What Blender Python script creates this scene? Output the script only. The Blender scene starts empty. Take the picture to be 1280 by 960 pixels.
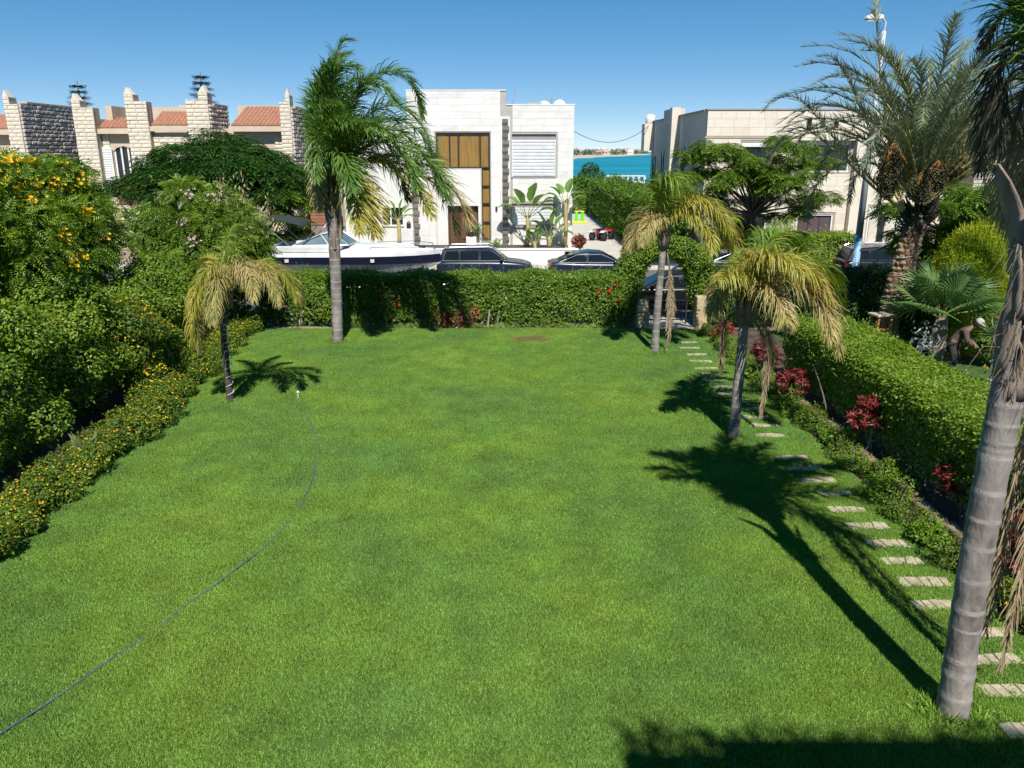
import bpy, bmesh, math, random
import numpy as np
from mathutils import Vector, Matrix, Euler

R = math.radians
rng = np.random.default_rng(7)
random.seed(7)
sc = bpy.context.scene
COL = sc.collection

# ---------------------------------------------------------------- camera
CAM_H = 6.0
FPX = 985.0                                   # focal length in pixels of the 1280 x 960 photograph
PITCH = math.atan(290.0 / FPX)                # sea horizon lies 290 px above the picture centre
cam_data = bpy.data.cameras.new("camera")
cam_data.sensor_width = 36.0
cam_data.lens = FPX / 1280.0 * 36.0
cam_data.clip_end = 60000.0
cam_data.clip_start = 0.05
cam = bpy.data.objects.new("camera", cam_data)
COL.objects.link(cam)
cam.location = (0, 0, CAM_H)
cam.rotation_euler = (math.pi / 2 - PITCH, 0, 0)
sc.camera = cam

# ---------------------------------------------------------------- sky, sun, exposure
SUN_EL, SUN_AZ = R(50.0), R(174.0)            # sun behind the camera, a little to the right
world = bpy.data.worlds.new("World")
sc.world = world
world.use_nodes = True
wn = world.node_tree.nodes
wl = world.node_tree.links
bg = wn.get("Background") or wn.new("ShaderNodeBackground")
sky = wn.new("ShaderNodeTexSky")
sky.sky_type = 'NISHITA'
sky.sun_disc = False
sky.sun_elevation = SUN_EL
sky.sun_rotation = SUN_AZ
sky.altitude = 6000.0
sky.air_density = 1.0
sky.dust_density = 0.0
sky.ozone_density = 2.0
hsv = wn.new("ShaderNodeHueSaturation")              # clear dry air: a deeper, even blue over the whole sky
hsv.inputs["Saturation"].default_value = 1.36
wl.new(sky.outputs[0], hsv.inputs["Color"])
gam = wn.new("ShaderNodeGamma")
gam.inputs["Gamma"].default_value = 0.68
wl.new(hsv.outputs[0], gam.inputs[0])
wl.new(gam.outputs[0], bg.inputs[0])
bg.inputs[1].default_value = 0.15
sun_data = bpy.data.lights.new("sun", 'SUN')
sun_data.energy = 4.6
sun_data.angle = R(0.53)
sun_data.color = (1.0, 0.955, 0.88)
sun = bpy.data.objects.new("sun", sun_data)
COL.objects.link(sun)
sun_dir = Vector((-math.sin(SUN_AZ) * math.cos(SUN_EL), -math.cos(SUN_AZ) * math.cos(SUN_EL), -math.sin(SUN_EL)))
sun.rotation_euler = sun_dir.to_track_quat('-Z', 'Y').to_euler()
sun.location = (0, -20, 30)
sc.view_settings.view_transform = 'Standard'
sc.view_settings.look = 'None'
sc.view_settings.exposure = 0.42
sc.view_settings.gamma = 1.0
sc.view_settings.use_curve_mapping = False
sc.cycles.use_denoising = True
sc.cycles.max_bounces = 8
sc.cycles.transparent_max_bounces = 8
sc.cycles.caustics_reflective = False
sc.cycles.caustics_refractive = False

# ---------------------------------------------------------------- pixel rays (a pixel gives a direction only)
_c, _s = math.cos(PITCH), math.sin(PITCH)
def ray(px, py):
    u, v = (px - 640) / FPX, (480 - py) / FPX
    return np.array((u, _c + _s * v, -_s + _c * v))
def ground(px, py, z=0.0):
    d = ray(px, py); t = (z - CAM_H) / d[2]
    return np.array((d[0] * t, d[1] * t, z))
def at(px, py, Y):
    d = ray(px, py); t = Y / d[1]
    return np.array((d[0] * t, Y, CAM_H + d[2] * t))

# ---------------------------------------------------------------- materials
def nt(m):
    m.use_nodes = True
    t = m.node_tree
    t.nodes.clear()
    out = t.nodes.new("ShaderNodeOutputMaterial")
    return t, out
def setin(n, k, v):
    if k in n.inputs: n.inputs[k].default_value = v
def c4(c): return (c[0], c[1], c[2], 1.0)
def ramp(t, cols, pos=None):
    r = t.nodes.new("ShaderNodeValToRGB")
    e = r.color_ramp.elements
    n = len(cols)
    while len(e) < n: e.new(0.5)
    for i, c in enumerate(cols):
        e[i].position = pos[i] if pos else i / max(1, n - 1)
        e[i].color = c4(c)
    return r
def noise(t, scale, detail=4.0, rough=0.55, vec=None):
    n = t.nodes.new("ShaderNodeTexNoise")
    n.inputs["Scale"].default_value = scale
    n.inputs["Detail"].default_value = detail
    n.inputs["Roughness"].default_value = rough
    if vec is not None: t.links.new(vec, n.inputs["Vector"])
    return n
MATS = {}
LEAF = 1.5
def mat(name, cols, rough=0.6, scale=6.0, metal=0.0, spec=0.5, bump=0.0, bscale=40.0, objrand=0.0, coords="Object", stretch=None, detail=5.0, coat=0.0, alpha=None, trans=0.0):
    """noise-mixed principled surface; cols is one colour or a list for the ramp"""
    if name in MATS: return MATS[name]
    m = bpy.data.materials.new(name); MATS[name] = m
    t, out = nt(m)
    b = t.nodes.new("ShaderNodeBsdfPrincipled")
    t.links.new(b.outputs[0], out.inputs[0])
    if isinstance(cols[0], (int, float)): cols = [tuple(x * 0.88 for x in cols), tuple(min(1, x * 1.1) for x in cols)]
    tc = t.nodes.new("ShaderNodeTexCoord")
    if coords == "World":
        g = t.nodes.new("ShaderNodeNewGeometry"); vec = g.outputs["Position"]
    else: vec = tc.outputs[coords]
    if stretch:
        mp = t.nodes.new("ShaderNodeMapping"); mp.inputs["Scale"].default_value = stretch
        t.links.new(vec, mp.inputs[0]); vec = mp.outputs[0]
    n = noise(t, scale, detail, 0.6, vec)
    fac = n.outputs["Fac"]
    mr = t.nodes.new("ShaderNodeMapRange")
    mr.inputs[1].default_value = 0.3; mr.inputs[2].default_value = 0.7
    t.links.new(fac, mr.inputs[0]); fac = mr.outputs[0]
    if objrand:
        oi = t.nodes.new("ShaderNodeObjectInfo")
        mx = t.nodes.new("ShaderNodeMix"); mx.inputs[0].default_value = objrand
        t.links.new(fac, mx.inputs[2]); t.links.new(oi.outputs["Random"], mx.inputs[3]); fac = mx.outputs[0]
    r = ramp(t, cols)
    t.links.new(fac, r.inputs[0]); t.links.new(r.outputs[0], b.inputs["Base Color"])
    setin(b, "Roughness", rough); setin(b, "Metallic", metal); setin(b, "Specular IOR Level", spec)
    setin(b, "Coat Weight", coat); setin(b, "Coat Roughness", 0.05); setin(b, "Transmission Weight", trans)
    if bump:
        n2 = noise(t, bscale, 6.0, 0.6, vec)
        bp = t.nodes.new("ShaderNodeBump"); bp.inputs["Strength"].default_value = bump; bp.inputs["Distance"].default_value = 0.02
        t.links.new(n2.outputs["Fac"], bp.inputs["Height"]); t.links.new(bp.outputs[0], b.inputs["Normal"])
    return m
def leafmat(name, cols, trans=0.35, rough=0.45, spec=0.35, pscale=0.9, pamt=0.45):
    """leaf: colour differs from leaf to leaf and from branch to branch; some light passes through the blade"""
    if name in MATS: return MATS[name]
    m = bpy.data.materials.new(name); MATS[name] = m
    t, out = nt(m)
    g = t.nodes.new("ShaderNodeNewGeometry")
    n = noise(t, pscale, 3.0, 0.6, g.outputs["Position"])
    mr = t.nodes.new("ShaderNodeMapRange"); mr.inputs[1].default_value = 0.33; mr.inputs[2].default_value = 0.67
    t.links.new(n.outputs["Fac"], mr.inputs[0])
    mx = t.nodes.new("ShaderNodeMix"); mx.inputs[0].default_value = pamt
    t.links.new(g.outputs["Random Per Island"], mx.inputs[2]); t.links.new(mr.outputs[0], mx.inputs[3])
    cols = [tuple(min(.85, x * LEAF) if max(c) < .34 else x for x in c) for c in cols]
    r = ramp(t, cols); t.links.new(mx.outputs[0], r.inputs[0])
    b = t.nodes.new("ShaderNodeBsdfPrincipled")
    setin(b, "Roughness", rough); setin(b, "Specular IOR Level", spec)
    t.links.new(r.outputs[0], b.inputs["Base Color"])
    tl = t.nodes.new("ShaderNodeBsdfTranslucent")
    hs = t.nodes.new("ShaderNodeHueSaturation"); hs.inputs["Hue"].default_value = 0.488; hs.inputs["Saturation"].default_value = 1.1; hs.inputs["Value"].default_value = 1.45
    t.links.new(r.outputs[0], hs.inputs["Color"]); t.links.new(hs.outputs[0], tl.inputs[0])
    ms = t.nodes.new("ShaderNodeMixShader"); ms.inputs[0].default_value = trans
    t.links.new(b.outputs[0], ms.inputs[1]); t.links.new(tl.outputs[0], ms.inputs[2])
    t.links.new(ms.outputs[0], out.inputs[0])
    return m

# ---------------------------------------------------------------- object helpers
def tag(o, label=None, cat=None, group=None, kind=None):
    if label: o["label"] = label
    if cat: o["category"] = cat
    if group: o["group"] = group
    if kind: o["kind"] = kind
    return o
def empty(name, loc, label=None, cat=None, group=None, rz=0.0):
    o = bpy.data.objects.new(name, None); COL.objects.link(o)
    o.location = loc; o.rotation_euler = (0, 0, rz); o.empty_display_size = 0.2
    return tag(o, label, cat, group)
def link(name, me, parent=None, loc=None):
    o = bpy.data.objects.new(name, me); COL.objects.link(o)
    if parent is not None:
        o.parent = parent
    if loc is not None: o.location = loc
    return o
def np_mesh(name, V, Fc, material, smooth=False):
    """V (n,3), Fc (m,k) faces all of k corners"""
    V = np.asarray(V, dtype=np.float32); Fc = np.asarray(Fc, dtype=np.int32)
    me = bpy.data.meshes.new(name)
    k = Fc.shape[1]
    me.vertices.add(len(V)); me.vertices.foreach_set("co", V.ravel())
    me.loops.add(Fc.size); me.loops.foreach_set("vertex_index", Fc.ravel())
    me.polygons.add(len(Fc))
    me.polygons.foreach_set("loop_start", np.arange(0, Fc.size, k, dtype=np.int32))
    try: me.polygons.foreach_set("loop_total", np.full(len(Fc), k, dtype=np.int32))
    except Exception: pass
    if smooth: me.polygons.foreach_set("use_smooth", np.ones(len(Fc), dtype=bool))
    me.update(calc_edges=True); me.validate()
    if material: me.materials.append(material)
    return me

class MB:
    """collects shapes into one mesh"""
    def __init__(self): self.v = []; self.f = []; self.m = []
    def _add(self, vs, fs, mi=0):
        o = len(self.v); self.v += [tuple(map(float, p)) for p in vs]
        self.f += [tuple(i + o for i in q) for q in fs]; self.m += [mi] * len(fs)
        return self
    def box(self, x0, x1, y0, y1, z0, z1, mi=0):
        vs = [(x0, y0, z0), (x1, y0, z0), (x1, y1, z0), (x0, y1, z0), (x0, y0, z1), (x1, y0, z1), (x1, y1, z1), (x0, y1, z1)]
        return self._add(vs, [(0, 3, 2, 1), (4, 5, 6, 7), (0, 1, 5, 4), (1, 2, 6, 5), (2, 3, 7, 6), (3, 0, 4, 7)], mi)
    def prism(self, poly, axis, a, b, mi=0):
        """poly 2D extruded along axis 0/1/2 from a to b"""
        n = len(poly); vs = []
        for h in (a, b):
            for p in poly:
                q = list(p); q.insert(axis, h); vs.append(q)
        fs = [tuple(range(n - 1, -1, -1)), tuple(range(n, 2 * n))]
        for i in range(n): j = (i + 1) % n; fs.append((i, j, n + j, n + i))
        return self._add(vs, fs, mi)
    def tube(self, pts, rad, sides=6, mi=0, cap=True):
        P = [Vector(p) for p in pts]; n = len(P)
        if isinstance(rad, (int, float)): rad = [rad] * n
        vs = []; up = Vector((0, 0, 1)); prev = None
        for i in range(n):
            d = (P[min(i + 1, n - 1)] - P[max(i - 1, 0)]).normalized()
            if prev is None:
                a = d.cross(up)
                if a.length < 1e-3: a = d.cross(Vector((0, 1, 0)))
            else: a = prev - d * prev.dot(d)
            a.normalize(); prev = a; b = d.cross(a)
            for k in range(sides):
                t = 2 * math.pi * k / sides
                vs.append(P[i] + (a * math.cos(t) + b * math.sin(t)) * rad[i])
        fs = []
        for i in range(n - 1):
            for k in range(sides):
                j = (k + 1) % sides
                fs.append((i * sides + k, i * sides + j, (i + 1) * sides + j, (i + 1) * sides + k))
        if cap:
            fs.append(tuple(range(sides))[::-1]); fs.append(tuple((n - 1) * sides + k for k in range(sides)))
        return self._add(vs, fs, mi)
    def lathe(self, prof, center=(0, 0, 0), sides=16, axis=2, mi=0):
        vs = []; n = len(prof)
        for r, h in prof:
            for k in range(sides):
                t = 2 * math.pi * k / sides
                p = [r * math.cos(t), r * math.sin(t)]; p.insert(axis, h)
                vs.append([p[i] + center[i] for i in range(3)])
        fs = []
        for i in range(n - 1):
            for k in range(sides):
                j = (k + 1) % sides
                fs.append((i * sides + k, i * sides + j, (i + 1) * sides + j, (i + 1) * sides + k))
        fs.append(tuple(range(sides))[::-1]); fs.append(tuple((n - 1) * sides + k for k in range(sides)))
        return self._add(vs, fs, mi)
    def poly(self, pts, mi=0): return self._add(pts, [tuple(range(len(pts)))], mi)
    def build(self, name, mats, parent=None, smooth=False, bevel=0.0, sub=0, loc=None):
        me = bpy.data.meshes.new(name); me.from_pydata(self.v, [], self.f)
        if not isinstance(mats, (list, tuple)): mats = [mats]
        for m in mats: me.materials.append(m)
        if len(mats) > 1: me.polygons.foreach_set("material_index", self.m)
        if smooth: me.polygons.foreach_set("use_smooth", [True] * len(self.f))
        bm = bmesh.new(); bm.from_mesh(me); bmesh.ops.recalc_face_normals(bm, faces=bm.faces); bm.to_mesh(me); bm.free()
        me.update()
        o = link(name, me, parent, loc)
        if bevel:
            b = o.modifiers.new("bevel", 'BEVEL'); b.width = bevel; b.segments = 2; b.limit_method = 'ANGLE'; b.angle_limit = R(40)
        if sub:
            s_ = o.modifiers.new("sub", 'SUBSURF'); s_.levels = sub; s_.render_levels = sub
        return o

ORD = 'first second third fourth fifth sixth seventh eighth ninth tenth eleventh twelfth thirteenth fourteenth fifteenth sixteenth seventeenth eighteenth nineteenth twentieth twenty-first twenty-second twenty-third twenty-fourth twenty-fifth twenty-sixth twenty-seventh twenty-eighth twenty-ninth thirtieth'.split()
UNIT = {}
def unit_box(material):
    if material.name not in UNIT:
        b = MB().box(-.5, .5, -.5, .5, -.5, .5); me = bpy.data.meshes.new("unit_block")
        me.from_pydata(b.v, [], b.f); me.materials.append(material); me.update(); UNIT[material.name] = me
    return UNIT[material.name]
def rock_face(material):
    """split-face stone block: pillowed front (towards -y)"""
    k = "rock" + material.name
    if k not in UNIT:
        vs = [(-.5, .5, -.5), (.5, .5, -.5), (.5, .5, .5), (-.5, .5, .5), (-.5, -.1, -.5), (.5, -.1, -.5), (.5, -.1, .5), (-.5, -.1, .5),
              (-.42, -.38, -.30), (.44, -.30, -.32), (.42, -.42, .32), (-.44, -.33, .30)]
        fs = [(0, 1, 5, 4), (1, 2, 6, 5), (2, 3, 7, 6), (3, 0, 4, 7), (4, 5, 9, 8), (5, 6, 10, 9), (6, 7, 11, 10), (7, 4, 8, 11), (8, 9, 10, 11)]
        me = bpy.data.meshes.new("stone_block"); me.from_pydata(vs, [], fs); me.materials.append(material); me.update(); UNIT[k] = me
    return UNIT[k]

def sub_rects(x0, x1, z0, z1, holes):
    """rectangle minus rectangular holes"""
    out = [(x0, x1, z0, z1)]
    for (a, b, c, d) in holes:
        nxt = []
        for (p, q, r, s) in out:
            if b <= p or a >= q or d <= r or c >= s: nxt.append((p, q, r, s)); continue
            if a > p: nxt.append((p, a, r, s))
            if b < q: nxt.append((b, q, r, s))
            l, h = max(p, a), min(q, b)
            if c > r: nxt.append((l, h, r, c))
            if d < s: nxt.append((l, h, d, s))
        out = nxt
    return [t for t in out if t[1] - t[0] > .03 and t[3] - t[2] > .03]

def cladding(parent, name, me, u0, u1, z0, z1, plane, w, h, holes=(), depth=.05, joint=.012, facing='-y', limit=300, jitter=.4, rough=0.0, budget=None):
    """running-bond pieces, each an object of its own sharing one mesh; past the limit they go into one joined part"""
    rects = []
    row = 0; z = z0
    while z < z1 - .02:
        zt = min(z + h, z1); off = (w * .5 if row % 2 else 0.0); u = u0 - off
        while u < u1 - .01:
            ww = w * (1 + jitter * (rng.random() - .5))
            a, b = max(u, u0), min(u + ww, u1)
            if b - a > .04: rects += sub_rects(a, b, z, zt, holes)
            u += ww
        z = zt; row += 1
    b_ = budget if budget is not None else [limit]
    rects.sort(key=lambda t: -t[3])
    rest = []
    ob = (parent.matrix_world.translation if False else Vector(parent.location)) if parent else Vector((0, 0, 0))
    for (a, b, c, d) in rects:
        dp = depth + rough * rng.random()
        cu, cz = (a + b) / 2, (c + d) / 2
        if facing == '-y': loc, sc_, rz = (cu, plane - dp / 2, cz), (b - a - joint, dp, d - c - joint), 0
        elif facing == '+x': loc, sc_, rz = (plane + dp / 2, cu, cz), (b - a - joint, dp, d - c - joint), R(90)
        else: loc, sc_, rz = (plane - dp / 2, cu, cz), (b - a - joint, dp, d - c - joint), R(-90)
        if b_[0] > 0:
            b_[0] -= 1
            o = link(name, me, parent, Vector(loc) - ob); o.scale = sc_; o.rotation_euler = (0, 0, rz)
        else: rest.append((loc, sc_, rz))
    if rest:
        V0 = np.array([v.co for v in me.vertices]); F0 = [tuple(p.vertices) for p in me.polygons]
        V = []; Fq = []
        for loc, s_, rz in rest:
            c, s = math.cos(rz), math.sin(rz); P = V0 * np.array(s_)
            P = np.stack([P[:, 0] * c - P[:, 1] * s, P[:, 0] * s + P[:, 1] * c, P[:, 2]], 1) + np.array(loc) - np.array(ob)
            Fq += [tuple(i + len(V) * len(V0) for i in q) for q in F0]; V.append(P)
        o = link(name + "_courses", np_mesh(name + "_courses", np.concatenate(V), np.array(Fq), me.materials[0]), parent)
        o["kind"] = "stuff"

# ---------------------------------------------------------------- foliage
def unit(v): return v / np.maximum(np.linalg.norm(v, axis=-1, keepdims=True), 1e-9)
def rand_dirs(n): return unit(rng.normal(size=(n, 3)))
def frames(nrm, ydir=None):
    """rotation matrices with local z = nrm and local y near ydir (random if None)"""
    n = len(nrm)
    if ydir is None: ydir = rand_dirs(n)
    x = unit(np.cross(ydir, nrm)); y = np.cross(nrm, x)
    return np.stack([x, y, nrm], axis=2)
def t_leaf(l=1.0, w=0.5, fold=0.12, curl=-0.12):
    V = np.array([(0, 0, 0), (-w / 2, .45 * l, fold * w), (0, l, curl * l), (w / 2, .45 * l, fold * w)])
    return V, np.array([(0, 2, 1), (0, 3, 2)])
T_l0 = t_leaf(1, .55)
def join_t(parts):
    V, Fc, o = [], [], 0
    for v, f in parts: V.append(v); Fc.append(f + o); o += len(v)
    return np.concatenate(V), np.concatenate(Fc)
def xf(t, rot=(0, 0, 0), s=1.0, off=(0, 0, 0)):
    M = np.array(Euler(rot).to_matrix()); return (t[0] * s) @ M.T + np.array(off), t[1]
def t_pinnate(n=5, l=1.0, ll=.32, lw=.11, droop=.25):
    """one feathered leaf lying along +y"""
    out = []
    for i in range(n):
        f = (i + .7) / n; y = f * l; z = -droop * f * f * l; s = 1 - .45 * abs(f - .4)
        for sg in (-1, 1):
            out.append(xf(t_leaf(ll, lw), (0, sg * .25, -sg * 1.05), s, (0, y, z)))
    out.append(xf(t_leaf(ll, lw), (-.3, 0, 0), 1, (0, l, -droop * l)))
    return join_t(out)
def t_rosette(n=5, l=1.0, w=.4, tilt=.6):
    return join_t([xf(t_leaf(l, w), (tilt * (.6 + .5 * (i % 2)), 0, 2 * math.pi * i / n + .3 * i), 1 - .12 * (i % 3)) for i in range(n)])
def t_flower(n=5, l=1.0, w=.7, tilt=.5):
    return join_t([xf(t_leaf(l, w, .05, .15), (tilt, 0, 2 * math.pi * i / n)) for i in range(n)])
def scatter(name, tmpl, Rm, P, S, material, parent=None, origin=None):
    Vt, Ft = tmpl; n = len(P); k = len(Vt)
    V = np.einsum('nij,kj->nki', Rm, Vt) * np.asarray(S).reshape(-1, 1, 1) + P[:, None, :]
    if origin is not None: V = V - np.asarray(origin)
    Fc = Ft[None] + (np.arange(n) * k)[:, None, None]
    return link(name, np_mesh(name, V.reshape(-1, 3), Fc.reshape(-1, Ft.shape[1]), material), parent)
def ellipsoid_pts(clumps, n, lo=.72, hi=1.05, zmin=None, inner=.12):
    """points on the outer skins of overlapping clumps (c, r), with outward normals; points buried in other clumps are dropped"""
    C = np.array([c for c, r in clumps], float); Rr = np.array([r for c, r in clumps], float)
    area = (Rr[:, 0] * Rr[:, 1] + Rr[:, 0] * Rr[:, 2] + Rr[:, 1] * Rr[:, 2])
    k = rng.choice(len(C), size=int(n * 1.9), p=area / area.sum())
    d = rand_dirs(len(k)); rad = lo + (hi - lo) * np.sqrt(rng.random(len(k)))
    P = C[k] + d * Rr[k] * rad[:, None]; N = unit(d / Rr[k])
    keep = np.ones(len(k), bool)
    for j in range(len(C)):
        q = (((P - C[j]) / Rr[j]) ** 2).sum(1); keep &= ~((q < .5) & (k != j) & (rng.random(len(k)) > inner))
    if zmin is not None: keep &= P[:, 2] > zmin
    P, N = P[keep][:n], N[keep][:n]
    return P, N
def clump_set(center, radii, n, size=(.35, .6), flat=1.0, shell=.75, zmin=.2, low=False):
    out = []
    c, r = np.array(center, float), np.array(radii, float)
    for i in range(n):
        d = rand_dirs(1)[0]
        if d[2] < -.5 and not low: d[2] *= -.6
        p = c + d * r * (shell + (1 - shell) * rng.random()) * (1 - .3)
        s = size[0] + (size[1] - size[0]) * rng.random()
        out.append((p, np.array((s, s, s * flat)) * min(r) ))
    return out
def leafy(name, clumps, n, tmpl, size, material, parent, origin, upw=.5, rnd=.6, zmin=.05, lo=.7, svar=.35, droop=None):
    P, N = ellipsoid_pts(clumps, n, lo=lo, zmin=zmin)
    nr = unit(N * .7 + np.array((0, 0, upw)) + rand_dirs(len(P)) * rnd)
    yd = None
    if droop is not None: yd = unit(N + np.array((0, 0, -droop)) + rand_dirs(len(P)) * .5)
    S = size * (1 - svar / 2 + svar * rng.random(len(P)))
    return scatter(name, tmpl, frames(nr, yd), P, S, material, parent, origin)
def shoots(name, P, N, count, length, per, tmpl, size, material, parent, origin, upw=.6):
    """young shoots standing out of the foliage: leaves set along short twigs"""
    k = rng.choice(len(P), min(count, len(P)), False); d = unit(N[k] * .8 + np.array((0, 0, upw)) + rand_dirs(len(k)) * .55)
    L = length * (.5 + rng.random(len(k))); Q, Y = [], []
    for j in range(per):
        t = (j + .6) / per; Q.append(P[k] + d * (L * t)[:, None]); Y.append(unit(d * .8 + rand_dirs(len(k)) * .8))
    Q, Y = np.concatenate(Q), np.concatenate(Y); nr = unit(np.cross(Y, rand_dirs(len(Q)))); nr[nr[:, 2] < 0] *= -1
    o_ = scatter(name, tmpl, frames(nr, Y), Q, size * (.7 + .5 * rng.random(len(Q))), material, parent, origin); o_["kind"] = "stuff"
    return o_
def wob(P, f=1.1, a=1.0, s=0.0):
    return a * (np.sin(P[:, 0] * f * 1.3 + s) * np.cos(P[:, 1] * f + 1.7 + s) + .6 * np.sin(P[:, 2] * f * 2.1 + P[:, 0] * f * 2.3 + .4 + s) + .5 * np.cos(P[:, 1] * f * 2.9 + P[:, 2] * f * 1.7 + s))
def hedge_pts(b, n, faces, bulge=.07, depth=.16, seed=0.0, round_=.12):
    """points in the outer skin of a clipped hedge box b=(x0,x1,y0,y1,z0,z1)"""
    x0, x1, y0, y1, z0, z1 = b; P, N = [], []
    dims = {'-x': (y1 - y0) * (z1 - z0), '+x': (y1 - y0) * (z1 - z0), '-y': (x1 - x0) * (z1 - z0), '+y': (x1 - x0) * (z1 - z0), '+z': (x1 - x0) * (y1 - y0)}
    tot = sum(dims[f] * w for f, w in faces.items())
    for f, w in faces.items():
        m = int(n * dims[f] * w / tot); u = rng.random((m, 3))
        p = np.array((x0, y0, z0)) + u * np.array((x1 - x0, y1 - y0, z1 - z0)); nn = np.zeros((m, 3))
        ax = 'xyz'.index(f[1]); sg = 1 if f[0] == '+' else -1
        p[:, ax] = (b[2 * ax + 1] if sg > 0 else b[2 * ax]); nn[:, ax] = sg
        dd = bulge * wob(p, 1.3, 1.0, seed) - depth * rng.random(m) ** 1.6
        ed = np.minimum.reduce([np.where(np.arange(3) == ax, 9, np.minimum(np.abs(p - np.array((x0, y0, -9))), np.abs(np.array((x1, y1, z1)) - p))).min(1)])
        dd -= round_ * np.clip(1 - ed / .25, 0, 1) ** 2
        p += nn * dd[:, None]; P.append(p); N.append(nn)
    return np.concatenate(P), np.concatenate(N)
def hedge(name, boxes, n, size, material, parent, origin, bulge=.07, upw=.45, rnd=.75, tm=None, seed=0.0, zcut=None, depth=.18):
    Ps, Ns = [], []
    for b, faces, share in boxes:
        p, q = hedge_pts(b, int(n * share), faces, bulge, depth, seed); Ps.append(p); Ns.append(q)
    P, N = np.concatenate(Ps), np.concatenate(Ns)
    if zcut is not None:
        k = zcut(P); P, N = P[k], N[k]
    nr = unit(N * .75 + np.array((0, 0, upw)) + rand_dirs(len(P)) * rnd)
    S = size * (.55 + .9 * rng.random(len(P)))
    if name == 'foliage': shoots('shoots', P, N, len(P) // 45, size * 2.6, 6, T_l0, size * .8, material, parent, origin)
    return scatter(name, tm or t_leaf(1, .55), frames(nr), P, S, material, parent, origin)
def smooth_path(pts, n):
    """Catmull-Rom through the points, n samples evenly by length"""
    P = np.array(pts, float)
    Q = np.vstack([2 * P[0] - P[1], P, 2 * P[-1] - P[-2]]); out = []
    for i in range(1, len(Q) - 2):
        for t in np.linspace(0, 1, 12, endpoint=False):
            a, b, c, d = Q[i - 1], Q[i], Q[i + 1], Q[i + 2]
            out.append(.5 * (2 * b + (c - a) * t + (2 * a - 5 * b + 4 * c - d) * t * t + (3 * b - a - 3 * c + d) * t ** 3))
    out.append(P[-1]); out = np.array(out)
    L = np.concatenate([[0], np.cumsum(np.linalg.norm(np.diff(out, axis=0), axis=1))])
    s = np.linspace(0, L[-1], n)
    return np.stack([np.interp(s, L, out[:, k]) for k in range(3)], 1), L[-1]
def frond_mesh(path, pairs=70, leaf=.6, width=.026, angle=55, lift=.25, droop=1.0, plume=.25, start=.14, mats=(), r0=.028, wind=(0, 0, 0), segs=3, taper=.55):
    """feather frond: rachis plus leaflets that bend under their weight"""
    P, L = smooth_path(path, 28)
    idx = np.linspace(0, 1, 28)
    V, Fq, Mi = [], [], []
    m = MB(); m.tube([tuple(p) for p in P[::3]], list(r0 * (1 - .85 * idx[::3])), 5)
    V += m.v; Fq += m.f; Mi += [1] * len(m.f)
    T = unit(np.gradient(P, axis=0)); up = np.array((0, 0, 1.0))
    wv = np.array(wind, float)
    for i in range(pairs):
        t = start + (1 - start) * (i + .5 * rng.random()) / pairs
        p = np.array([np.interp(t, idx, P[:, k]) for k in range(3)])
        tg = unit(np.array([np.interp(t, idx, T[:, k]) for k in range(3)]))
        sd = np.cross(tg, up)
        sd = sd / np.linalg.norm(sd) if np.linalg.norm(sd) > .15 else unit(np.cross(tg, np.array((0.3, 1.0, 0))))
        uu = np.cross(sd, tg)
        ll = leaf * (1 - taper * abs(2 * (t - start) / (1 - start) - .85) ** 2.0) * (.85 + .3 * rng.random())
        for sg in (-1, 1):
            a = R(angle * (1 - .35 * t) + rng.normal() * 9); b = lift + plume * rng.normal()
            d = tg * math.cos(a) + math.sin(a) * (sd * sg * math.cos(b) + uu * math.sin(b))
            q = p.copy(); o = len(V)
            wdir = unit(np.cross(d, uu) + rng.normal(size=3) * .25) * width / 2
            for k in range(segs + 1):
                w = wdir * (1.0, .95, .7, .12, .05)[k] if segs == 3 else wdir * (1 - .9 * k / segs)
                V.append(tuple(q - w)); V.append(tuple(q + w))
                q = q + d * ll / segs
                d = unit(d + (np.array((0, 0, -1.0)) * droop * .42 + wv * .35) * (.6 + .5 * k))
            for k in range(segs): Fq.append((o + 2 * k, o + 2 * k + 1, o + 2 * k + 3, o + 2 * k + 2)); Mi.append(0)
    me = bpy.data.meshes.new("frond"); me.from_pydata([tuple(map(float, v)) for v in V], [], Fq)
    for x in mats: me.materials.append(x)
    me.polygons.foreach_set("material_index", Mi); me.update()
    return me
def limb(m, a, b, r0, r1, bend=.12, n=6, sides=7, mi=0):
    a, b = np.array(a, float), np.array(b, float); L = np.linalg.norm(b - a); off = rng.normal(size=3) * bend * L * .5
    pts = [a + (b - a) * t + off * math.sin(math.pi * t) for t in np.linspace(0, 1, n)]
    m.tube([tuple(p) for p in pts], [r0 + (r1 - r0) * t for t in np.linspace(0, 1, n)], sides, mi)
    return pts

# ================================================================ THE SETTING
def sheet(name, pts, z, material, kind="structure"):
    m = MB(); m.poly([(x, y, z) for x, y in pts]); o = m.build(name, material); o["kind"] = kind; return o

M_earth = mat("dry_earth", [(.16, .125, .085), (.27, .22, .155), (.34, .29, .21)], .95, .35, bump=.4, bscale=6, coords="World")
M_soil = mat("bed_soil", [(.035, .026, .018), (.075, .055, .036), (.12, .09, .06)], .95, 2.2, bump=.8, bscale=18, coords="World")
M_asph = mat("asphalt", [(.10, .098, .095), (.16, .155, .15)], .9, 1.2, bump=.3, bscale=60, coords="World")
M_pave = mat("pale_paving", [(.50, .46, .40), (.62, .58, .52)], .8, .9, bump=.15, bscale=20, coords="World")

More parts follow.
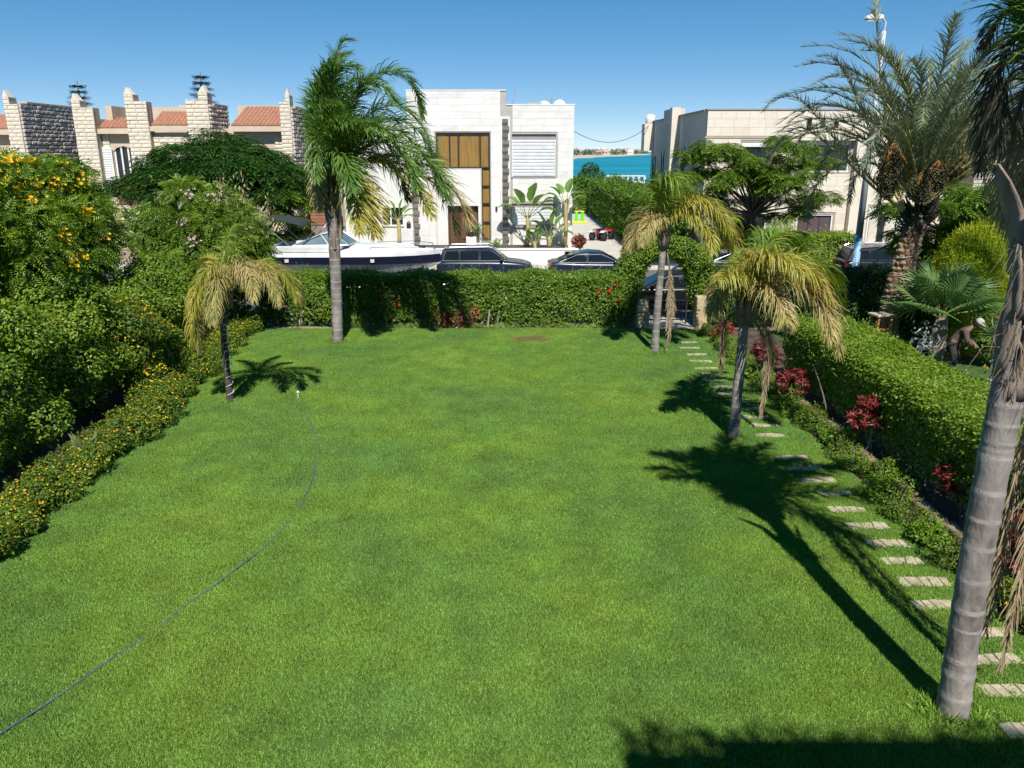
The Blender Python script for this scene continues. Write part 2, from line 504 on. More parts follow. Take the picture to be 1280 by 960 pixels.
sheet("ground", [(-400, -60), (400, -60), (400, 150), (-400, 150)], -.03, M_earth)
sheet("street", [(-120, 29.3), (120, 29.3), (120, 41.9), (-120, 41.9)], -.012, M_asph)
m = MB(); m.box(-40, 60, 41.9, 43.3, -.03, .10); m.build("pavement", M_pave, bevel=.01)["kind"] = "structure"
sheet("neighbour_lawn", [(8.9, 8), (24, 8), (24, 27), (8.9, 27)], .0, mat("neighbour_turf", [(.03, .075, .012), (.07, .14, .025)], .9, 3.0, bump=.8, bscale=60, coords="World"))
sheet("planting_bed", [(6.62, 5), (8.9, 5), (8.9, 27.3), (6.75, 27.3)], .004, M_soil)
sheet("flower_bed", [(-15.5, 5), (-8.28, 5), (-8.18, 11), (-8.28, 16), (-8.68, 20), (-9.12, 26.6), (-9.12, 28.6), (-15.5, 28.6)], .004, M_soil)

# ---- sea and the far shore
def make_sea():
    m_ = bpy.data.materials.new("sea_water"); t, out = nt(m_)
    b = t.nodes.new("ShaderNodeBsdfPrincipled"); t.links.new(b.outputs[0], out.inputs[0])
    g = t.nodes.new("ShaderNodeNewGeometry")
    mp = t.nodes.new("ShaderNodeMapping"); mp.inputs["Scale"].default_value = (.004, .03, 1)
    t.links.new(g.outputs["Position"], mp.inputs[0])
    n = noise(t, 1.0, 5, .6, mp.outputs[0])
    r = ramp(t, [(.006, .16, .25), (.014, .235, .33), (.035, .30, .39)], [.3, .55, .75]); t.links.new(n.outputs["Fac"], r.inputs[0])
    t.links.new(r.outputs[0], b.inputs["Base Color"]); setin(b, "Roughness", .55); setin(b, "Specular IOR Level", .15)
    n2 = noise(t, .8, 4, .6, g.outputs["Position"]); bp = t.nodes.new("ShaderNodeBump"); bp.inputs["Strength"].default_value = .5; bp.inputs["Distance"].default_value = .2
    t.links.new(n2.outputs["Fac"], bp.inputs["Height"]); t.links.new(bp.outputs[0], b.inputs["Normal"])
    return m_
sheet("sea", [(-20000, 132), (20000, 132), (20000, 40000), (-20000, 40000)], -.2, make_sea())
def shore():
    """low land across the bay, running away to the right"""
    sand = mat("shore_sand", [(.42, .36, .28), (.55, .48, .38)], .9, .02, coords="World")
    a = np.array((40.0, 720.0)); b = np.array((420.0, 2350.0)); n = 40
    m = MB(); top = []
    for i in range(n):
        p = a + (b - a) * i / (n - 1); w = 8 * math.sin(i * 1.7) + 6 * math.sin(i * .6)
        top.append((p[0] + w, p[1]))
    for i in range(n - 1):
        p, q = top[i], top[i + 1]
        m.poly([(p[0], p[1], -.25), (q[0], q[1], -.25), (q[0] - 15, q[1] + 25, 1.2), (p[0] - 15, p[1] + 25, 1.2)])
        m.poly([(p[0] - 15, p[1] + 25, 1.2), (q[0] - 15, q[1] + 25, 1.2), (q[0] - 460, q[1] + 260, 2.2), (p[0] - 460, p[1] + 260, 2.2)])
    m.build("far_shore", sand)["kind"] = "structure"
    leafm = leafmat("far_leaf", [(.03, .055, .03), (.06, .09, .045), (.09, .11, .06)], .1, .7)
    V, N = [], []
    cl = []
    for i in range(170):
        t = rng.random() ** 1.2; p = a + (b - a) * t; k = 20 + 150 * rng.random()
        h = 3.5 + 6 * rng.random() + 5 * t
        cl.append((np.array((p[0] - 10 - k * .7, p[1] + 25 + k * .5, 1 + h * .45)), np.array((h * (.7 + .9 * rng.random()), h * .8, h * .55))))
    P, Nn = ellipsoid_pts(cl, 15000, lo=.6)
    o = scatter("far_trees", t_leaf(1, .7), frames(unit(Nn + rand_dirs(len(P)) * .5)), P, 1.8 + 1.4 * rng.random(len(P)), leafm)
    tag(o, "dark green belt of trees along the far shore across the bay", "trees", kind="stuff")
    cols = [mat("far_wall_white", (.74, .70, .64), .8, .05), mat("far_wall_sand", (.54, .46, .37), .8, .05), mat("far_wall_pink", (.50, .40, .34), .8, .05)]
    roof = mat("far_roof_red", (.48, .15, .08), .8, .3); glass = mat("far_window", (.05, .06, .07), .3, 1)
    n_ = 0
    for i in range(34):
        t = (i + rng.random()) / 34; t = t ** 1.1; p = a + (b - a) * t; k = 12 + 110 * rng.random()
        w, d, h = 9 + 11 * rng.random(), 10, 5 + 4.5 * rng.random() + 6 * t
        x, y = p[0] - 12 - k * .6, p[1] + 30 + k * .5
        red = (i < 3)
        hue = ("white", "sand coloured", "dusty pink")[i % 3]
        e = empty("shore_house", (x, y, .8), ("red roofed low house at the water on the far shore" if red else "small " + hue + " house among the trees on the far shore"), "house", "red roofed houses across the bay" if red else hue + " houses across the bay")
        mb = MB().box(-w / 2, w / 2, -d / 2, d / 2, 0, h if not red else h * .7)
        mb.build("wall", cols[i % 3], e)
        if red: MB().prism([(-w / 2 - 1, h * .7), (w / 2 + 1, h * .7), (w * .2, h), (-w * .2, h)], 1, -d / 2 - .6, d / 2 + .6).build("roof", roof, e)
        else: MB().box(-w * .2, w * .25, -d * .3, d * .3, h, h + 1.6).build("roof_room", cols[(i + 1) % 3], e)
        for q in range(3):
            MB().box(-w * .36 + q * w * .27, -w * .36 + q * w * .27 + w * .14, -d / 2 - .15, -d / 2 - .02, h * .25, h * .5).build("window", glass, e)
    return
shore()

# ---- lawn: soil sheet plus real blades
STONES = [(1265, 865), (1240, 823), (1222, 790), (1178, 758), (1153, 730), (1130, 703), (1108, 679), (1080, 657), (1062, 638), (1042, 619), (1025, 602),
          (1005, 586), (988, 572), (966, 545), (954, 533), (945, 523), (934, 512), (926, 501), (914, 493), (905, 485), (897, 477), (889, 468), (883, 461), (876, 452), (870, 444), (864, 436), (858, 429)]
stone_xy = [ground(*p)[:2] + np.array((.05 * math.sin(3.7 * i_), .04 * math.sin(5.1 * i_))) for i_, p in enumerate(STONES)]
stone_xy += [np.array((5.62, 7.1)), np.array((5.75, 6.45))]
def lawn_colour_nodes(t, dark=1.0):
    g = t.nodes.new("ShaderNodeNewGeometry"); pos = g.outputs["Position"]
    n1 = noise(t, .30, 3, .55, pos); n2 = noise(t, 1.3, 4, .6, pos); n3 = noise(t, 26, 2, .6, pos); n4 = noise(t, .85, 5, .65, pos)
    def mm(a, b, op, v=None):
        x = t.nodes.new("ShaderNodeMath"); x.operation = op
        t.links.new(a, x.inputs[0])
        if b is not None: t.links.new(b, x.inputs[1])
        else: x.inputs[1].default_value = v
        return x.outputs[0]
    k = dark
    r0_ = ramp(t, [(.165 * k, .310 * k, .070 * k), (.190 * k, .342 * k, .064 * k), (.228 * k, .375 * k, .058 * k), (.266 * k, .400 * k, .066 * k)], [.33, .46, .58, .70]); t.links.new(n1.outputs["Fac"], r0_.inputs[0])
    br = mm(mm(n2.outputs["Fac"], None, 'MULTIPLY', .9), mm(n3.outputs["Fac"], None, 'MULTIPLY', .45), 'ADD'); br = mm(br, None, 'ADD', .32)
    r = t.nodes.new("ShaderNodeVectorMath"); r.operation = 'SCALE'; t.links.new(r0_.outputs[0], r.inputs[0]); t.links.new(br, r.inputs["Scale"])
    # a few drier, straw coloured spots in the turf
    dm = t.nodes.new("ShaderNodeMapRange"); dm.inputs[1].default_value = .64; dm.inputs[2].default_value = .80; dm.inputs[3].default_value = 0; dm.inputs[4].default_value = .38; t.links.new(n4.outputs["Fac"], dm.inputs[0])
    md_ = t.nodes.new("ShaderNodeMix"); md_.data_type = 'RGBA'; t.links.new(dm.outputs[0], md_.inputs[0]); t.links.new(r.outputs[0], md_.inputs[6]); md_.inputs[7].default_value = (.33 * k, .30 * k, .12 * k, 1)
    # worn brown patch in front of the far hedge (a real bare spot in the turf)
    c = ground(664, 425)
    sub = t.nodes.new("ShaderNodeVectorMath"); sub.operation = 'SUBTRACT'; sub.inputs[1].default_value = (c[0], c[1], 0)
    t.links.new(pos, sub.inputs[0])
    sv = t.nodes.new("ShaderNodeVectorMath"); sv.operation = 'MULTIPLY'; sv.inputs[1].default_value = (1 / .85, 1 / .55, 0)
    t.links.new(sub.outputs[0], sv.inputs[0])
    ln = t.nodes.new("ShaderNodeVectorMath"); ln.operation = 'LENGTH'; t.links.new(sv.outputs[0], ln.inputs[0])
    dd = mm(ln.outputs["Value"], mm(n2.outputs["Fac"], None, 'MULTIPLY', .9), 'ADD')
    mr = t.nodes.new("ShaderNodeMapRange"); mr.inputs[1].default_value = 1.0; mr.inputs[2].default_value = 1.5; mr.inputs[3].default_value = .8; mr.inputs[4].default_value = 0
    t.links.new(dd, mr.inputs[0])
    mx = t.nodes.new("ShaderNodeMix"); mx.data_type = 'RGBA'
    t.links.new(mr.outputs[0], mx.inputs[0]); t.links.new(md_.outputs[2], mx.inputs[6]); mx.inputs[7].default_value = (.26, .19, .10, 1)
    return g, mx.outputs[2]
def make_turf():
    a = bpy.data.materials.new("turf_thatch"); t, out = nt(a)
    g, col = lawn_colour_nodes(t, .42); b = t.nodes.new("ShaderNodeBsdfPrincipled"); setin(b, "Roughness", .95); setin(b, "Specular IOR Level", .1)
    t.links.new(col, b.inputs["Base Color"]); t.links.new(b.outputs[0], out.inputs[0])
    g2 = bpy.data.materials.new("grass_blade"); t, out = nt(g2)
    g, col = lawn_colour_nodes(t, 1.0)
    hs = t.nodes.new("ShaderNodeHueSaturation")
    mr = t.nodes.new("ShaderNodeMapRange"); mr.inputs[3].default_value = .45; mr.inputs[4].default_value = 1.85
    t.links.new(g.outputs["Random Per Island"], mr.inputs[0]); t.links.new(mr.outputs[0], hs.inputs["Value"])
    t.links.new(col, hs.inputs["Color"])
    b = t.nodes.new("ShaderNodeBsdfPrincipled"); setin(b, "Roughness", .5); setin(b, "Specular IOR Level", .3); t.links.new(hs.outputs[0], b.inputs["Base Color"])
    tl = t.nodes.new("ShaderNodeBsdfTranslucent"); t.links.new(hs.outputs[0], tl.inputs[0])
    ms = t.nodes.new("ShaderNodeMixShader"); ms.inputs[0].default_value = .35
    t.links.new(b.outputs[0], ms.inputs[1]); t.links.new(tl.outputs[0], ms.inputs[2]); t.links.new(ms.outputs[0], out.inputs[0])
    return a, g2
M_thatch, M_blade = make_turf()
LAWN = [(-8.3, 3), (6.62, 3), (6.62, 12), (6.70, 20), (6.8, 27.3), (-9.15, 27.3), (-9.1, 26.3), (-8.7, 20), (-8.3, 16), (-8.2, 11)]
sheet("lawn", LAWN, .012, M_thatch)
def grass():
    m = MB()
    def q(x0, x1, y0, y1): m.poly([(x0, y0, .012), (x1, y0, .012), (x1, y1, .012), (x0, y1, .012)])
    left = [(3, -8.15), (11, -8.05), (16, -8.15), (20, -8.55), (26.3, -8.95), (27.2, -9.0)]
    for (ya, xa), (yb, xb) in zip(left, left[1:]):
        m.poly([(xa, ya, .012), (5.2, ya, .012), (5.2, yb, .012), (xb, yb, .012)])
    S = sorted(stone_xy, key=lambda p: p[1]); prev = 4.0
    for p in S:
        if p[1] - .135 > prev: q(5.2, 6.5, prev, p[1] - .135)
        q(5.2, p[0] - .385, p[1] - .135, p[1] + .125)
        q(p[0] + .385, 6.55, p[1] - .135, p[1] + .125)
        prev = p[1] + .125
    q(5.2, 6.6, prev, 27.1)
    o = m.build("grass", M_blade); tag(o, "short bright green mown grass of the garden lawn", "grass", kind="stuff")
    ng = bpy.data.node_groups.new("grass_blades", 'GeometryNodeTree')
    ng.interface.new_socket("Geometry", in_out='INPUT', socket_type='NodeSocketGeometry')
    ng.interface.new_socket("Geometry", in_out='OUTPUT', socket_type='NodeSocketGeometry')
    N, L = ng.nodes, ng.links
    gi, go = N.new("NodeGroupInput"), N.new("NodeGroupOutput")
    grid = N.new("GeometryNodeMeshGrid"); grid.inputs[0].default_value = .24; grid.inputs[1].default_value = .24; grid.inputs[2].default_value = 2; grid.inputs[3].default_value = 2
    d1 = N.new("GeometryNodeDistributePointsOnFaces"); d1.inputs["Density"].default_value = 1900; L.new(grid.outputs[0], d1.inputs[0])
    cone = N.new("GeometryNodeMeshCone")
    for k, v in (("Vertices", 3), ("Radius Top", 0.0), ("Radius Bottom", .0042), ("Depth", 1.0)): cone.inputs[k].default_value = v
    cone.fill_type = 'NONE'
    def rv(lo, hi, seed):
        r = N.new("FunctionNodeRandomValue"); r.data_type = 'FLOAT_VECTOR'; r.inputs[0].default_value = lo; r.inputs[1].default_value = hi; r.inputs["Seed"].default_value = seed
        return r.outputs[0]
    i1 = N.new("GeometryNodeInstanceOnPoints"); L.new(d1.outputs["Points"], i1.inputs["Points"]); L.new(cone.outputs["Mesh"], i1.inputs["Instance"])
    L.new(rv((-.75, -.75, 0), (.75, .75, 6.28), 3), i1.inputs["Rotation"]); L.new(rv((.7, .7, .020), (1.3, 1.3, .052), 5), i1.inputs["Scale"])
    rl = N.new("GeometryNodeRealizeInstances"); L.new(i1.outputs[0], rl.inputs[0])
    d2 = N.new("GeometryNodeDistributePointsOnFaces"); d2.inputs["Density"].default_value = 120; L.new(gi.outputs[0], d2.inputs[0]); d2.inputs["Seed"].default_value = 11
    i2 = N.new("GeometryNodeInstanceOnPoints"); L.new(d2.outputs["Points"], i2.inputs["Points"]); L.new(rl.outputs[0], i2.inputs["Instance"])
    L.new(rv((-.06, -.06, 0), (.06, .06, 6.28), 8), i2.inputs["Rotation"]); L.new(rv((.9, .9, .75), (1.1, 1.1, 1.3), 9), i2.inputs["Scale"])
    sm = N.new("GeometryNodeSetMaterial"); sm.inputs["Material"].default_value = M_blade; L.new(i2.outputs[0], sm.inputs[0]); L.new(sm.outputs[0], go.inputs[0])
    md = o.modifiers.new("blades", 'NODES'); md.node_group = ng
grass()
def long_grass():
    """unmown grass standing round the palm feet and along the stepping stones"""
    V, F_ = [], []
    def blade(x, y, h):
        a = rng.uniform(0, 6.28); w = .004 + .003 * rng.random(); dx, dy = math.cos(a) * w, math.sin(a) * w; lx, ly = rng.normal(size=2) * h * .35; o = len(V)
        V.extend([(x - dx, y - dy, .01), (x + dx, y + dy, .01), (x + lx * .5 + dx * .6, y + ly * .5 + dy * .6, h * .65), (x + lx, y + ly, h)]); F_.append((o, o + 1, o + 2, o + 3))
    for (px, py), r_, n, hh in [((1190, 893), .20, 1500, .17), ((422, 428), .22, 900, .15), ((818, 440), .2, 1000, .16), ((917, 548), .18, 900, .15), ((288, 503), .13, 600, .13)]:
        c = ground(px, py)
        for k in range(n): a = rng.uniform(0, 6.28); q = r_ + abs(rng.normal()) * .13; blade(c[0] + q * math.cos(a), c[1] + q * math.sin(a), hh * (.4 + .7 * rng.random()) * math.exp(-(q - r_) * 2.2))
    for p in stone_xy:
        for k in range(130):
            sx = rng.choice((-1, 1)); along = rng.random() < .65
            x = p[0] + (rng.uniform(-.36, .36) if along else sx * (.33 + .06 * rng.random())); y = p[1] + (sx * (.105 + .05 * rng.random()) if along else rng.uniform(-.13, .13)); blade(x, y, .045 + .05 * rng.random())
    o = link("long_grass", np_mesh("long_grass", V, np.array(F_), M_blade)); tag(o, "longer unmown grass round the palm feet and stepping stones", "grass", kind="stuff")
long_grass()

# ---- stepping stones
M_step = mat("cream_limestone", [(.26, .21, .14), (.46, .39, .28), (.58, .50, .37)], .9, 7, bump=.7, bscale=22, objrand=.3)
def stepping_stones():
    order = list(np.argsort([-p[1] for p in stone_xy]))
    for i, p in enumerate(stone_xy):
        near = p[1] < 13.0
        e = empty("stepping_stone", (p[0], p[1], 0), "cream limestone stepping stone, " + ORD[order.index(i)] + " from the gate end of the path", "stepping stone", "stepping stones along the planting bed", rz=R(rng.uniform(-6, 6)))
        w, d = .60 + .14 * rng.random(), .19 + .07 * rng.random()
        cuts = [-w / 2] + sorted([(-w / 2 + w * (k + 1) / (5 if near else 3) + rng.uniform(-.03, .03)) for k in range(4 if near else 2)]) + [w / 2]
        sl = [rng.uniform(-.015, .015)] + list(rng.uniform(-.035, .035, len(cuts) - 2)) + [rng.uniform(-.015, .015)]; yf = rng.uniform(-.018, .018, len(cuts)); yb = rng.uniform(-.018, .018, len(cuts))
        for q in range(len(cuts) - 1):
            a, b = cuts[q], cuts[q + 1]; h = .022 + .012 * rng.random(); g_ = .006
            poly = [(a + g_ + sl[q], -d / 2 + yf[q]), (b - g_ + sl[q + 1], -d / 2 + yf[q + 1]), (b - g_ - sl[q + 1], d / 2 + yb[q + 1]), (a + g_ - sl[q], d / 2 + yb[q])]
            MB().prism(poly, 2, -.01, h).build("stone", M_step, e, bevel=.010)
stepping_stones()

# ---- garden hose on the lawn
M_hose = mat("blue_grey_hose", [(.05, .09, .14), (.10, .16, .22)], .45, 3)
def hose():
    px = [(379, 432), (376, 465), (374, 500), (386, 528), (395, 552), (394, 588), (376, 634), (337, 680), (286, 722), (237, 756), (190, 792), (145, 822), (90, 862), (25, 906), (-40, 950)]
    P, L = smooth_path([ground(*p) for p in px], 160)
    z = .035 + .010 * np.sin(np.linspace(0, 34, 160)) + .006 * np.sin(np.linspace(0, 91, 160))
    thin = np.where(P[:, 1] > 16.6, .006, .0105)
    m = MB(); m.tube([(p[0], p[1], zz) for p, zz in zip(P, z)], list(thin), 7)
    o = m.build("garden_hose", M_hose, smooth=True); tag(o, "blue grey garden hose curving across the lawn", "hose")
    c = ground(373, 499); e = empty("lawn_sprinkler", (c[0], c[1], 0), "small white lawn sprinkler at the far end of the hose", "sprinkler")
    wh = mat("white_plastic", (.75, .75, .73), .4, 4)
    MB().tube([(0, 0, 0), (0, 0, .16)], .012, 8).build("riser", wh, e)
    MB().lathe([(.012, .15), (.035, .17), (.035, .20), (.015, .22)], sides=10).build("head", wh, e)
    MB().tube([(-.10, 0, .012), (.10, 0, .012)], .012, 6).build("foot", wh, e)
hose()

# ---- the house behind the viewpoint, whose roof edge shades the near lawn
def own_villa():
    w_ = mat("own_render", (.66, .60, .50), .9, 1.5, bump=.2)
    e = empty("villa", (0, -2, 0), "cream rendered villa whose roof edge shades the near end of the lawn", "house")
    m = MB(); m.box(-13, 2.05, -9, 0, 0, 7.2); m.box(2.05, 15, -9.0, .003, 0, 10.5); m.build("wall", w_, e)
    MB().box(3.1, 15.1, -.1, .12, 10.5, 10.62).build("coping", M_pave, e)
    n = 5200; P = np.stack([rng.uniform(2.1, 15, n), rng.uniform(-.55, .12, n), 10.55 + rng.random(n) * (.10 + .16 * (1 + np.sin(rng.uniform(0, .4, n))))], 1); P[:, 2] += (.16 * np.sin(P[:, 0] * 2.3) + .12 * np.sin(P[:, 0] * 5.1 + 1) + np.clip(.45 - .35 * (P[:, 0] - 2.1), 0, .5)) * rng.random(n)
    scatter("shadow_edge_leaves", t_leaf(1, .5), frames(rand_dirs(n)), P, .10 + .06 * rng.random(n), leafmat("shadow_edge_leaf", [(.04, .09, .012), (.10, .17, .02)]), e)["kind"] = "stuff"  # unseen leaves added so the roof's shadow edge falls ragged
    MB().box(-6, 6, .01, 2.9, 4.1, 4.3).build("balcony_floor", M_pave, e)
    for x in (-4.5, -1.2, 3.2, 7.5): MB().box(x, x + 1.7, .01, .05, .3, 2.6).build("window", mat("own_glass", (.03, .04, .05), .05, 1), e)
own_villa()

# ================================================================ BUILDINGS ACROSS THE STREET
M_glass = mat("dark_window_glass", [(.012, .016, .02), (.03, .036, .042)], .06, .8, spec=.6)
M_white = mat("white_render", [(.64, .63, .605), (.73, .72, .70)], .8, 1.4, bump=.1)
M_marble = mat("white_cladding_stone", [(.74, .725, .70), (.66, .64, .605), (.76, .75, .735), (.56, .53, .49)], .6, .55, objrand=.55, bump=.08)
M_cream = mat("cream_cladding_stone", [(.64, .56, .46), (.72, .65, .55), (.60, .52, .42)], .8, 1.0, objrand=.45, bump=.1)
M_creamw = mat("cream_joint", (.44, .37, .28), .9, 2)
M_joint = mat("pale_joint", (.42, .40, .37), .9, 2)
M_quoin = mat("grey_quoin_stone", [(.13, .105, .09), (.22, .19, .165)], .85, 5, objrand=.5, bump=.3)
M_frame = mat("dark_bronze_frame", (.035, .03, .026), .4, 3)
M_wframe = mat("white_window_frame", (.76, .76, .75), .4, 3)
M_shut = mat("white_roller_slat", (.64, .65, .67), .45, 2)
M_grey = mat("grey_shutter_box", (.30, .29, .29), .6, 2)
M_blind = mat("ochre_blind", [(.20, .115, .03), (.34, .20, .055)], .35, 1.0, stretch=(6, 6, .6), coat=.6)
M_wood = mat("dark_brown_door", [(.06, .03, .018), (.11, .055, .03)], .5, 3, stretch=(1, 1, .15))

def wall_with_holes(x0, x1, z0, z1, y0, y1, holes):
    m = MB()
    for (a, b, c, d) in sub_rects(x0, x1, z0, z1, holes): m.box(a, b, y0, y1, c, d)
    return m
def white_house():
    Y = 51.0; O = Vector((-3, Y, 0))
    e = empty("white_house", O, "white stone clad modern two storey house with grey quoin strips and roller shutters", "house")
    ox = -O.x
    ub = unit_box(M_marble)
    # --- structure (local x = world x + 3, local y = world y - 51)
    tw = (-6.45, -.39); rw = (-.39, 3.82); lw = (-10.7, -6.45)
    h1 = [(-4.72, -1.36, 5.02, 7.16), (-1.9, -1.36, .55, 5.02), (-4.05, -2.12, .1, 2.75)]
    h2 = [(0.0, 2.72, 4.52, 7.06), (0.02, 2.72, 1.45, 2.88)]
    h3 = [(-8.35, -6.95, 1.45, 2.65)]
    L = lambda hs: [(a + ox, b + ox, c, d) for a, b, c, d in hs]
    wall_with_holes(tw[0] + ox, tw[1] + ox, 0, 9.55, 0, .25, L(h1)).build("wall", M_joint, e)
    wall_with_holes(rw[0] + ox, rw[1] + ox, 0, 8.73, 0, .25, L(h2)).build("wall", M_joint, e)
    wall_with_holes(lw[0] + ox, lw[1] + ox, 0, 7.7, .6, .85, L(h3)).build("wall", M_white, e)
    m = MB(); m.box(tw[0] + ox, tw[1] + ox, .6, 10, 0, 9.5); m.box(rw[0] + ox, rw[1] + ox - .02, .6, 13, 0, 8.1); m.box(lw[0] + ox, lw[1] + ox - .01, 1.3, 10, 0, 7.6)
    m.box(rw[1] + ox - .25, rw[1] + ox, .25, 13.2, 0, 8.73); m.box(tw[0] + ox, tw[0] + ox + .2, .25, 10, 7.6, 9.55)
    m.build("body", M_white, e)
    # --- cladding pieces
    bud = [290]
    HB = [(a - .06, b + .06, c - .06, d + .06) for a, b, c, d in h1]
    cladding(e, "cladding_panel", ub, tw[0], tw[1] - .33, 7.16, 9.57, Y, 1.05, .40, HB, .03, .008, budget=bud)
    cladding(e, "cladding_panel", ub, rw[0] + .42, rw[1], 2.9, 8.75, Y, 1.0, .39, [(a - .12, b + .12, c - .05, d + .12) for a, b, c, d in h2], .03, .008, budget=bud)
    cladding(e, "cladding_panel", ub, tw[0], -4.8, 0, 7.16, Y, 1.0, .9, [], .03, .008, budget=bud)
    cladding(e, "cladding_panel", ub, -1.3, tw[1] - .33, 0, 7.16, Y, 1.0, .9, [], .03, .008, budget=bud)
    cladding(e, "cladding_panel", ub, rw[0] + .42, rw[1], 0, 2.9, Y, 1.4, .72, [(a - .12, b + .12, c - .25, d + .05) for a, b, c, d in h2], .03, .008, budget=bud)
    # --- quoin strips: dark blocks standing proud, alternating long and short
    def quoins(x, z0, z1, step, y):
        k = 0; z = z0
        qb = unit_box(M_quoin)
        while z < z1:
            w = .42 if k % 2 else .36
            o = link("quoin", qb, e, (x + ox + (.04 if k % 2 else 0), y - .07, z + step * .29)); o.scale = (w, .20, step * .56)
            z += step; k += 1
    quoins(-.42, .15, 8.0, .42, 0)
    quoins(-6.1, .2, 4.6, .40, .0)
    MB().box(-.72 + ox, -.12 + ox, -.012, .0, 0, 8.1).build("quoin_backing", M_marble, e)
    # --- upper band of ochre blinds behind glass, and the tall side light
    def pane(name, a, b, c, d, y, m_): return MB().box(a + ox, b + ox, y, y + .03, c, d).build(name, m_, e)
    xs = [-4.66, -3.87, -3.33, -1.98, -1.42]
    for a, b in zip(xs, xs[1:]):
        w = MB().box(a + .05 + ox, b - .05 + ox, .16, .19, 5.1, 7.05).build("window", M_blind, e)
    m = MB(); m.box(-4.72 + ox, -1.36 + ox, .05, .2, 7.06, 7.16); m.box(-4.72 + ox, -1.36 + ox, .05, .2, 5.02, 5.10)
    for x in xs: m.box(x - .045 + ox, x + .045 + ox, .051, .199, 5.10, 7.06)
    m.build("window_frame", M_frame, e)
    for z in (.62, 1.75, 2.9, 3.98):
        pane("window", -1.84, -1.42, z, z + 1.0, .16, M_blind)
    m = MB()
    for z in (.55, 1.65, 2.8, 3.9): m.box(-1.9 + ox, -1.36 + ox, .05, .2, z, z + .07)
    m.box(-1.9 + ox, -1.84 + ox, .052, .198, .62, 5.02); m.box(-1.42 + ox, -1.36 + ox, .052, .198, .62, 5.02); m.build("window_frame", M_frame, e)
    # projecting porch wall under the band with the front door
    m = wall_with_holes(-4.74 + ox, -1.95 + ox, 0, 4.95, -.28, -.03, [(-4.05 + ox, -2.12 + ox, .1, 2.75)]); m.build("porch_wall", M_white, e)
    d = MB().box(-4.05 + ox, -2.12 + ox, .10, .16, .1, 2.75).build("door", M_wood, e)
    for x in (-3.9, -3.25, -2.65): MB().box(x + ox, x + .42 + ox, .06, .10, .4, 2.5).build("panel", mat("door_panel_brown", (.13, .065, .035), .5, 4), d)
    MB().tube([(-2.8 + ox, .02, 1.0), (-2.8 + ox, .02, 1.6)], .03, 8).build("handle", mat("steel", (.5, .5, .5), .3, 4, metal=1), d)
    # --- roller shutters of the right wing, slat by slat
    def shutter(x0, x1, z0, z1, head, slats, closed=True):
        m = MB().box(x0 + ox, x1 + ox, .12, .22, z1 - head, z1); m.build("shutter_box", M_grey, e)
        hh = (z1 - head - z0) / slats
        for k in range(slats):
            z = z0 + k * hh
            mm_ = MB(); mm_.prism([(.14, z + .006), (.115, z + hh * .2), (.113, z + hh * .8), (.14, z + hh - .004)], 0, x0 + .06 + ox, x1 - .06 + ox); mm_.build("slat", M_shut, e)
        m = MB(); m.box(x0 + ox, x0 + .055 + ox, .06, .2, z0, z1 - head); m.box(x1 - .055 + ox, x1 + ox, .06, .2, z0, z1 - head); m.build("shutter_rail", M_wframe, e)
    shutter(0.0, 2.72, 4.52, 7.06, .32, 11); shutter(.02, 2.72, 1.52, 2.88, .25, 6)
    m = MB(); m.box(-.04 + ox, 2.78 + ox, -.10, .12, 1.38, 1.50); m.box(-.04 + ox, 2.78 + ox, -.06, .12, 4.44, 4.52); m.build("sill", M_grey, e)
    # --- left wing window, lamps, tanks and parapet gear
    w = MB().box(-8.29 + ox, -7.01 + ox, .72, .75, 1.5, 2.6).build("window", M_glass, e)
    m = MB(); m.box(-8.35 + ox, -6.95 + ox, .58, .78, 2.58, 2.65); m.box(-8.35 + ox, -6.95 + ox, .52, .78, 1.40, 1.5); m.box(-8.35 + ox, -8.28 + ox, .585, .775, 1.5, 2.58); m.box(-7.02 + ox, -6.95 + ox, .585, .775, 1.5, 2.58); m.box(-7.83 + ox, -7.74 + ox, .60, .77, 1.5, 2.58); m.build("window_frame", M_wframe, e)
    for x, z in ((-.98, 2.45), (-5.6, 2.45)):
        MB().lathe([(.05, 0), (.07, .05), (.07, .22), (.04, .27)], (x + ox, -.12, z), 10).build("wall_lamp", M_frame, e)
    MB().box(tw[0] - .03 + ox, tw[1] + .02 + ox, -.05, .3, 9.57, 9.64).build("coping", M_marble, e)
    MB().box(rw[0] + .02 + ox, rw[1] + .03 + ox, -.05, .3, 8.75, 8.81).build("coping", M_marble, e)
    tk = mat("tank_white", (.7, .7, .69), .5, 2)
    MB().lathe([(.3, 0), (.38, .05), (.38, .5), (.2, .62), (.1, .66)], (5.2 - 3 + ox - 2.0, 2.2, 8.1), 14).build("water_tank", tk, e, smooth=True)
    MB().box(1.0 + ox, 1.9 + ox, 1.5, 2.2, 8.1, 8.98).build("cooling_unit", mat("unit_grey", (.42, .41, .39), .6, 3), e)
    m = MB(); m.tube([(2.5 + ox, 1.5, 8.1), (2.5 + ox, 1.5, 9.3)], .03, 6); m.tube([(2.2 + ox, 1.5, 9.1), (2.8 + ox, 1.5, 9.2)], .02, 6); m.build("aerial", M_grey, e)
    m = MB(); m.tube([(-.1 + ox, 1.0, 8.1), (.25 + ox, 1.0, 10.0)], .025, 6); m.tube([(-.1 + ox, 1.0, 8.9), (.1 + ox, 1.0, 8.9), (.4 + ox, 1.0, 8.85)], .02, 6); m.build("aerial", M_grey, e)
    bm = bmesh.new(); bmesh.ops.create_uvsphere(bm, u_segments=14, v_segments=8, radius=.42)
    for v in bm.verts: v.co.y = v.co.y * .3
    me = bpy.data.meshes.new("satellite_dish"); bm.to_mesh(me); bm.free(); me.materials.append(tk); link("satellite_dish", me, e, (3.0 + ox, 1.6, 8.75))
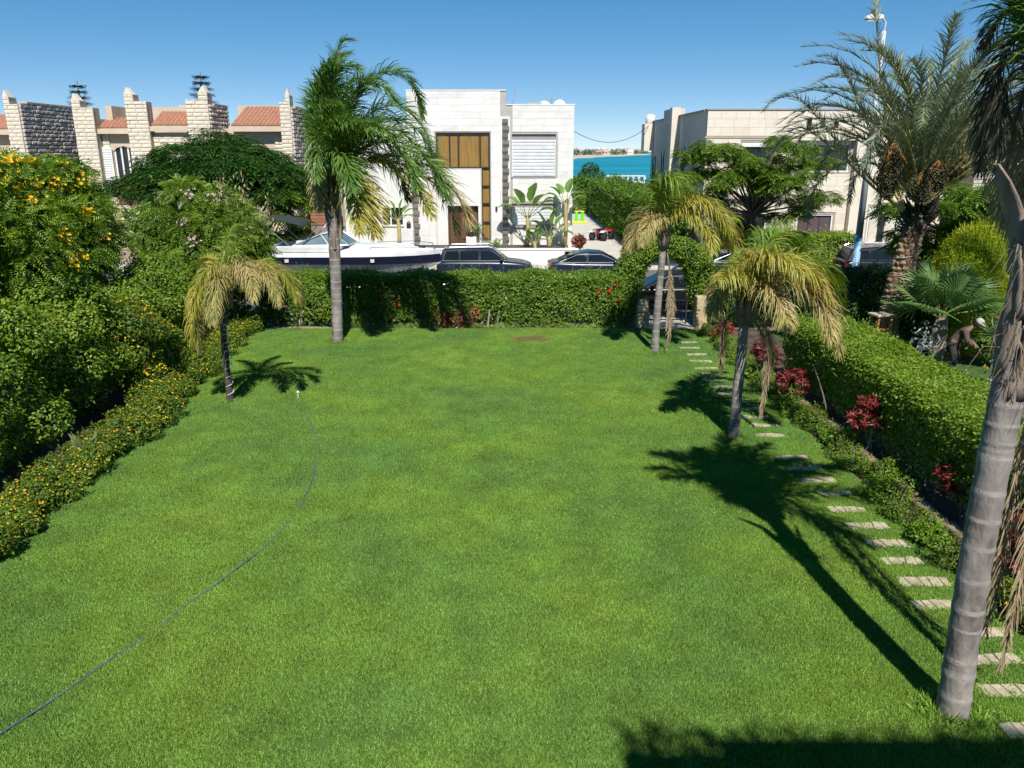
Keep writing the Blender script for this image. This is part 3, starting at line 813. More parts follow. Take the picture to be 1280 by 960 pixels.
    link("satellite_dish", me, e, (2.05 + ox, 1.9, 8.7))
white_house()

def garden_front():
    """low wall, raised bed and paving in front of the white house"""
    sheet("forecourt", [(-11, 43.3), (9.6, 43.3), (9.6, 84), (-11, 84)], .006, M_pave)
    w = MB(); w.box(-10.5, 3.6, 43.4, 43.75, 0, .86); o = w.build("boundary_wall", M_white, bevel=.015); tag(o, "low white boundary wall between the street and the white house", "wall")
    MB().box(-10.55, 3.65, 43.36, 43.79, .86, .92).build("coping", M_marble, o)
    m = MB().box(-5.9, -5.35, 43.3, 43.85, 0, 2.0); o = m.build("gate_post", M_marble, bevel=.02); tag(o, "white stone gate post with a lantern on top near the boat", "gate post")
    m = MB(); m.lathe([(.08, 2.0), (.12, 2.03), (.12, 2.28), (.03, 2.4)], (-5.62, 43.58, 0), 6); m.build("lantern", M_frame, o)
    m = MB().box(-2.5, -1.95, 43.3, 43.85, 0, 1.55); o = m.build("gate_post", M_marble, bevel=.02); tag(o, "short white stone gate post with a lantern behind the dark blue SUV", "gate post")
    m = MB(); m.lathe([(.08, 1.55), (.12, 1.58), (.12, 1.83), (.03, 1.95)], (-2.22, 43.58, 0), 6); m.build("lantern", M_frame, o)
    soil = MB().box(-10, 3.4, 48.6, 50.7, 0, .32); o = soil.build("raised_bed", M_white); tag(o, "white edged raised bed along the front of the white house", "planter")
    MB().box(-9.9, 3.3, 48.75, 50.68, .32, .325).build("soil", M_soil, o)
garden_front()

def cream_house():
    Y = 46.0; O = Vector((16, Y, 0)); e = empty("cream_house", O, "cream limestone clad two storey house with a shaded grey flank", "house")
    ox = -16
    holes = [(12.85, 14.5, 4.6, 6.55), (16.2, 18.95, 4.9, 6.62), (20.4, 22.2, .9, 3.0), (12.6, 14.6, .4, 2.7), (16.3, 18.4, .9, 2.6),
             (16.35, 16.62, 7.28, 7.8), (17.1, 17.37, 7.28, 7.8), (17.85, 18.12, 7.28, 7.8)]
    L = [(a + ox, b + ox, c, d) for a, b, c, d in holes]
    wall_with_holes(10.85 + ox, 24.5 + ox, 0, 8.2, 0, .3, L).build("wall", M_creamw, e)
    m = MB(); m.box(11.1 + ox, 24.4 + ox, .9, 18, 0, 7.4); m.box(10.85 + ox, 11.15 + ox, .3, 18, 0, 8.2)
    m.build("body", mat("grey_flank_render", (.54, .51, .47), .9, 1.2, bump=.15), e)
    bud = [300]; ub = unit_box(M_cream)
    pad = [(a - .1, b + .1, c - .1, d + .1) for a, b, c, d in holes[:5]] + holes[5:]
    cladding(e, "cladding_panel", ub, 10.83, 24.5, 6.86, 8.22, Y, .85, .45, pad, .03, .008, budget=bud)
    cladding(e, "cladding_panel", ub, 10.83, 24.5, 2.6, 6.72, Y, 1.0, .52, pad + [(19.1, 19.62, 0, 9)], .03, .008, budget=bud)
    cladding(e, "cladding_panel", ub, 10.83, 24.5, 0, 2.6, Y, 1.0, .52, pad + [(19.1, 19.62, 0, 9)], .03, .008, budget=bud)
    MB().box(10.75 + ox, 19.0 + ox, -.06, .0, 6.735, 6.845).build("string_course", M_creamw, e)
    MB().box(10.75 + ox, 24.6 + ox, -.08, .35, 8.22, 8.29).build("coping", mat("grey_coping", (.33, .29, .25), .8, 2), e)
    MB().box(10.7 + ox, 11.2 + ox, .35, 18.1, 8.2, 8.27).build("coping", mat("grey_coping", (.33, .29, .25), .8, 2), e)
    # vertical pier beside the large window, canopy over it
    MB().box(19.12 + ox, 19.6 + ox, -.45, -.002, 0, 7.0).build("pier", M_cream, e)
    MB().box(16.0 + ox, 19.12 + ox, -.40, -.035, 6.62, 6.98).build("canopy", M_cream, e)
    # flank: pilaster, chimney stub, box at the back corner
    MB().box(10.30 + ox, 10.85 + ox, 7.5, 8.3, 0, 8.75).build("pilaster", M_cream, e)
    MB().box(10.45 + ox, 11.3 + ox, 8.31, 11.2, 7.8, 8.72).build("stair_head", mat("grey_flank_render", (.42, .365, .30), .9, 1.2), e)
    MB().box(10.1 + ox, 10.85 + ox, 17.0, 18.4, 6.1, 8.05).build("corner_box", M_cream, e)
    MB().lathe([(.3, 0), (.36, .05), (.36, .6), (.15, .72)], (10.6 + ox, 17.6, 8.05), 14).build("water_tank", M_white, e, smooth=True)
    for (y, z0, z1, w) in ((9.6, 4.4, 6.0, .8), (5.6, 4.6, 6.2, .7), (15.9, 2.5, 5.6, 1.0), (12.6, 4.7, 6.1, .6)):
        f = MB().box(10.82 + ox, 10.86 + ox, y, y + w, z0, z1).build("window", M_glass, e)
        m = MB(); m.box(10.79 + ox, 10.848 + ox, y - .07, y, z0 - .07, z1 + .07); m.box(10.79 + ox, 10.848 + ox, y + w, y + w + .07, z0 - .07, z1 + .07); m.box(10.785 + ox, 10.848 + ox, y, y + w, z1, z1 + .07); m.build("frame", M_frame, f)
    def win(a, b, c, d, panes, head=0.0, glass=M_glass, curtain=False):
        f = MB(); t = .09
        f.box(a + ox, b + ox, .04, .24, d - t - head, d); f.box(a + ox, b + ox, -.02, .24, c, c + t); f.box(a + ox, a + t + ox, .045, .235, c + t, d - t - head); f.box(b - t + ox, b + ox, .045, .235, c + t, d - t - head)
        fr = f.build("window_frame", M_wframe, e)
        ww = (b - a - 2 * t) / panes
        for k in range(panes):
            MB().box(a + t + k * ww + .02 + ox, a + t + (k + 1) * ww - .02 + ox, .14, .17, c + t, d - t - head).build("pane", glass, fr)
            if k: MB().box(a + t + k * ww - .02 + ox, a + t + k * ww + .02 + ox, .12, .18, c + t, d - t - head).build("mullion", M_wframe if curtain else M_frame, fr)
        return fr
    win(12.85, 14.5, 4.6, 6.55, 2, .18); win(16.2, 18.95, 4.9, 6.62, 3, .16); win(12.6, 14.6, .4, 2.7, 2); win(16.3, 18.4, .9, 2.6, 3, glass=mat("mauve_blind", (.10, .065, .08), .5, 2))
    fr = win(20.4, 22.2, .9, 3.0, 2, .25)
    m = MB(); n = 40
    for k in range(n):   # pleated curtain behind the glass
        a, b = 20.55 + (1.5) * k / n, 20.55 + 1.5 * (k + 1) / n
        if 12 < k < 24: continue
        y0, y1 = .12 - .02 * (k % 2), .12 - .02 * ((k + 1) % 2)
        m.poly([(a + ox, y0, 1.0), (b + ox, y1, 1.0), (b + ox, y1, 2.65), (a + ox, y0, 2.65)])
    m.build("curtain", mat("pale_curtain", (.62, .58, .50), .9, 4), fr)
    for x in (16.35, 17.1, 17.85): MB().box(x + ox, x + .27 + ox, .22, .28, 7.28, 7.8).build("slot", M_frame, e)
cream_house()

def brick_house():
    e = empty("pale_brick_house", (29, 44, 0), "pale brick house glimpsed behind the date palm and golden conifer", "house")
    bm_ = mat("pale_brick", [(.46, .40, .33), (.58, .52, .45)], .9, 2, objrand=.5)
    MB().box(-4, 7, .1, 9, 0, 6.4).build("body", mat("brick_mortar", (.30, .26, .22), .9, 2), e)
    cladding(e, "brick", unit_box(bm_), 25.0, 30.5, 2.6, 6.4, 44.1, .62, .22, [(26.3, 27.6, 3.4, 5.0), (29.0, 30.2, 3.4, 5.0)], .06, .03, limit=230)
    for x in (-2.7, 0.0):
        f = MB().box(x, x + 1.3, .04, .08, 3.4, 5.0).build("window", M_glass, e)
        MB().box(x - .06, x + 1.36, -.02, .09, 3.3, 3.4).build("sill", M_wframe, f)
    MB().prism([(-4.4, 6.4), (7.4, 6.4), (5.5, 8.0), (-2.5, 8.0)], 1, -.3, 9.2).build("roof", mat("brown_roof", (.20, .13, .09), .85, 3, bump=.5), e)
brick_house()

# ---- row of stone villas with peaked pillars and red tile roofs
M_stone = mat("split_face_limestone", [(.60, .53, .42), (.70, .63, .52), (.54, .46, .36)], .9, 2.0, objrand=.45, bump=.5, bscale=14)
M_stone2 = mat("brown_grey_stone", [(.54, .45, .38), (.64, .56, .49), (.46, .37, .32)], .9, 2.0, objrand=.5, bump=.5, bscale=14)  # side wall stone, darker and browner than the front stone
M_mort = mat("stone_mortar", (.24, .19, .165), .95, 3)
M_mort2 = mat("pale_mortar", (.46, .40, .32), .95, 3)
M_rend = mat("villa_render", (.58, .47, .36), .9, 1.4, bump=.2)
M_tile = mat("terracotta_tile", [(.34, .14, .085), (.43, .21, .13), (.29, .12, .075)], .85, 3.5, bump=.2)
def tile_roof(e, x0, x1, y0, y1, z0, z1, o):
    """barrel tiles running down the slope"""
    m = MB(); w = .24; n = int((x1 - x0) / w); rows = 5
    for k in range(n):
        cx = x0 + (k + .5) * (x1 - x0) / n
        for r in range(rows):
            f0, f1 = r / rows, min(1.06, (r + 1.12) / rows)
            pts0, pts1 = [], []
            for q in range(6):
                a = math.pi * q / 5; rr = w * .52
                dx, dz = rr * math.cos(a), rr * math.sin(a) * .9
                ya, yb = y0 + (y1 - y0) * f0, y0 + (y1 - y0) * f1
                pts0.append((cx + dx * 1.05, ya, z0 + (z1 - z0) * f0 + dz * 1.1 + .03)); pts1.append((cx + dx * .9, yb, z0 + (z1 - z0) * f1 + dz * .9))
            m._add(pts0 + pts1, [(q, q + 1, q + 7, q + 6) for q in range(5)] + [tuple(range(6))])
    ob = Vector(e.location); m.v = [(a - ob.x, b - ob.y, c - ob.z) for a, b, c in m.v]
    t = m.build("roof_tiles", M_tile, e); t["kind"] = "stuff"
    MB().prism([(y0 - ob.y + .05, z0 - .14), (y1 - ob.y, z1 - .12), (y1 - ob.y, z1 + .02), (y0 - ob.y + .05, z0 + .02)], 0, x0 - ob.x, x1 - ob.x).build("roof_deck", M_rend, e)
    MB().box(x0 - .12 - ob.x, x1 + .12 - ob.x, y0 - .12 - ob.y, y0 + .12 - ob.y, z0 - .34, z0 - .06).build("eaves_beam", M_rend, e)
def stone_villa(kind):
    Y = 50.0
    if kind == 'A':
        e = empty("stone_villa", (-32, Y, 0), "stone villa with a long brown grey side wall and a single peaked corner pillar", "house")
    elif kind == 'B':
        e = empty("stone_villa", (-22, Y, 0), "cream stone villa with four peaked pillars, white shutters and two tiled bays", "house")
    else:
        e = empty("stone_villa", (-15, Y, 0), "stone villa with one wide tiled bay and dark brown grey flank behind the palm", "house")
    ob = Vector(e.location); bud = [300]
    rf, rf2 = rock_face(M_stone), rock_face(M_stone2)
    def bx(name, x0, x1, y0, y1, z0, z1, m_): return MB().box(x0 - ob.x, x1 - ob.x, y0 - ob.y, y1 - ob.y, z0, z1).build(name, m_, e)
    def pillar(x0, x1, z, peak_left=True, y=Y, sh=.45, zlo=2.8):
        """stepped pillar with a pointed merlon on one side"""
        xm = x0 + (x1 - x0) * .42 if peak_left else x1 - (x1 - x0) * .42
        a, b = (x0, xm) if peak_left else (xm, x1)
        bx("pillar_core", x0 + .03, x1 - .03, y + .06, y + .8, 0, z - sh, M_mort2)
        cladding(e, "stone", rf, x0, x1, zlo, z - sh, y + .06, .56, .225, (), .10, .010, budget=bud, rough=.03)
        cladding(e, "stone", rf, a, b, z - sh, z - .05, y + .06, .56, .225, (), .10, .010, budget=bud)
        bx("merlon", a + .02, b - .02, y + .06, y + .8, z - sh, z - .05, M_mort2)
        m = MB(); m.prism([(a - ob.x, z - .05), (b - ob.x, z - .05), ((a * .62 + b * .38 if peak_left else a * .38 + b * .62) - ob.x, z + .36)], 1, y - .02 - ob.y, y + .5 - ob.y); m.build("peak", M_stone, e)
    def side(x, y0, y1, z1, zlo=3.6):
        bx("flank", x - .3, x - .005, y0 + .7, y1, 0, z1, M_mort)
        cladding(e, "stone", rf2, y0 + .05, y1, zlo, z1, x - .005, .52, .235, (), .10, .045, facing='+x', budget=bud, rough=.05)
        bx("coping", x - .34, x + .1, y0 + .8, y1, z1, z1 + .08, M_rend)
    def face(x0, x1, z0, z1, y, holes=()):
        cladding(e, "stone", rf, x0, x1, z0, z1, y, .56, .225, holes, .10, .010, budget=bud, rough=.03)
    if kind == 'A':
        pillar(-30.45, -29.6, 9.2); side(-29.6, Y, 58, 8.85)
        bx("wall", -42, -30.4, Y + .9, Y + 1.2, 0, 7.6, M_rend); bx("body", -42, -29.95, Y + 2.5, 58, 0, 7.7, M_rend)
        tile_roof(e, -34.5, -30.5, Y + .5, Y + 2.6, 7.35, 8.2, ob); pillar(-36.5, -34.8, 9.2)
    elif kind == 'B':
        pillar(-26.4, -25.15, 9.0, True, zlo=2.6); pillar(-23.2, -21.9, 9.35, True, zlo=4.2); pillar(-19.55, -18.2, 9.45, False, zlo=4.2)
        win = (-24.95, -23.3, 4.35, 6.35)
        m = wall_with_holes(-25.15 - ob.x, -23.2 - ob.x, 0, 7.3, .7, .95, [(win[0] + .35 - ob.x, win[1] - ob.x, win[2], win[3])]); m.build("wall", M_rend, e)
        face(-25.15, -24.72, 2.6, 7.1, Y + .7)
        bx("wall", -21.9, -19.55, Y + .45, Y + .8, 0, 7.15, M_mort2); face(-21.9, -19.55, 3.6, 6.9, Y + .45)
        tile_roof(e, -25.1, -23.25, Y + .35, Y + 1.5, 7.4, 7.95, ob); tile_roof(e, -21.85, -19.6, Y + .2, Y + 1.9, 7.55, 8.35, ob)
        bx("set_back_wall", -25.6, -20.4, Y + 3.2, Y + 3.5, 7.0, 8.75, M_rend); bx("set_back_return", -25.0, -24.6, Y + 1.2, Y + 3.2, 7.0, 8.72, M_rend)
        bx("set_back_wall", -21.6, -18.6, Y + 4.0, Y + 4.3, 7.0, 8.9, M_rend)
        bx("body", -26.3, -18.55, Y + 1.6, Y + 9, 0, 7.0, M_rend)
        side(-18.2, Y, Y + 3.2, 8.75)
        bx("flank", -26.35, -26.05, Y + .8, Y + 9, 0, 8.0, M_rend)
        # arched window with its white shutter folded back
        a, b, c, d = win[0] + .35 - ob.x, win[1] - ob.x, win[2], win[3]
        MB().box(a, b, .86, .9, c, d).build("window", M_glass, e)
        m = MB()
        for x in (a + .02, a + .42, a + .84, b - .12): m.box(x, x + .10, .76, .84, c, d - .02)
        m.box(a, b, .755, .845, c, c + .12); m.build("window_frame", M_wframe, e)
        m = MB(); m.poly([(a, .69, d), (a, .69, d - .32), (a + .25, .69, d - .1), ((a + b) / 2, .69, d - .01)]); m.poly([(b, .69, d), ((a + b) / 2, .69, d - .01), (b - .25, .69, d - .1), (b, .69, d - .32)]); m.build("arch_spandrel", M_rend, e)
        sh = MB().box(a - .92, a - .02, .52, .57, c - .02, d - .05).build("shutter", M_wframe, e)
        for k in range(13): MB().box(a - .84, a - .10, .49, .52, c + .1 + k * .14, c + .19 + k * .14).build("louvre", M_wframe, sh)
        bx("spandrel_panel", win[0] + .3, win[1] + .05, Y + .6, Y + .68, 2.9, 4.3, mat("brick_red_render", (.26, .07, .04), .85, 2))
    else:
        pillar(-13.95, -13.3, 9.3, False, zlo=4.0); side(-13.3, Y, 60, 8.6, zlo=2.6)
        win = (-16.6, -14.9, 4.2, 6.35)
        m = wall_with_holes(-18.1 - ob.x, -13.95 - ob.x, 0, 7.4, 1.5, 1.8, [(win[0] - ob.x, win[1] - ob.x, win[2], win[3])]); m.build("wall", M_rend, e)
        MB().box(win[0] - ob.x, win[1] - ob.x, 1.68, 1.72, win[2], win[3]).build("window", M_glass, e)
        m = MB()
        ac = (win[0] + win[1]) / 2 - ob.x
        for sg in (-1, 1):
            m.poly([(ac + sg * .85, 1.49, 6.35), (ac + sg * .85, 1.49, 5.7), (ac + sg * .7, 1.49, 6.0), (ac + sg * .4, 1.49, 6.25), (ac, 1.49, 6.345)])
        m.build("arch_spandrel", M_rend, e)
        face(-14.8, -13.95, 2.6, 6.9, Y + 1.5)
        tile_roof(e, -17.3, -14.0, Y + 1.0, Y + 4.2, 7.55, 8.75, ob)
        bx("body", -18.0, -13.65, Y + 2.4, 60, 0, 7.2, M_rend); bx("set_back_wall", -17.9, -14.0, Y + 4.4, Y + 4.7, 7.0, 8.9, M_rend)
        bx("brick_annex", -13.2, -11.75, 52.6, 55.5, 0, 5.4, M_mort)
        cladding(e, "brick", unit_box(mat("red_brown_brick", [(.24, .10, .06), (.34, .16, .10)], .9, 2, objrand=.5)), -13.2, -11.75, 1.4, 5.4, 52.6, .5, .2, (), .05, .03, limit=80)
        MB().tube([(-13.0 - ob.x, 6.2, 1.5), (-13.0 - ob.x, 6.2, 8.0), (-13.25 - ob.x, 6.2, 8.3)], .05, 8).build("drainpipe", M_wframe, e)
for k in "ABC": stone_villa(k)

# ================================================================ VEHICLES
M_tyre = mat("tyre_rubber", (.02, .02, .02), .85, 5)
M_rim = mat("alloy_rim", (.45, .45, .46), .3, 5, metal=1)
M_cargl = mat("car_glass", [(.008, .012, .016), (.014, .02, .024)], .05, 1, spec=.4)
M_chrome = mat("chrome_trim", (.62, .63, .64), .18, 5, metal=1)
M_tail = mat("tail_lamp_red", (.36, .012, .016), .2, 5, coat=.6)
M_head = mat("headlamp_clear", (.55, .57, .6), .12, 5, coat=.6)
M_black = mat("black_plastic", (.018, .018, .02), .6, 5)
M_plate = mat("plate_white", (.65, .66, .68), .5, 5)
def wheel(e, x, y, r=.33, w=.22):
    t = MB().lathe([(r * .62, -w / 2), (r * .94, -w / 2), (r, -w * .32), (r, w * .32), (r * .94, w / 2), (r * .62, w / 2)], (x, y, r), 22, axis=1).build("tyre", M_tyre, e, smooth=False)
    m = MB(); m.lathe([(.02, -w * .42), (r * .66, -w * .42), (r * .66, w * .42), (.02, w * .42)], (x, y, r), 16, axis=1)
    for k in range(5):
        a = 2 * math.pi * k / 5; sg = 1 if y > 0 else -1
        m.tube([(x, y + sg * w * .47, r), (x + r * .6 * math.cos(a), y + sg * w * .47, r + r * .6 * math.sin(a))], .03, 5)
    m.build("rim", M_rim, t)
def car(name, label, cat, loc, rz, paint, kind="sedan", group=None):
    e = empty(name, loc, label, cat, group, rz)
    if kind == "suv":
        Lc, W, Hh = 4.65, 1.88, 1.68; belt = 1.06; g = [(-2.20, belt), (-1.98, Hh - .10), (.35, Hh - .06), (1.12, belt - .02)]
        prof = [(-2.32, .62, .80), (-2.28, 1.0, .92), (-2.1, belt, .97), (-1.0, belt, 1.0), (.6, belt, 1.0), (1.15, belt - .03, .99), (1.7, .99, .95), (2.15, .88, .88), (2.30, .70, .80)]
        wb = 1.40; r = .36
    else:
        Lc, W, Hh = 4.70, 1.82, 1.44; belt = .96; g = [(-1.95, belt + .04), (-1.05, Hh - .07), (.25, Hh - .03), (1.18, belt - .02)]
        prof = [(-2.35, .60, .82), (-2.28, .95, .90), (-1.9, belt + .06, .95), (-1.0, belt, 1.0), (.6, belt, 1.0), (1.2, belt - .02, .98), (1.7, .88, .95), (2.15, .76, .87), (2.34, .58, .78)]
        wb = 1.40; r = .33
    hw = W / 2; ring = []
    for x, zt, k in prof:
        w = hw * k; zb = .24
        ring.append([(x, -w * .80, zb), (x, -w * .97, zb + .14), (x, -w, (zb + zt) * .5), (x, -w * .985, zt - .14), (x, -w * .93, zt - .03), (x, -w * .70, zt + .01), (x, 0, zt + .03),
                     (x, w * .70, zt + .01), (x, w * .93, zt - .03), (x, w * .985, zt - .14), (x, w, (zb + zt) * .5), (x, w * .97, zb + .14), (x, w * .80, zb)])
    n = len(ring[0]); vs = [p for q in ring for p in q]; fs = []
    for i in range(len(ring) - 1):
        for k in range(n): j = (k + 1) % n; fs.append((i * n + k, (i + 1) * n + k, (i + 1) * n + j, i * n + j))
    fs.append(tuple(range(n))); fs.append(tuple(range((len(ring) - 1) * n, len(ring) * n))[::-1])
    m = MB(); m._add(vs, fs); m.build("body", paint, e, smooth=True, sub=2)
    # cabin
    wbm, wr = hw * .90, hw * .74; zb = belt - .03
    (xa, za), (xb, zb_), (xc, zc), (xd, zd) = g
    sec = []
    for (x, z, w) in ((xa, za - .05, wbm * .90), (xb, zb_, wr * .95), ((xb + xc) / 2, max(zb_, zc) + .045, wr), (xc, zc, wr * .97), (xd, zd - .05, wbm * .94)): sec.append((x, z, w))
    low = [(xa, wbm * .92), (xb, wbm), ((xb + xc) / 2, wbm * 1.0), (xc, wbm), (xd, wbm * .96)]
    vs = []; fs = []
    for (x, z, w), (xl, wl_) in zip(sec, low):
        vs += [(x if z > belt + .1 else xl, -wl_, zb), (x, -w, z - .05 if z > belt + .1 else z), (x, -w * .8, z), (x, 0, z + .012), (x, w * .8, z), (x, w, z - .05 if z > belt + .1 else z), (x if z > belt + .1 else xl, wl_, zb)]
    for i in range(4):
        for k in range(6): fs.append((i * 7 + k, (i + 1) * 7 + k, (i + 1) * 7 + k + 1, i * 7 + k + 1))
    m = MB(); m._add(vs, fs); cab = m.build("cabin", paint, e, smooth=False)
    # panes just proud of the cabin sides
    def side_pt(sg, fx, fz):
        """point on cabin side: fx world x, fz 0 at belt .. 1 at roof"""
        z = belt + .02 + fz * (max(zb_, zc) - belt - .10); w = wbm + (wr - wbm) * ((z - zb) / (max(zb_, zc) - .05 - zb))
        return (fx, sg * (w + .010), z)
    def xr(f): return xa + (xb - xa) * f      # rear edge at height f
    def xf_(f): return xd + (xc - xd) * f     # front edge at height f
    mid = .28 * xb + .72 * xc - .35 if kind == "sedan" else -.25
    b2 = mid - .95
    for sg in (-1, 1):
        for (p, nm) in (([(mid + .05, 0), (xf_(.05) - .14, .02), (xf_(.95) - .10, .95), (mid + .05, .95)], "window"), ([(b2 + .05, 0), (mid - .05, 0), (mid - .05, .95), (b2 + .05, .95)], "window"),
                        ([(max(xr(.08) + .20, b2 - .75), .08), (b2 - .04, 0), (b2 - .04, .95), (max(xr(.92) + .16, b2 - .62), .90)], "quarter_window")):
            m = MB(); m.poly([side_pt(sg, a, f) for a, f in p]); m.build(nm, M_cargl, e)
        tr = [side_pt(sg, xr(.0) + .15, -.02), side_pt(sg, xf_(0) - .1, -.02)]
        m = MB(); m.tube(tr, .009, 5)
        if kind == "sedan":
            arc = [side_pt(sg, xr(f) + .14, f) for f in (0, .35, .7, .98)] + [side_pt(sg, xf_(f) - .08, f) for f in (1.0, .6, .2, 0)]
            m.tube(arc, .008, 5)
        m.build("trim", M_chrome, e)
        if kind == "suv":
            m = MB(); m.tube([(xb + .1, sg * wr * .92, zb_ + .03), (xb + .3, sg * wr * .92, zb_ + .10), (xc - .2, sg * wr * .92, zc + .09), (xc, sg * wr * .92, zc + .02)], .02, 6); m.build("roof_rail", M_chrome, e)
        for x in (mid + .2, b2 + .2): MB().box(x, x + .2, sg * hw * .985 - .02, sg * hw * .985 + .025, belt - .17, belt - .135).build("door_handle", paint, e)
        mm_ = MB(); mm_.lathe([(.02, 0), (.075, .02), (.085, .10), (.03, .16)], (xd - .34, sg * (hw + .015), belt - .02), 10); mm_.build("mirror", paint, e, smooth=True)
        MB().box(2.02, 2.22, sg * hw * .52 - .16, sg * hw * .52 + .16, .60, .70).build("headlight", M_head, e)
        MB().box(-2.30, -2.10, sg * hw * .72 - .14, sg * hw * .72 + .14, .74, .90).build("tail_light", M_tail, e)
    def cross(i, j, f0, f1, k):
        (x0, z0, w0), (x1, z1, w1) = sec[i], sec[j]
        P = lambda f, s: (x0 + (x1 - x0) * f, s * (w0 + (w1 - w0) * f) * k, z0 + (z1 - z0) * f)
        d = Vector((z1 - z0, 0, -(x1 - x0))).normalized()
        if d.z < 0: d = -d
        return [tuple(Vector(P(f, s)) + d * .014) for f, s in ((f0, -1), (f0, 1), (f1, 1), (f1, -1))]
    m = MB(); m.poly(cross(4, 3, .06, .92, .84)); m.build("windscreen", M_cargl, e)
    m = MB(); m.poly(cross(0, 1, .10, .90, .84)); m.build("rear_window", M_cargl, e)
    for sx in (-wb, wb):
        for sg in (-1, 1): wheel(e, sx, sg * (hw - .12), r)
    MB().box(-2.375, -2.33, -.26, .26, .62, .73).build("number_plate", M_plate, e)
    m = MB(); m.box(2.2, 2.33, -.5, .5, .42, .60); m.build("grille", M_black, e)
    return e
M_navy = mat("navy_car_paint", [(.010, .016, .036), (.014, .022, .046)], .3, 2, coat=.35)
M_blk = mat("black_car_paint", [(.008, .009, .012), (.012, .013, .018)], .3, 2, coat=.35)
M_grn = mat("dark_grey_car_paint", [(.022, .025, .032), (.03, .034, .042)], .3, 2, coat=.35)
car("parked_suv", "dark blue SUV with silver roof rails parked behind the boat's bow", "car", (-1.28, 38.2, 0), 0, M_navy, "suv")
car("parked_sedan", "navy sedan with chrome window line parked in front of the driveway", "car", (4.05, 38.3, 0), 0, M_navy, "sedan")
car("parked_sedan", "black sedan standing right outside the hedge arch gate", "car", (6.3, 31.3, 0), R(180), M_blk, "sedan")
car("parked_sedan", "dark blue grey saloon car parked under the feathery street tree", "car", (11.6, 39.0, 0), 0, M_grn, "sedan")
car("parked_suv", "black SUV with sloping rear window parked behind the lamp post", "car", (18.2, 38.4, 0), 0, M_blk, "suv")

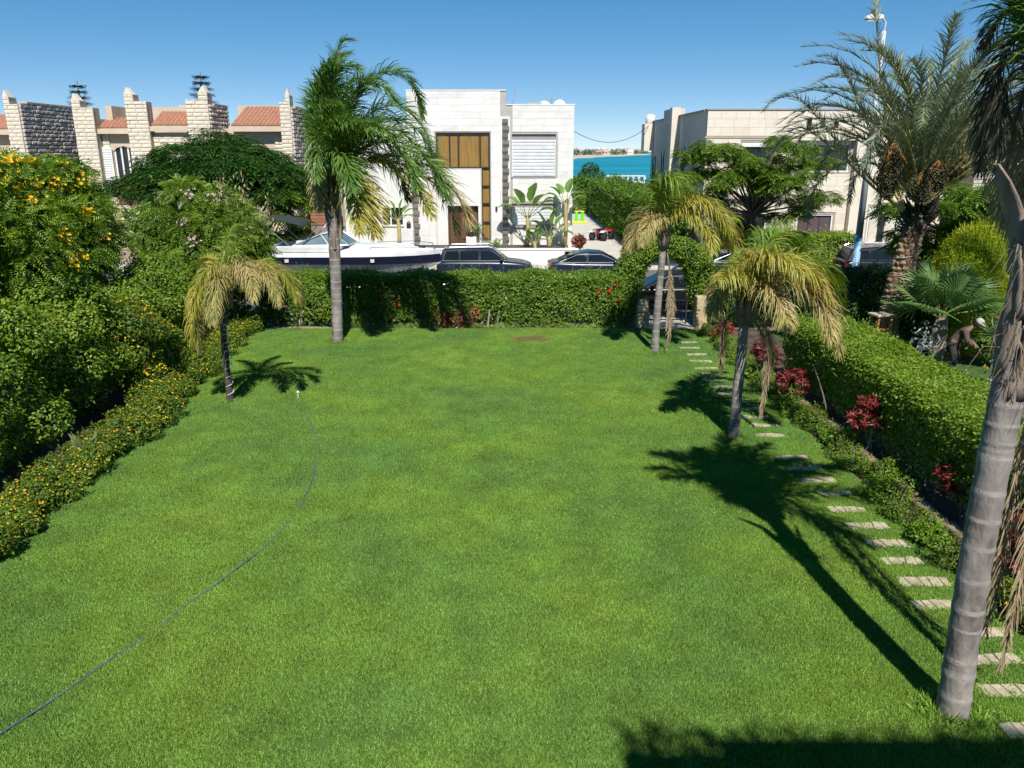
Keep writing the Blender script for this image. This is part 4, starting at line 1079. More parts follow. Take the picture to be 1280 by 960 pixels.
def boat():
    e = empty("motor_boat", (-6.95, 34.4, 0), "white and navy motor boat with grey canopy on a trailer behind the hedge", "boat")
    wh = mat("boat_gelcoat", (.64, .64, .635), .25, 2, coat=.6); nv = mat("boat_navy_band", (.012, .014, .035), .2, 2, coat=.8)
    Lb = 3.85
    st = [(-1.0, 1.02, .55), (-.6, 1.12, .52), (-.2, 1.18, .50), (.2, 1.15, .50), (.5, 1.0, .55), (.75, .68, .68), (.92, .28, .90), (1.0, .03, 1.05)]
    def shell(z_of, name, m_, w0, w1, close=False):
        vs, fs = [], []
        for f, w, k in st:
            x = f * Lb; z0, z1 = z_of(f, k)
            vs += [(x, -w * w0, z0), (x, -w * w1, z1), (x, w * w1, z1), (x, w * w0, z0)]
        for i in range(len(st) - 1):
            for k in range(4): j = (k + 1) % 4; fs.append((i * 4 + k, (i + 1) * 4 + k, (i + 1) * 4 + j, i * 4 + j))
        fs.append((0, 1, 2, 3)); q = (len(st) - 1) * 4; fs.append((q + 3, q + 2, q + 1, q))
        m = MB(); m._add(vs, fs); return m.build(name, m_, e, smooth=False)
    shell(lambda f, k: (k, 1.12), "hull", wh, .55, .97)
    shell(lambda f, k: (1.10 + .0 * f, 1.42 + .02 * f), "hull_band", nv, .972, 1.0)
    shell(lambda f, k: (1.421 + .02 * f, 1.60 + .02 * f), "gunwale", wh, 1.015, .97)
    # foredeck and cockpit coaming
    vs, fs = [], []
    for x, w, z in ((-.35, .92, 1.66), (.3, .98, 1.88), (1.1, .88, 1.84), (2.2, .62, 1.74), (3.1, .30, 1.66), (3.6, .1, 1.62)): vs += [(x, -w, 1.58), (x, -w * .8, z), (x, 0, z + .06), (x, w * .8, z), (x, w, 1.58)]
    for i in range(5):
        for k in range(4): fs.append((i * 5 + k, (i + 1) * 5 + k, (i + 1) * 5 + k + 1, i * 5 + k + 1))
    m = MB(); m._add(vs, fs); m.build("foredeck", wh, e, smooth=True)
    MB().box(-3.7, -.3, -1.02, -.86, 1.60, 1.86).build("coaming", wh, e, bevel=.04); MB().box(-3.7, -.3, .86, 1.02, 1.60, 1.86).build("coaming", wh, e, bevel=.04)
    MB().box(-3.75, -3.2, -.85, .85, 1.45, 1.86).build("engine_hatch", wh, e, bevel=.05)
    for y in (-.75, .2): MB().box(-2.2, -1.6, y, y + .55, 1.5, 2.05).build("seat", mat("cream_vinyl", (.62, .58, .5), .5, 3), e, bevel=.05)
    # wrap-around windscreen: three panes in a pale frame
    gl = mat("boat_screen", [(.10, .15, .17), (.18, .25, .27)], .05, 1.2, spec=.7, coat=.8); fr = mat("screen_frame", (.68, .69, .70), .3, 3, metal=.6)
    for sg in (-1, 1):
        P = [(-2.3, sg * .98, 1.87), (.05, sg * .93, 1.90), (-.62, sg * .74, 2.42), (-1.1, sg * .82, 2.34)]
        m = MB(); m.poly(P); m.build("side_screen", gl, e)
        m = MB(); m.tube(P + [P[0]], .032, 6); m.tube([(-1.1, sg * .82, 2.34), (-.75, sg * .95, 1.9)], .025, 6); m.build("screen_frame", fr, e)
    P = [(.05, -.93, 1.90), (.32, 0, 1.95), (.05, .93, 1.90), (-.62, .74, 2.42), (-.45, 0, 2.46), (-.62, -.74, 2.42)]
    m = MB(); m.poly([P[0], P[1], P[4], P[5]]); m.build("front_screen", gl, e); m = MB(); m.poly([P[1], P[2], P[3], P[4]]); m.build("front_screen", gl, e)
    m = MB(); m.tube(P + [P[0]], .034, 6); m.tube([P[1], P[4]], .03, 6); m.build("screen_frame", fr, e)
    # grey canopy with its struts
    cn = mat("grey_canopy_cloth", (.03, .032, .04), .95, 6, bump=.3)
    vs, fs = [], []
    for i in range(7):
        x = -3.9 + i * .36
        for k in range(6):
            y = -1.0 + k * .4; vs.append((x, y, 2.93 - .10 * (y ** 2) + .12 * math.sin(math.pi * i / 6) - .055 * max(0, i - 3)))
    for i in range(6):
        for k in range(5): fs.append((i * 6 + k, i * 6 + k + 1, (i + 1) * 6 + k + 1, (i + 1) * 6 + k))
    m = MB(); m._add(vs, fs); o = m.build("canopy", cn, e, smooth=True); s_ = o.modifiers.new("thick", 'SOLIDIFY'); s_.thickness = .03
    for sg in (-1, 1):
        m = MB(); m.tube([(-1.15, sg * 1.0, 2.75), (-1.9, sg * .98, 1.85)], .018, 6); m.tube([(-3.5, sg * 1.0, 2.82), (-2.4, sg * .98, 1.85)], .018, 6); m.build("canopy_strut", M_chrome, e)
        m = MB(); m.tube([(.9, sg * .82, 1.62), (1.0, sg * .82, 1.85), (2.6, sg * .5, 1.92), (3.5, sg * .12, 1.90), (3.62, sg * .08, 1.62)], .014, 6); m.build("bow_rail", M_chrome, e)
    MB().box(2.9, 3.2, -.12, .12, 1.66, 1.78).build("anchor_hatch", M_black, e, bevel=.02)
    for x in (-2.6, 1.0): MB().box(x, x + .16, -1.19, -1.12, 1.2, 1.33).build("name_mark", wh, e)
    for o_ in e.children: o_.location.z += .34
    # trailer
    gv = mat("galvanised", (.35, .36, .37), .45, 4, metal=.8); m = MB()
    for sg in (-1, 1): m.tube([(-3.4, sg * .8, .42), (1.2, sg * .8, .42), (3.4, sg * .05, .42)], .05, 6); m.tube([(-2.4, sg * .45, .42), (-2.4, sg * .45, 1.0)], .04, 6); m.tube([(.6, sg * .4, .42), (.6, sg * .4, 1.0)], .04, 6)
    m.tube([(-1.4, -1.05, .32), (-1.4, 1.05, .32)], .05, 6); m.tube([(3.2, 0, .42), (4.2, 0, .42)], .05, 6); m.tube([(4.0, 0, .42), (4.0, 0, .0)], .035, 6); m.tube([(-2.4, -.8, .42), (-2.4, .8, .42)], .04, 6); m.tube([(.6, -.8, .42), (.6, .8, .42)], .04, 6)
    m.build("trailer_frame", gv, e)
    for sg in (-1, 1): wheel(e, -1.4, sg * 1.12, .32, .18)
boat()

def quad_bike():
    c = ground(752, 300); e = empty("quad_bike", (c[0], c[1], .006), "red and white quad bike with fat black tyres on the driveway", "quad bike", rz=R(60))
    red = mat("quad_red", (.42, .02, .02), .35, 3, coat=.5); wh = mat("quad_white", (.6, .6, .6), .4, 3)
    for x in (-.62, .62):
        for y in (-.45, .45):
            t = MB().lathe([(.14, -.15), (.26, -.15), (.31, -.08), (.31, .08), (.26, .15), (.14, .15)], (x, y, .31), 16, axis=1).build("tyre", M_tyre, e)
            MB().lathe([(.02, -.1), (.14, -.1), (.14, .1), (.02, .1)], (x, y, .31), 10, axis=1).build("rim", M_rim, t)
    m = MB(); m.tube([(-.62, -.4, .31), (-.62, .4, .31)], .04); m.tube([(.62, -.4, .31), (.62, .4, .31)], .04); m.tube([(-.7, 0, .38), (.7, 0, .38)], .09); m.build("chassis", M_black, e)
    MB().prism([(-.75, .62), (-.2, .70), (.25, .66), (.55, .78), (.85, .62), (.8, .52), (-.7, .50)], 1, -.20, .20).build("body", red, e, bevel=.03)
    for x, m_ in ((-.62, wh), (.62, red)):
        for y in (-.42, .42): MB().prism([(x - .36, .60), (x - .2, .72), (x + .2, .72), (x + .36, .60), (x + .3, .60), (x, .67), (x - .3, .60)], 1, y - .15, y + .15).build("mudguard", m_, e)
    MB().box(-.55, .1, -.16, .16, .70, .82).build("seat", M_black, e, bevel=.04)
    m = MB(); m.tube([(.4, 0, .75), (.32, 0, 1.0)], .03); m.tube([(.25, -.36, 1.02), (.33, -.1, 1.0), (.33, .1, 1.0), (.25, .36, 1.02)], .02); m.build("handlebar", M_black, e)
    m = MB()
    for y in (-.3, -.1, .1, .3): m.tube([(-.95, y, .78), (-.45, y, .80)], .015, 5)
    m.tube([(-.95, -.32, .78), (-.95, .32, .78)], .015, 5); m.tube([(-.45, -.32, .80), (-.45, .32, .80)], .015, 5); m.tube([(-.5, -.2, .80), (-.5, -.2, .62)], .015, 5); m.tube([(-.5, .2, .80), (-.5, .2, .62)], .015, 5); m.build("rack", M_black, e)
quad_bike()
def toy():
    c = ground(724, 279); e = empty("toy_see_saw", (c[0], c[1], .006), "bright green and yellow plastic play toy beside the driveway hedge", "toy")
    gr = mat("lime_plastic", (.12, .62, .02), .4, 3); ye = mat("yellow_plastic", (.75, .62, .01), .4, 3)
    for x in (-.35, .35): MB().prism([(x - .22, .24), (x + .22, .24), (x + .14, 1.35), (x - .14, 1.35)], 1, -.2, .2).build("upright", gr, e, bevel=.05)
    MB().prism([(-1.0, 0), (1.0, 0), (.9, .25), (-.9, .25)], 1, -.35, .35).build("base", ye, e, bevel=.06)
    MB().box(-.6, .6, -.16, .16, 1.35, 1.47).build("top_bar", ye, e, bevel=.05)
    MB().box(-1.6, -.95, -.3, .3, 0, .34).build("seat", ye, e, bevel=.08)
    e.scale = (.72, .72, .72)
toy()

# ================================================================ STREET FURNITURE, GATE, SMALL THINGS
def lamp_post():
    b = at(1070, 325, 31.0); e = empty("lamp_post", (b[0], 31.0, 0), "tall grey street lamp post with a pale blue painted foot behind the corner hedge", "lamp post")
    gp = mat("grey_pole_paint", (.50, .54, .57), .5, 3); bl = mat("blue_pole_paint", (.25, .44, .66), .5, 3)
    MB().lathe([(.16, 0), (.16, .02), (.14, .1), (.135, 2.9)], sides=14).build("foot_section", bl, e, smooth=True)
    MB().lathe([(.131, 2.9), (.075, 10.2)], sides=14).build("pole", gp, e, smooth=True)
    MB().tube([(0, 0, 10.1), (.02, 0, 10.5), (-.1, 0, 10.62), (-.3, 0, 10.66)], .035, 8).build("arm", gp, e)
    m = MB(); m.prism([(-.75, 10.60), (-.70, 10.72), (-.35, 10.78), (-.12, 10.72), (-.10, 10.60), (-.4, 10.55)], 1, -.14, .14); h = m.build("lamp_head", M_white, e, bevel=.03)
    MB().box(-.68, -.2, -.11, .11, 10.535, 10.56).build("lens", M_head, h)
lamp_post()
def overhead_wire():
    a, b = np.array((3.7, 51.6, 7.35)), np.array((10.5, 63.2, 8.0)); pts = [tuple(a + (b - a) * t - np.array((0, 0, 1.35 * 4 * t * (1 - t) * .75))) for t in np.linspace(0, 1, 24)]
    m = MB(); m.tube(pts, .018, 5); tag(m.build("overhead_wire", M_black), "thin black cable sagging between the white and the cream house", "cable")
overhead_wire()
M_post = mat("sandstone_post", [(.42, .31, .17), (.54, .42, .25), (.36, .26, .15)], .9, 3, bump=.5, bscale=12)
def gate():
    o = MB().prism([(6.45, 27.15), (6.85, 27.15), (6.85, 27.6), (6.45, 27.6)], 2, 0, 1.16).build("gate_pillar", M_post, bevel=.03); tag(o, "sandstone gate pillar at the planted bed end of the hedge arch", "pillar")
    e = empty("gate_pillar", (4.62, 27.5, 0), "low rough sandstone gate pillar at the hedge end beside the red flowers", "pillar")
    z = 0
    for k in range(4):
        h = (.3, .26, .27, .2)[k]; w = .24 - .02 * k
        MB().box(-w + rng.uniform(-.02, .02), w + rng.uniform(-.02, .02), -.2, .2, z + .004, z + h).build("block", M_post, e, bevel=.04); z += h
    e = empty("garden_gate", (5.55, 27.95, 0), "low black metal gate under the hedge arch", "gate")
    for x in (-.72, .72): MB().box(x - .025, x + .025, -.025, .025, 0, .95).build("post", M_black, e)
    for z in (.18, .52, .88): MB().box(-.695, .695, -.016, .016, z, z + .035).build("rail", M_black, e)
    for k in range(9): MB().tube([(-.6 + k * .15, 0, .2), (-.6 + k * .15, 0, .9)], .009, 5).build("bar", M_black, e)
    m = MB(); m.box(4.7, 6.5, 27.25, 29.0, -.02, .05); o = m.build("threshold", M_pave, bevel=.01); o["kind"] = "structure"
gate()
def bed_edging():
    """rough stone kerb between the grass path and the side hedge"""
    e = empty("stone_edging", (7.05, 16, 0), "rough brown stone edging at the foot of the side hedge", "edging")
    ms = mat("brown_kerb_stone", [(.17, .115, .07), (.27, .19, .12), (.34, .25, .16)], .9, 2.5, bump=.7, bscale=10, objrand=.4)
    y = 8.6
    while y < 20.5:
        L_ = .55 + .5 * rng.random(); h = .24 + .08 * rng.random(); w = .12
        m = MB(); m.prism([(-w, 0), (w, 0), (w * .8, h), (-w * .7, h * .9)], 1, y - 16, y + L_ - .03 - 16); o = m.build("kerb_stone", ms, e, bevel=.03); o.location.x = rng.uniform(-.04, .04); y += L_
bed_edging()
def stool():
    c = at(1101, 404, 22.7); e = empty("wooden_step_stool", (c[0], 22.7, 0), "orange brown wooden step stool leaning by the date palm trunk", "step stool", rz=R(12))
    w_ = mat("orange_wood", [(.38, .15, .05), (.50, .22, .08)], .7, 3, stretch=(1, 1, .2)); zt = c[2] + .24
    for x in (-.20, .20):
        for y in (-.16, .16): MB().prism([(x * 1.25 - .03, 0), (x * 1.25 + .03, 0), (x + .03, zt), (x - .03, zt)], 1, y - .025, y + .025).build("leg", w_, e)
    MB().box(-.30, .30, -.24, .24, zt, zt + .05).build("top", mat("pale_wood", (.6, .5, .36), .7, 3), e)
    for z in (.35, .75, zt - .42): MB().box(-.25, .25, -.20, -.17, z, z + .06).build("step", w_, e)
stool()
def fence_far():
    e = empty("white_railing", (14.4, 104, 0), "white garden railing in front of the sea beyond the tall hedge", "railing")
    MB().box(-2.6, 2.6, 0, .2, 0, 2.4).build("plinth", M_white, e); MB().box(-2.6, 2.6, -.02, .22, 3.0, 3.15).build("rail", M_white, e)
    for k in range(8): MB().box(-2.6 + k * .72, -2.35 + k * .72, .02, .18, 2.4, 3.0).build("post", M_white, e)
    o = MB().box(3.95, 5.4, 74, 74.3, 0, 3.0).build("side_wall", mat("blue_grey_shade_render", (.30, .32, .42), .9, 2)); tag(o, "blue grey wall stub at the end of the driveway behind the white house", "wall")  # the bluish shade on this wall is put into its colour
fence_far()

# ================================================================ PALMS
L_queen = leafmat("queen_palm_leaf", [(.04, .095, .016), (.075, .145, .024), (.125, .19, .04)], .32, .38, .5)
L_yellow = leafmat("yellowing_palm_leaf", [(.10, .15, .02), (.20, .21, .03), (.30, .27, .05), (.26, .19, .06)], .30, .45, .4)
L_lime = leafmat("lime_palm_leaf", [(.08, .15, .02), (.14, .20, .025), (.22, .24, .03)], .35, .45, .4)
L_dry = leafmat("dry_palm_leaf", [(.16, .12, .07), (.27, .21, .13), (.36, .30, .20)], .15, .7, .2)
L_mix = leafmat("half_dry_palm_leaf", [(.10, .13, .03), (.22, .20, .06), (.30, .24, .10), (.30, .24, .15)], .25, .6, .3)
L_date = leafmat("date_palm_leaf", [(.065, .09, .05), (.11, .14, .08), (.17, .19, .12)], .2, .38, .6)
L_dark = leafmat("dark_dry_leaf", [(.03, .028, .022), (.07, .06, .045), (.12, .10, .07)], .15, .7, .2)
M_rach = mat("palm_rachis", [(.16, .20, .05), (.26, .26, .09)], .6, 6)
M_rachy = mat("palm_rachis_yellow", [(.36, .30, .10), (.46, .38, .14)], .6, 6)
M_rachd = mat("palm_rachis_dry", [(.20, .14, .08), (.30, .22, .14)], .8, 6)
M_trunk = mat("ringed_palm_bark", [(.10, .085, .08), (.21, .185, .175), (.27, .245, .23), (.37, .34, .315)], .92, 4.5, bump=.9, bscale=16, stretch=(1, 1, .4), coords="World")
M_scar = mat("leaf_scar_bark", [(.24, .22, .20), (.38, .355, .325)], .9, 7, bump=.5)
M_boot = mat("old_leaf_boot", [(.14, .11, .09), (.25, .20, .16), (.36, .30, .25)], .9, 5, bump=.8, bscale=12, stretch=(1, 1, .3))
def ringed_trunk(e, pts, r0, r1, rings, flare=1.35, name="trunk", sides=18, mats=None):
    n = rings * 7 + 1; P, L = smooth_path(pts, 400); bw = np.cumsum(np.concatenate([[0], .55 + .9 * rng.random(rings)])); bw /= bw[-1]; tt = np.interp(np.arange(n) / 7, np.arange(rings + 1), bw); P = np.stack([np.interp(tt, np.linspace(0, 1, 400), P[:, q_]) for q_ in range(3)], 1); o = np.array(e.location)
    V, F_, Mi = [], [], []; m = MB(); rad = []
    for i in range(n):
        t = tt[i]; r = r0 + (r1 - r0) * t; r *= 1 + (flare - 1) * math.exp(-t * L / .35)
        q = i % 7; r *= (1.022, .995, .985, .98, .985, .99, .998)[q] * (1 + .012 * rng.normal()); rad.append(r)
    m.tube([tuple(p - o) for p in P], rad, sides)
    m.m = [1 if (k // sides) % 7 == 0 and k < (n - 1) * sides else 0 for k in range(len(m.f))]
    return m.build(name, mats or [M_trunk, M_scar], e, smooth=True), P[-1], L
def px_frond(e, pts, Y, dy, kind="queen", pairs=80, leaf=.62, name="frond", droop=1.0, width=.028, wind=(.25, 0, 0), lift=.25, plume=.35, angle=55, start=.16, bend=None):
    """a frond whose curve lies about the palm's own depth; dy is how far its tip swings towards or away from the viewer"""
    n = len(pts); path = []
    for i, (px, py) in enumerate(pts):
        t = i / (n - 1); path.append(at(px, py, Y + dy * (t if bend is None else t ** bend)))
    o = np.array(e.location); path = np.array(path) - o
    mats_ = {"queen": (L_queen, M_rach), "yellow": (L_yellow, M_rachy), "lime": (L_lime, M_rachy), "dry": (L_dry, M_rachd), "mix": (L_mix, M_rachy), "date": (L_date, M_rachy), "dark": (L_dark, M_rachd)}[kind]
    return link(name, frond_mesh(path, pairs, leaf, width, angle, lift, droop, plume, start, mats_, wind=wind), e)
def hanging(e, pts, Y, dy=0.0, name="dead_frond", leaf=.42, pairs=70, kind="dry"):
    """dead frond hanging down beside the trunk"""
    return px_frond(e, pts, Y, dy, kind, pairs, leaf, name, droop=2.2, wind=(.02, 0, 0), angle=28, lift=.1, plume=.6, width=.022, start=.05)
def crown_stub(e, p, r=.13, h=.5, n=7, dry=True):
    """old leaf bases round the top of the trunk"""
    o = np.array(e.location)
    for k in range(n):
        a = 2 * math.pi * k / n + .3; c, s = math.cos(a), math.sin(a); q = p - o
        pts = [(q[0] + c * r * .8, q[1] + s * r * .8, q[2] - .25), (q[0] + c * r * 1.25, q[1] + s * r * 1.25, q[2] + h * .2), (q[0] + c * r * 1.9, q[1] + s * r * 1.9, q[2] + h * (.7 + .5 * rng.random()))]
        m = MB(); m.tube(pts, [.09, .075, .025], 6); m.build("leaf_base", M_boot, e, smooth=True)
    m = MB(); q = p - o; m.tube([(q[0], q[1], q[2] - .1), (q[0], q[1], q[2] + h)], [r * .9, r * .45], 10); m.build("crown_shaft", mat("crown_shaft", [(.20, .22, .08), (.32, .28, .12)], .7, 5), e, smooth=True)

def palm_tall():
    b = ground(422, 428); Y = b[1]
    e = empty("queen_palm", tuple(b), "tall queen palm with ringed grey trunk, green crown blown sideways before the hedge", "palm tree")
    top = at(414, 250, Y)
    tr, tp, L = ringed_trunk(e, [b, at(421, 380, Y), at(418, 310, Y), top], .170, .185, 17, 1.12)
    crown_stub(e, top, .17, .75, 8)
    for k in range(10):   # ragged sheath under the crown
        a = rng.uniform(0, 6.28); z0 = top[2] - rng.uniform(.1, 1.2); o = np.array(e.location)
        c, s = math.cos(a), math.sin(a); q = np.array((top[0], top[1], z0)) - o + np.array((.06, 0, 0)) * (top[2] - z0)
        m = MB(); m.tube([(q[0] + c * .17, q[1] + s * .17, q[2] - .3), (q[0] + c * .21, q[1] + s * .21, q[2] + .1), (q[0] + c * .26, q[1] + s * .26, q[2] + .42)], [.07, .06, .015], 5); m.build("leaf_base", M_boot, e)
    w = (.55, 0, 0)
    F_ = [([(414, 238), (411, 190), (413, 130), (419, 80), (427, 52), (441, 50)], .2, "queen", .75), ([(414, 238), (408, 185), (408, 135), (416, 98), (434, 82), (452, 88)], -.9, "queen", .8),
          ([(415, 236), (416, 190), (424, 140), (436, 105), (455, 98), (470, 110)], .8, "queen", .8), ([(416, 234), (424, 175), (445, 120), (470, 93), (500, 93), (520, 113), (527, 142)], .5, "queen", .6),
          ([(416, 234), (430, 165), (455, 112), (482, 90), (508, 92), (524, 120), (529, 150)], 1.5, "queen", .55),
          ([(417, 232), (440, 180), (470, 152), (505, 152), (530, 172), (545, 202)], -.8, "queen", .9), ([(418, 232), (448, 182), (490, 160), (520, 182), (541, 212), (549, 240)], .8, "queen", .9),
          ([(418, 232), (440, 198), (480, 175), (520, 188), (548, 215), (560, 250)], -1.6, "queen", .85),
          ([(419, 232), (445, 205), (482, 194), (522, 200), (553, 222), (577, 252), (588, 280)], -1.0, "mix", .85), ([(419, 232), (450, 203), (500, 205), (543, 230), (563, 262), (570, 292)], .6, "mix", .85),
          ([(418, 232), (440, 206), (475, 203), (505, 215), (528, 245), (540, 270)], -1.9, "yellow", .8), ([(418, 232), (426, 203), (440, 206), (455, 235), (465, 268), (470, 295)], -1.5, "yellow", .85),
          ([(416, 232), (420, 208), (430, 205), (441, 230), (448, 265), (450, 290)], -2.3, "yellow", .8),
          ([(413, 232), (406, 200), (402, 205), (399, 230), (397, 262)], -.4, "mix", .6), ([(413, 236), (404, 180), (400, 140), (402, 112), (410, 98)], .5, "queen", .7), ([(413, 236), (405, 200), (404, 165), (408, 140), (420, 130)], -1.8, "queen", .7),
          ([(415, 236), (418, 200), (430, 165), (450, 150), (470, 160)], 2.2, "queen", .75), ([(414, 236), (411, 205), (413, 175), (425, 155), (445, 150)], -2.4, "queen", .8), ([(415, 236), (425, 195), (445, 165), (472, 158), (498, 172)], -2.4, "queen", .8)]
    F_ += [([(414, 236), (403, 190), (398, 165), (396, 190), (395, 225)], -1.4, "queen", .7), ([(414, 236), (402, 175), (399, 130), (404, 95), (414, 78)], -.9, "queen", .75), ([(415, 236), (410, 160), (414, 105), (424, 72), (438, 66)], 1.4, "queen", .8),
           ([(416, 234), (432, 190), (458, 170), (488, 178), (512, 205), (522, 235)], -2.0, "queen", .85), ([(416, 234), (436, 180), (465, 140), (495, 132), (522, 150), (538, 180)], .3, "queen", .8), ([(416, 232), (430, 205), (452, 190), (478, 196), (500, 222), (510, 250)], 1.2, "queen", .8),
           ([(415, 232), (412, 205), (420, 190), (434, 205), (440, 240)], -2.6, "queen", .75), ([(414, 232), (405, 210), (402, 225), (404, 255)], 1.0, "mix", .6), ([(416, 234), (428, 170), (440, 125), (458, 105), (480, 108), (496, 128)], -1.2, "queen", .75)]
    for pts, dy, kind, lf in F_: px_frond(e, pts, Y, dy, kind, 125, lf * 1.1, wind=w, width=.044, plume=.5)
    m = MB(); m.tube([at(421, 126, Y) - b, at(422, 90, Y) - b, at(425, 52, Y) - b], [.03, .022, .01], 6); m.build("spear_leaf", M_rach, e)
palm_tall()
def palm_small_left():
    b = ground(288, 503); Y = b[1]
    e = empty("queen_palm", tuple(b), "short drooping yellowed palm standing alone by the yellow flower border", "palm tree")
    top = at(281, 385, Y); top[2] = top[2]
    ringed_trunk(e, [b, at(283, 455, Y), at(279, 410, Y), at(282, 372, Y)], .078, .075, 14, 1.2, mats=[mat("dark_young_bark", [(.05, .042, .038), (.10, .085, .075)], .9, 6, bump=.6), mat("dark_young_bark", (.1, .1, .1))]); crown_stub(e, at(282, 372, Y), .09, .35, 6)
    pts = []
    for k in range(120):
        t = k / 119; p = at(288 - 6 * min(1, t * 1.15), 500 - 118 * t, Y) - b; a = t * 2 * math.pi * 11; pts.append((p[0] + .088 * math.cos(a), p[1] + .088 * math.sin(a), p[2]))
    m = MB(); m.tube(pts, .012, 5); m.build("wound_cord", mat("pale_cord", (.5, .5, .48), .7, 4), e)
    c0 = (283, 366)
    for pts, dy, kind, lf in [([c0, (272, 344), (255, 350), (244, 385), (240, 428)], -.7, "yellow", .55), ([c0, (268, 342), (250, 360), (246, 400), (250, 436)], .4, "mix", .55), ([c0, (276, 338), (262, 336), (248, 360), (238, 398)], -1.2, "yellow", .5),
                              ([c0, (300, 338), (330, 332), (358, 346), (372, 375)], -.5, "yellow", .55), ([c0, (305, 335), (340, 334), (366, 352), (379, 382)], .7, "mix", .5), ([c0, (300, 345), (322, 338), (340, 352), (348, 380)], -1.3, "mix", .5),
                              ([c0, (290, 325), (302, 300), (320, 296)], .4, "lime", .42), ([c0, (280, 322), (286, 292), (300, 280)], 1.0, "lime", .42), ([c0, (288, 345), (300, 330), (312, 345), (318, 375)], -1.6, "mix", .5), ([c0, (280, 350), (272, 348), (266, 375), (265, 405)], -1.5, "mix", .5),
                              ([c0, (270, 330), (262, 322), (250, 330)], 1.3, "yellow", .45)]:
        px_frond(e, pts, Y, dy, kind, 130, lf * 1.05, wind=(.05, 0, 0), droop=2.8, width=.021, plume=.7)
palm_small_left()
def palm_gate():
    b = ground(818, 440); Y = b[1]
    e = empty("queen_palm", tuple(b), "slender leaning palm with yellow fronds in front of the hedge arch", "palm tree")
    ringed_trunk(e, [b, at(822, 385, Y), at(827, 330, Y), at(830, 300, Y)], .125, .095, 15, 1.15); crown_stub(e, at(830, 300, Y), .11, .4, 6)
    c0 = (831, 292)
    for pts, dy, kind, lf in [([c0, (830, 255), (836, 226), (850, 228), (862, 255)], .3, "lime", .75), ([c0, (826, 258), (826, 230), (838, 222), (852, 240)], -.9, "lime", .7), ([c0, (833, 260), (842, 235), (856, 236), (868, 262)], 1.1, "lime", .7),
                              ([c0, (855, 264), (885, 257), (908, 276), (920, 305), (917, 326)], -.4, "yellow", .75), ([c0, (850, 268), (880, 262), (902, 282), (912, 312)], .8, "yellow", .7), ([c0, (848, 262), (872, 250), (896, 262), (914, 290)], -1.3, "yellow", .7),
                              ([c0, (846, 272), (868, 270), (886, 292), (892, 316)], -1.6, "yellow", .6), ([c0, (816, 272), (802, 276), (792, 298), (786, 312)], -.5, "mix", .6), ([c0, (818, 268), (806, 264), (794, 280), (788, 300)], .8, "mix", .6), ([c0, (824, 275), (812, 280), (802, 306)], -1.3, "mix", .5)]:
        px_frond(e, pts, Y, dy, kind, 130, lf * 1.1, wind=(.12, 0, 0), droop=2.3, width=.033, plume=.55)
    hanging(e, [(834, 318), (838, 345), (840, 385), (836, 420), (832, 438)], Y, -.25, leaf=.35, pairs=60); hanging(e, [(833, 312), (837, 340), (836, 380), (833, 412)], Y, -.15, leaf=.32, pairs=50)
palm_gate()
def palm_path():
    b = ground(917, 548); Y = b[1]
    e = empty("queen_palm", tuple(b), "grey trunked palm with broad drooping yellow crown beside the stepping stones", "palm tree")
    ringed_trunk(e, [b, at(921, 500, Y), at(927, 440, Y), at(931, 390, Y)], .112, .10, 14, 1.2); crown_stub(e, at(931, 390, Y), .11, .4, 7)
    c0 = (933, 380)
    for pts, dy, kind, lf in [([c0, (960, 348), (1000, 344), (1030, 372), (1046, 415), (1048, 442)], -.4, "mix", .66), ([c0, (965, 352), (1008, 362), (1032, 392), (1040, 425)], -1.2, "mix", .6), ([c0, (965, 335), (1005, 322), (1036, 342), (1050, 380)], .6, "lime", .66),
                              ([c0, (958, 338), (990, 330), (1020, 345), (1040, 380)], -.9, "yellow", .62), ([c0, (948, 335), (962, 302), (985, 290), (1003, 310)], 1.3, "lime", .66), ([c0, (945, 330), (955, 300), (972, 290), (990, 305)], 2.0, "lime", .6),
                              ([c0, (942, 345), (960, 322), (985, 325), (1005, 345)], -1.6, "yellow", .6), ([c0, (915, 356), (900, 366), (891, 392)], -.4, "mix", .5), ([c0, (918, 350), (903, 350), (890, 372)], .8, "mix", .5), ([c0, (925, 352), (912, 345), (898, 352)], -1.2, "yellow", .5),
                              ([c0, (945, 362), (962, 362), (978, 385), (985, 410)], -1.8, "mix", .5), ([c0, (935, 345), (940, 325), (955, 320)], -.8, "yellow", .5), ([c0, (930, 350), (922, 335), (925, 318)], 1.2, "lime", .5)]:
        px_frond(e, pts, Y, dy, kind, 130, lf * 1.1, wind=(.12, 0, 0), droop=2.2, width=.026, plume=.55)
    hanging(e, [(938, 392), (950, 412), (960, 440), (957, 480), (950, 522)], Y, .4, leaf=.30); hanging(e, [(940, 390), (955, 405), (966, 440), (963, 470)], Y, .7, leaf=.30); hanging(e, [(925, 388), (908, 400), (903, 430), (901, 466)], Y, .6, leaf=.28)
palm_path()
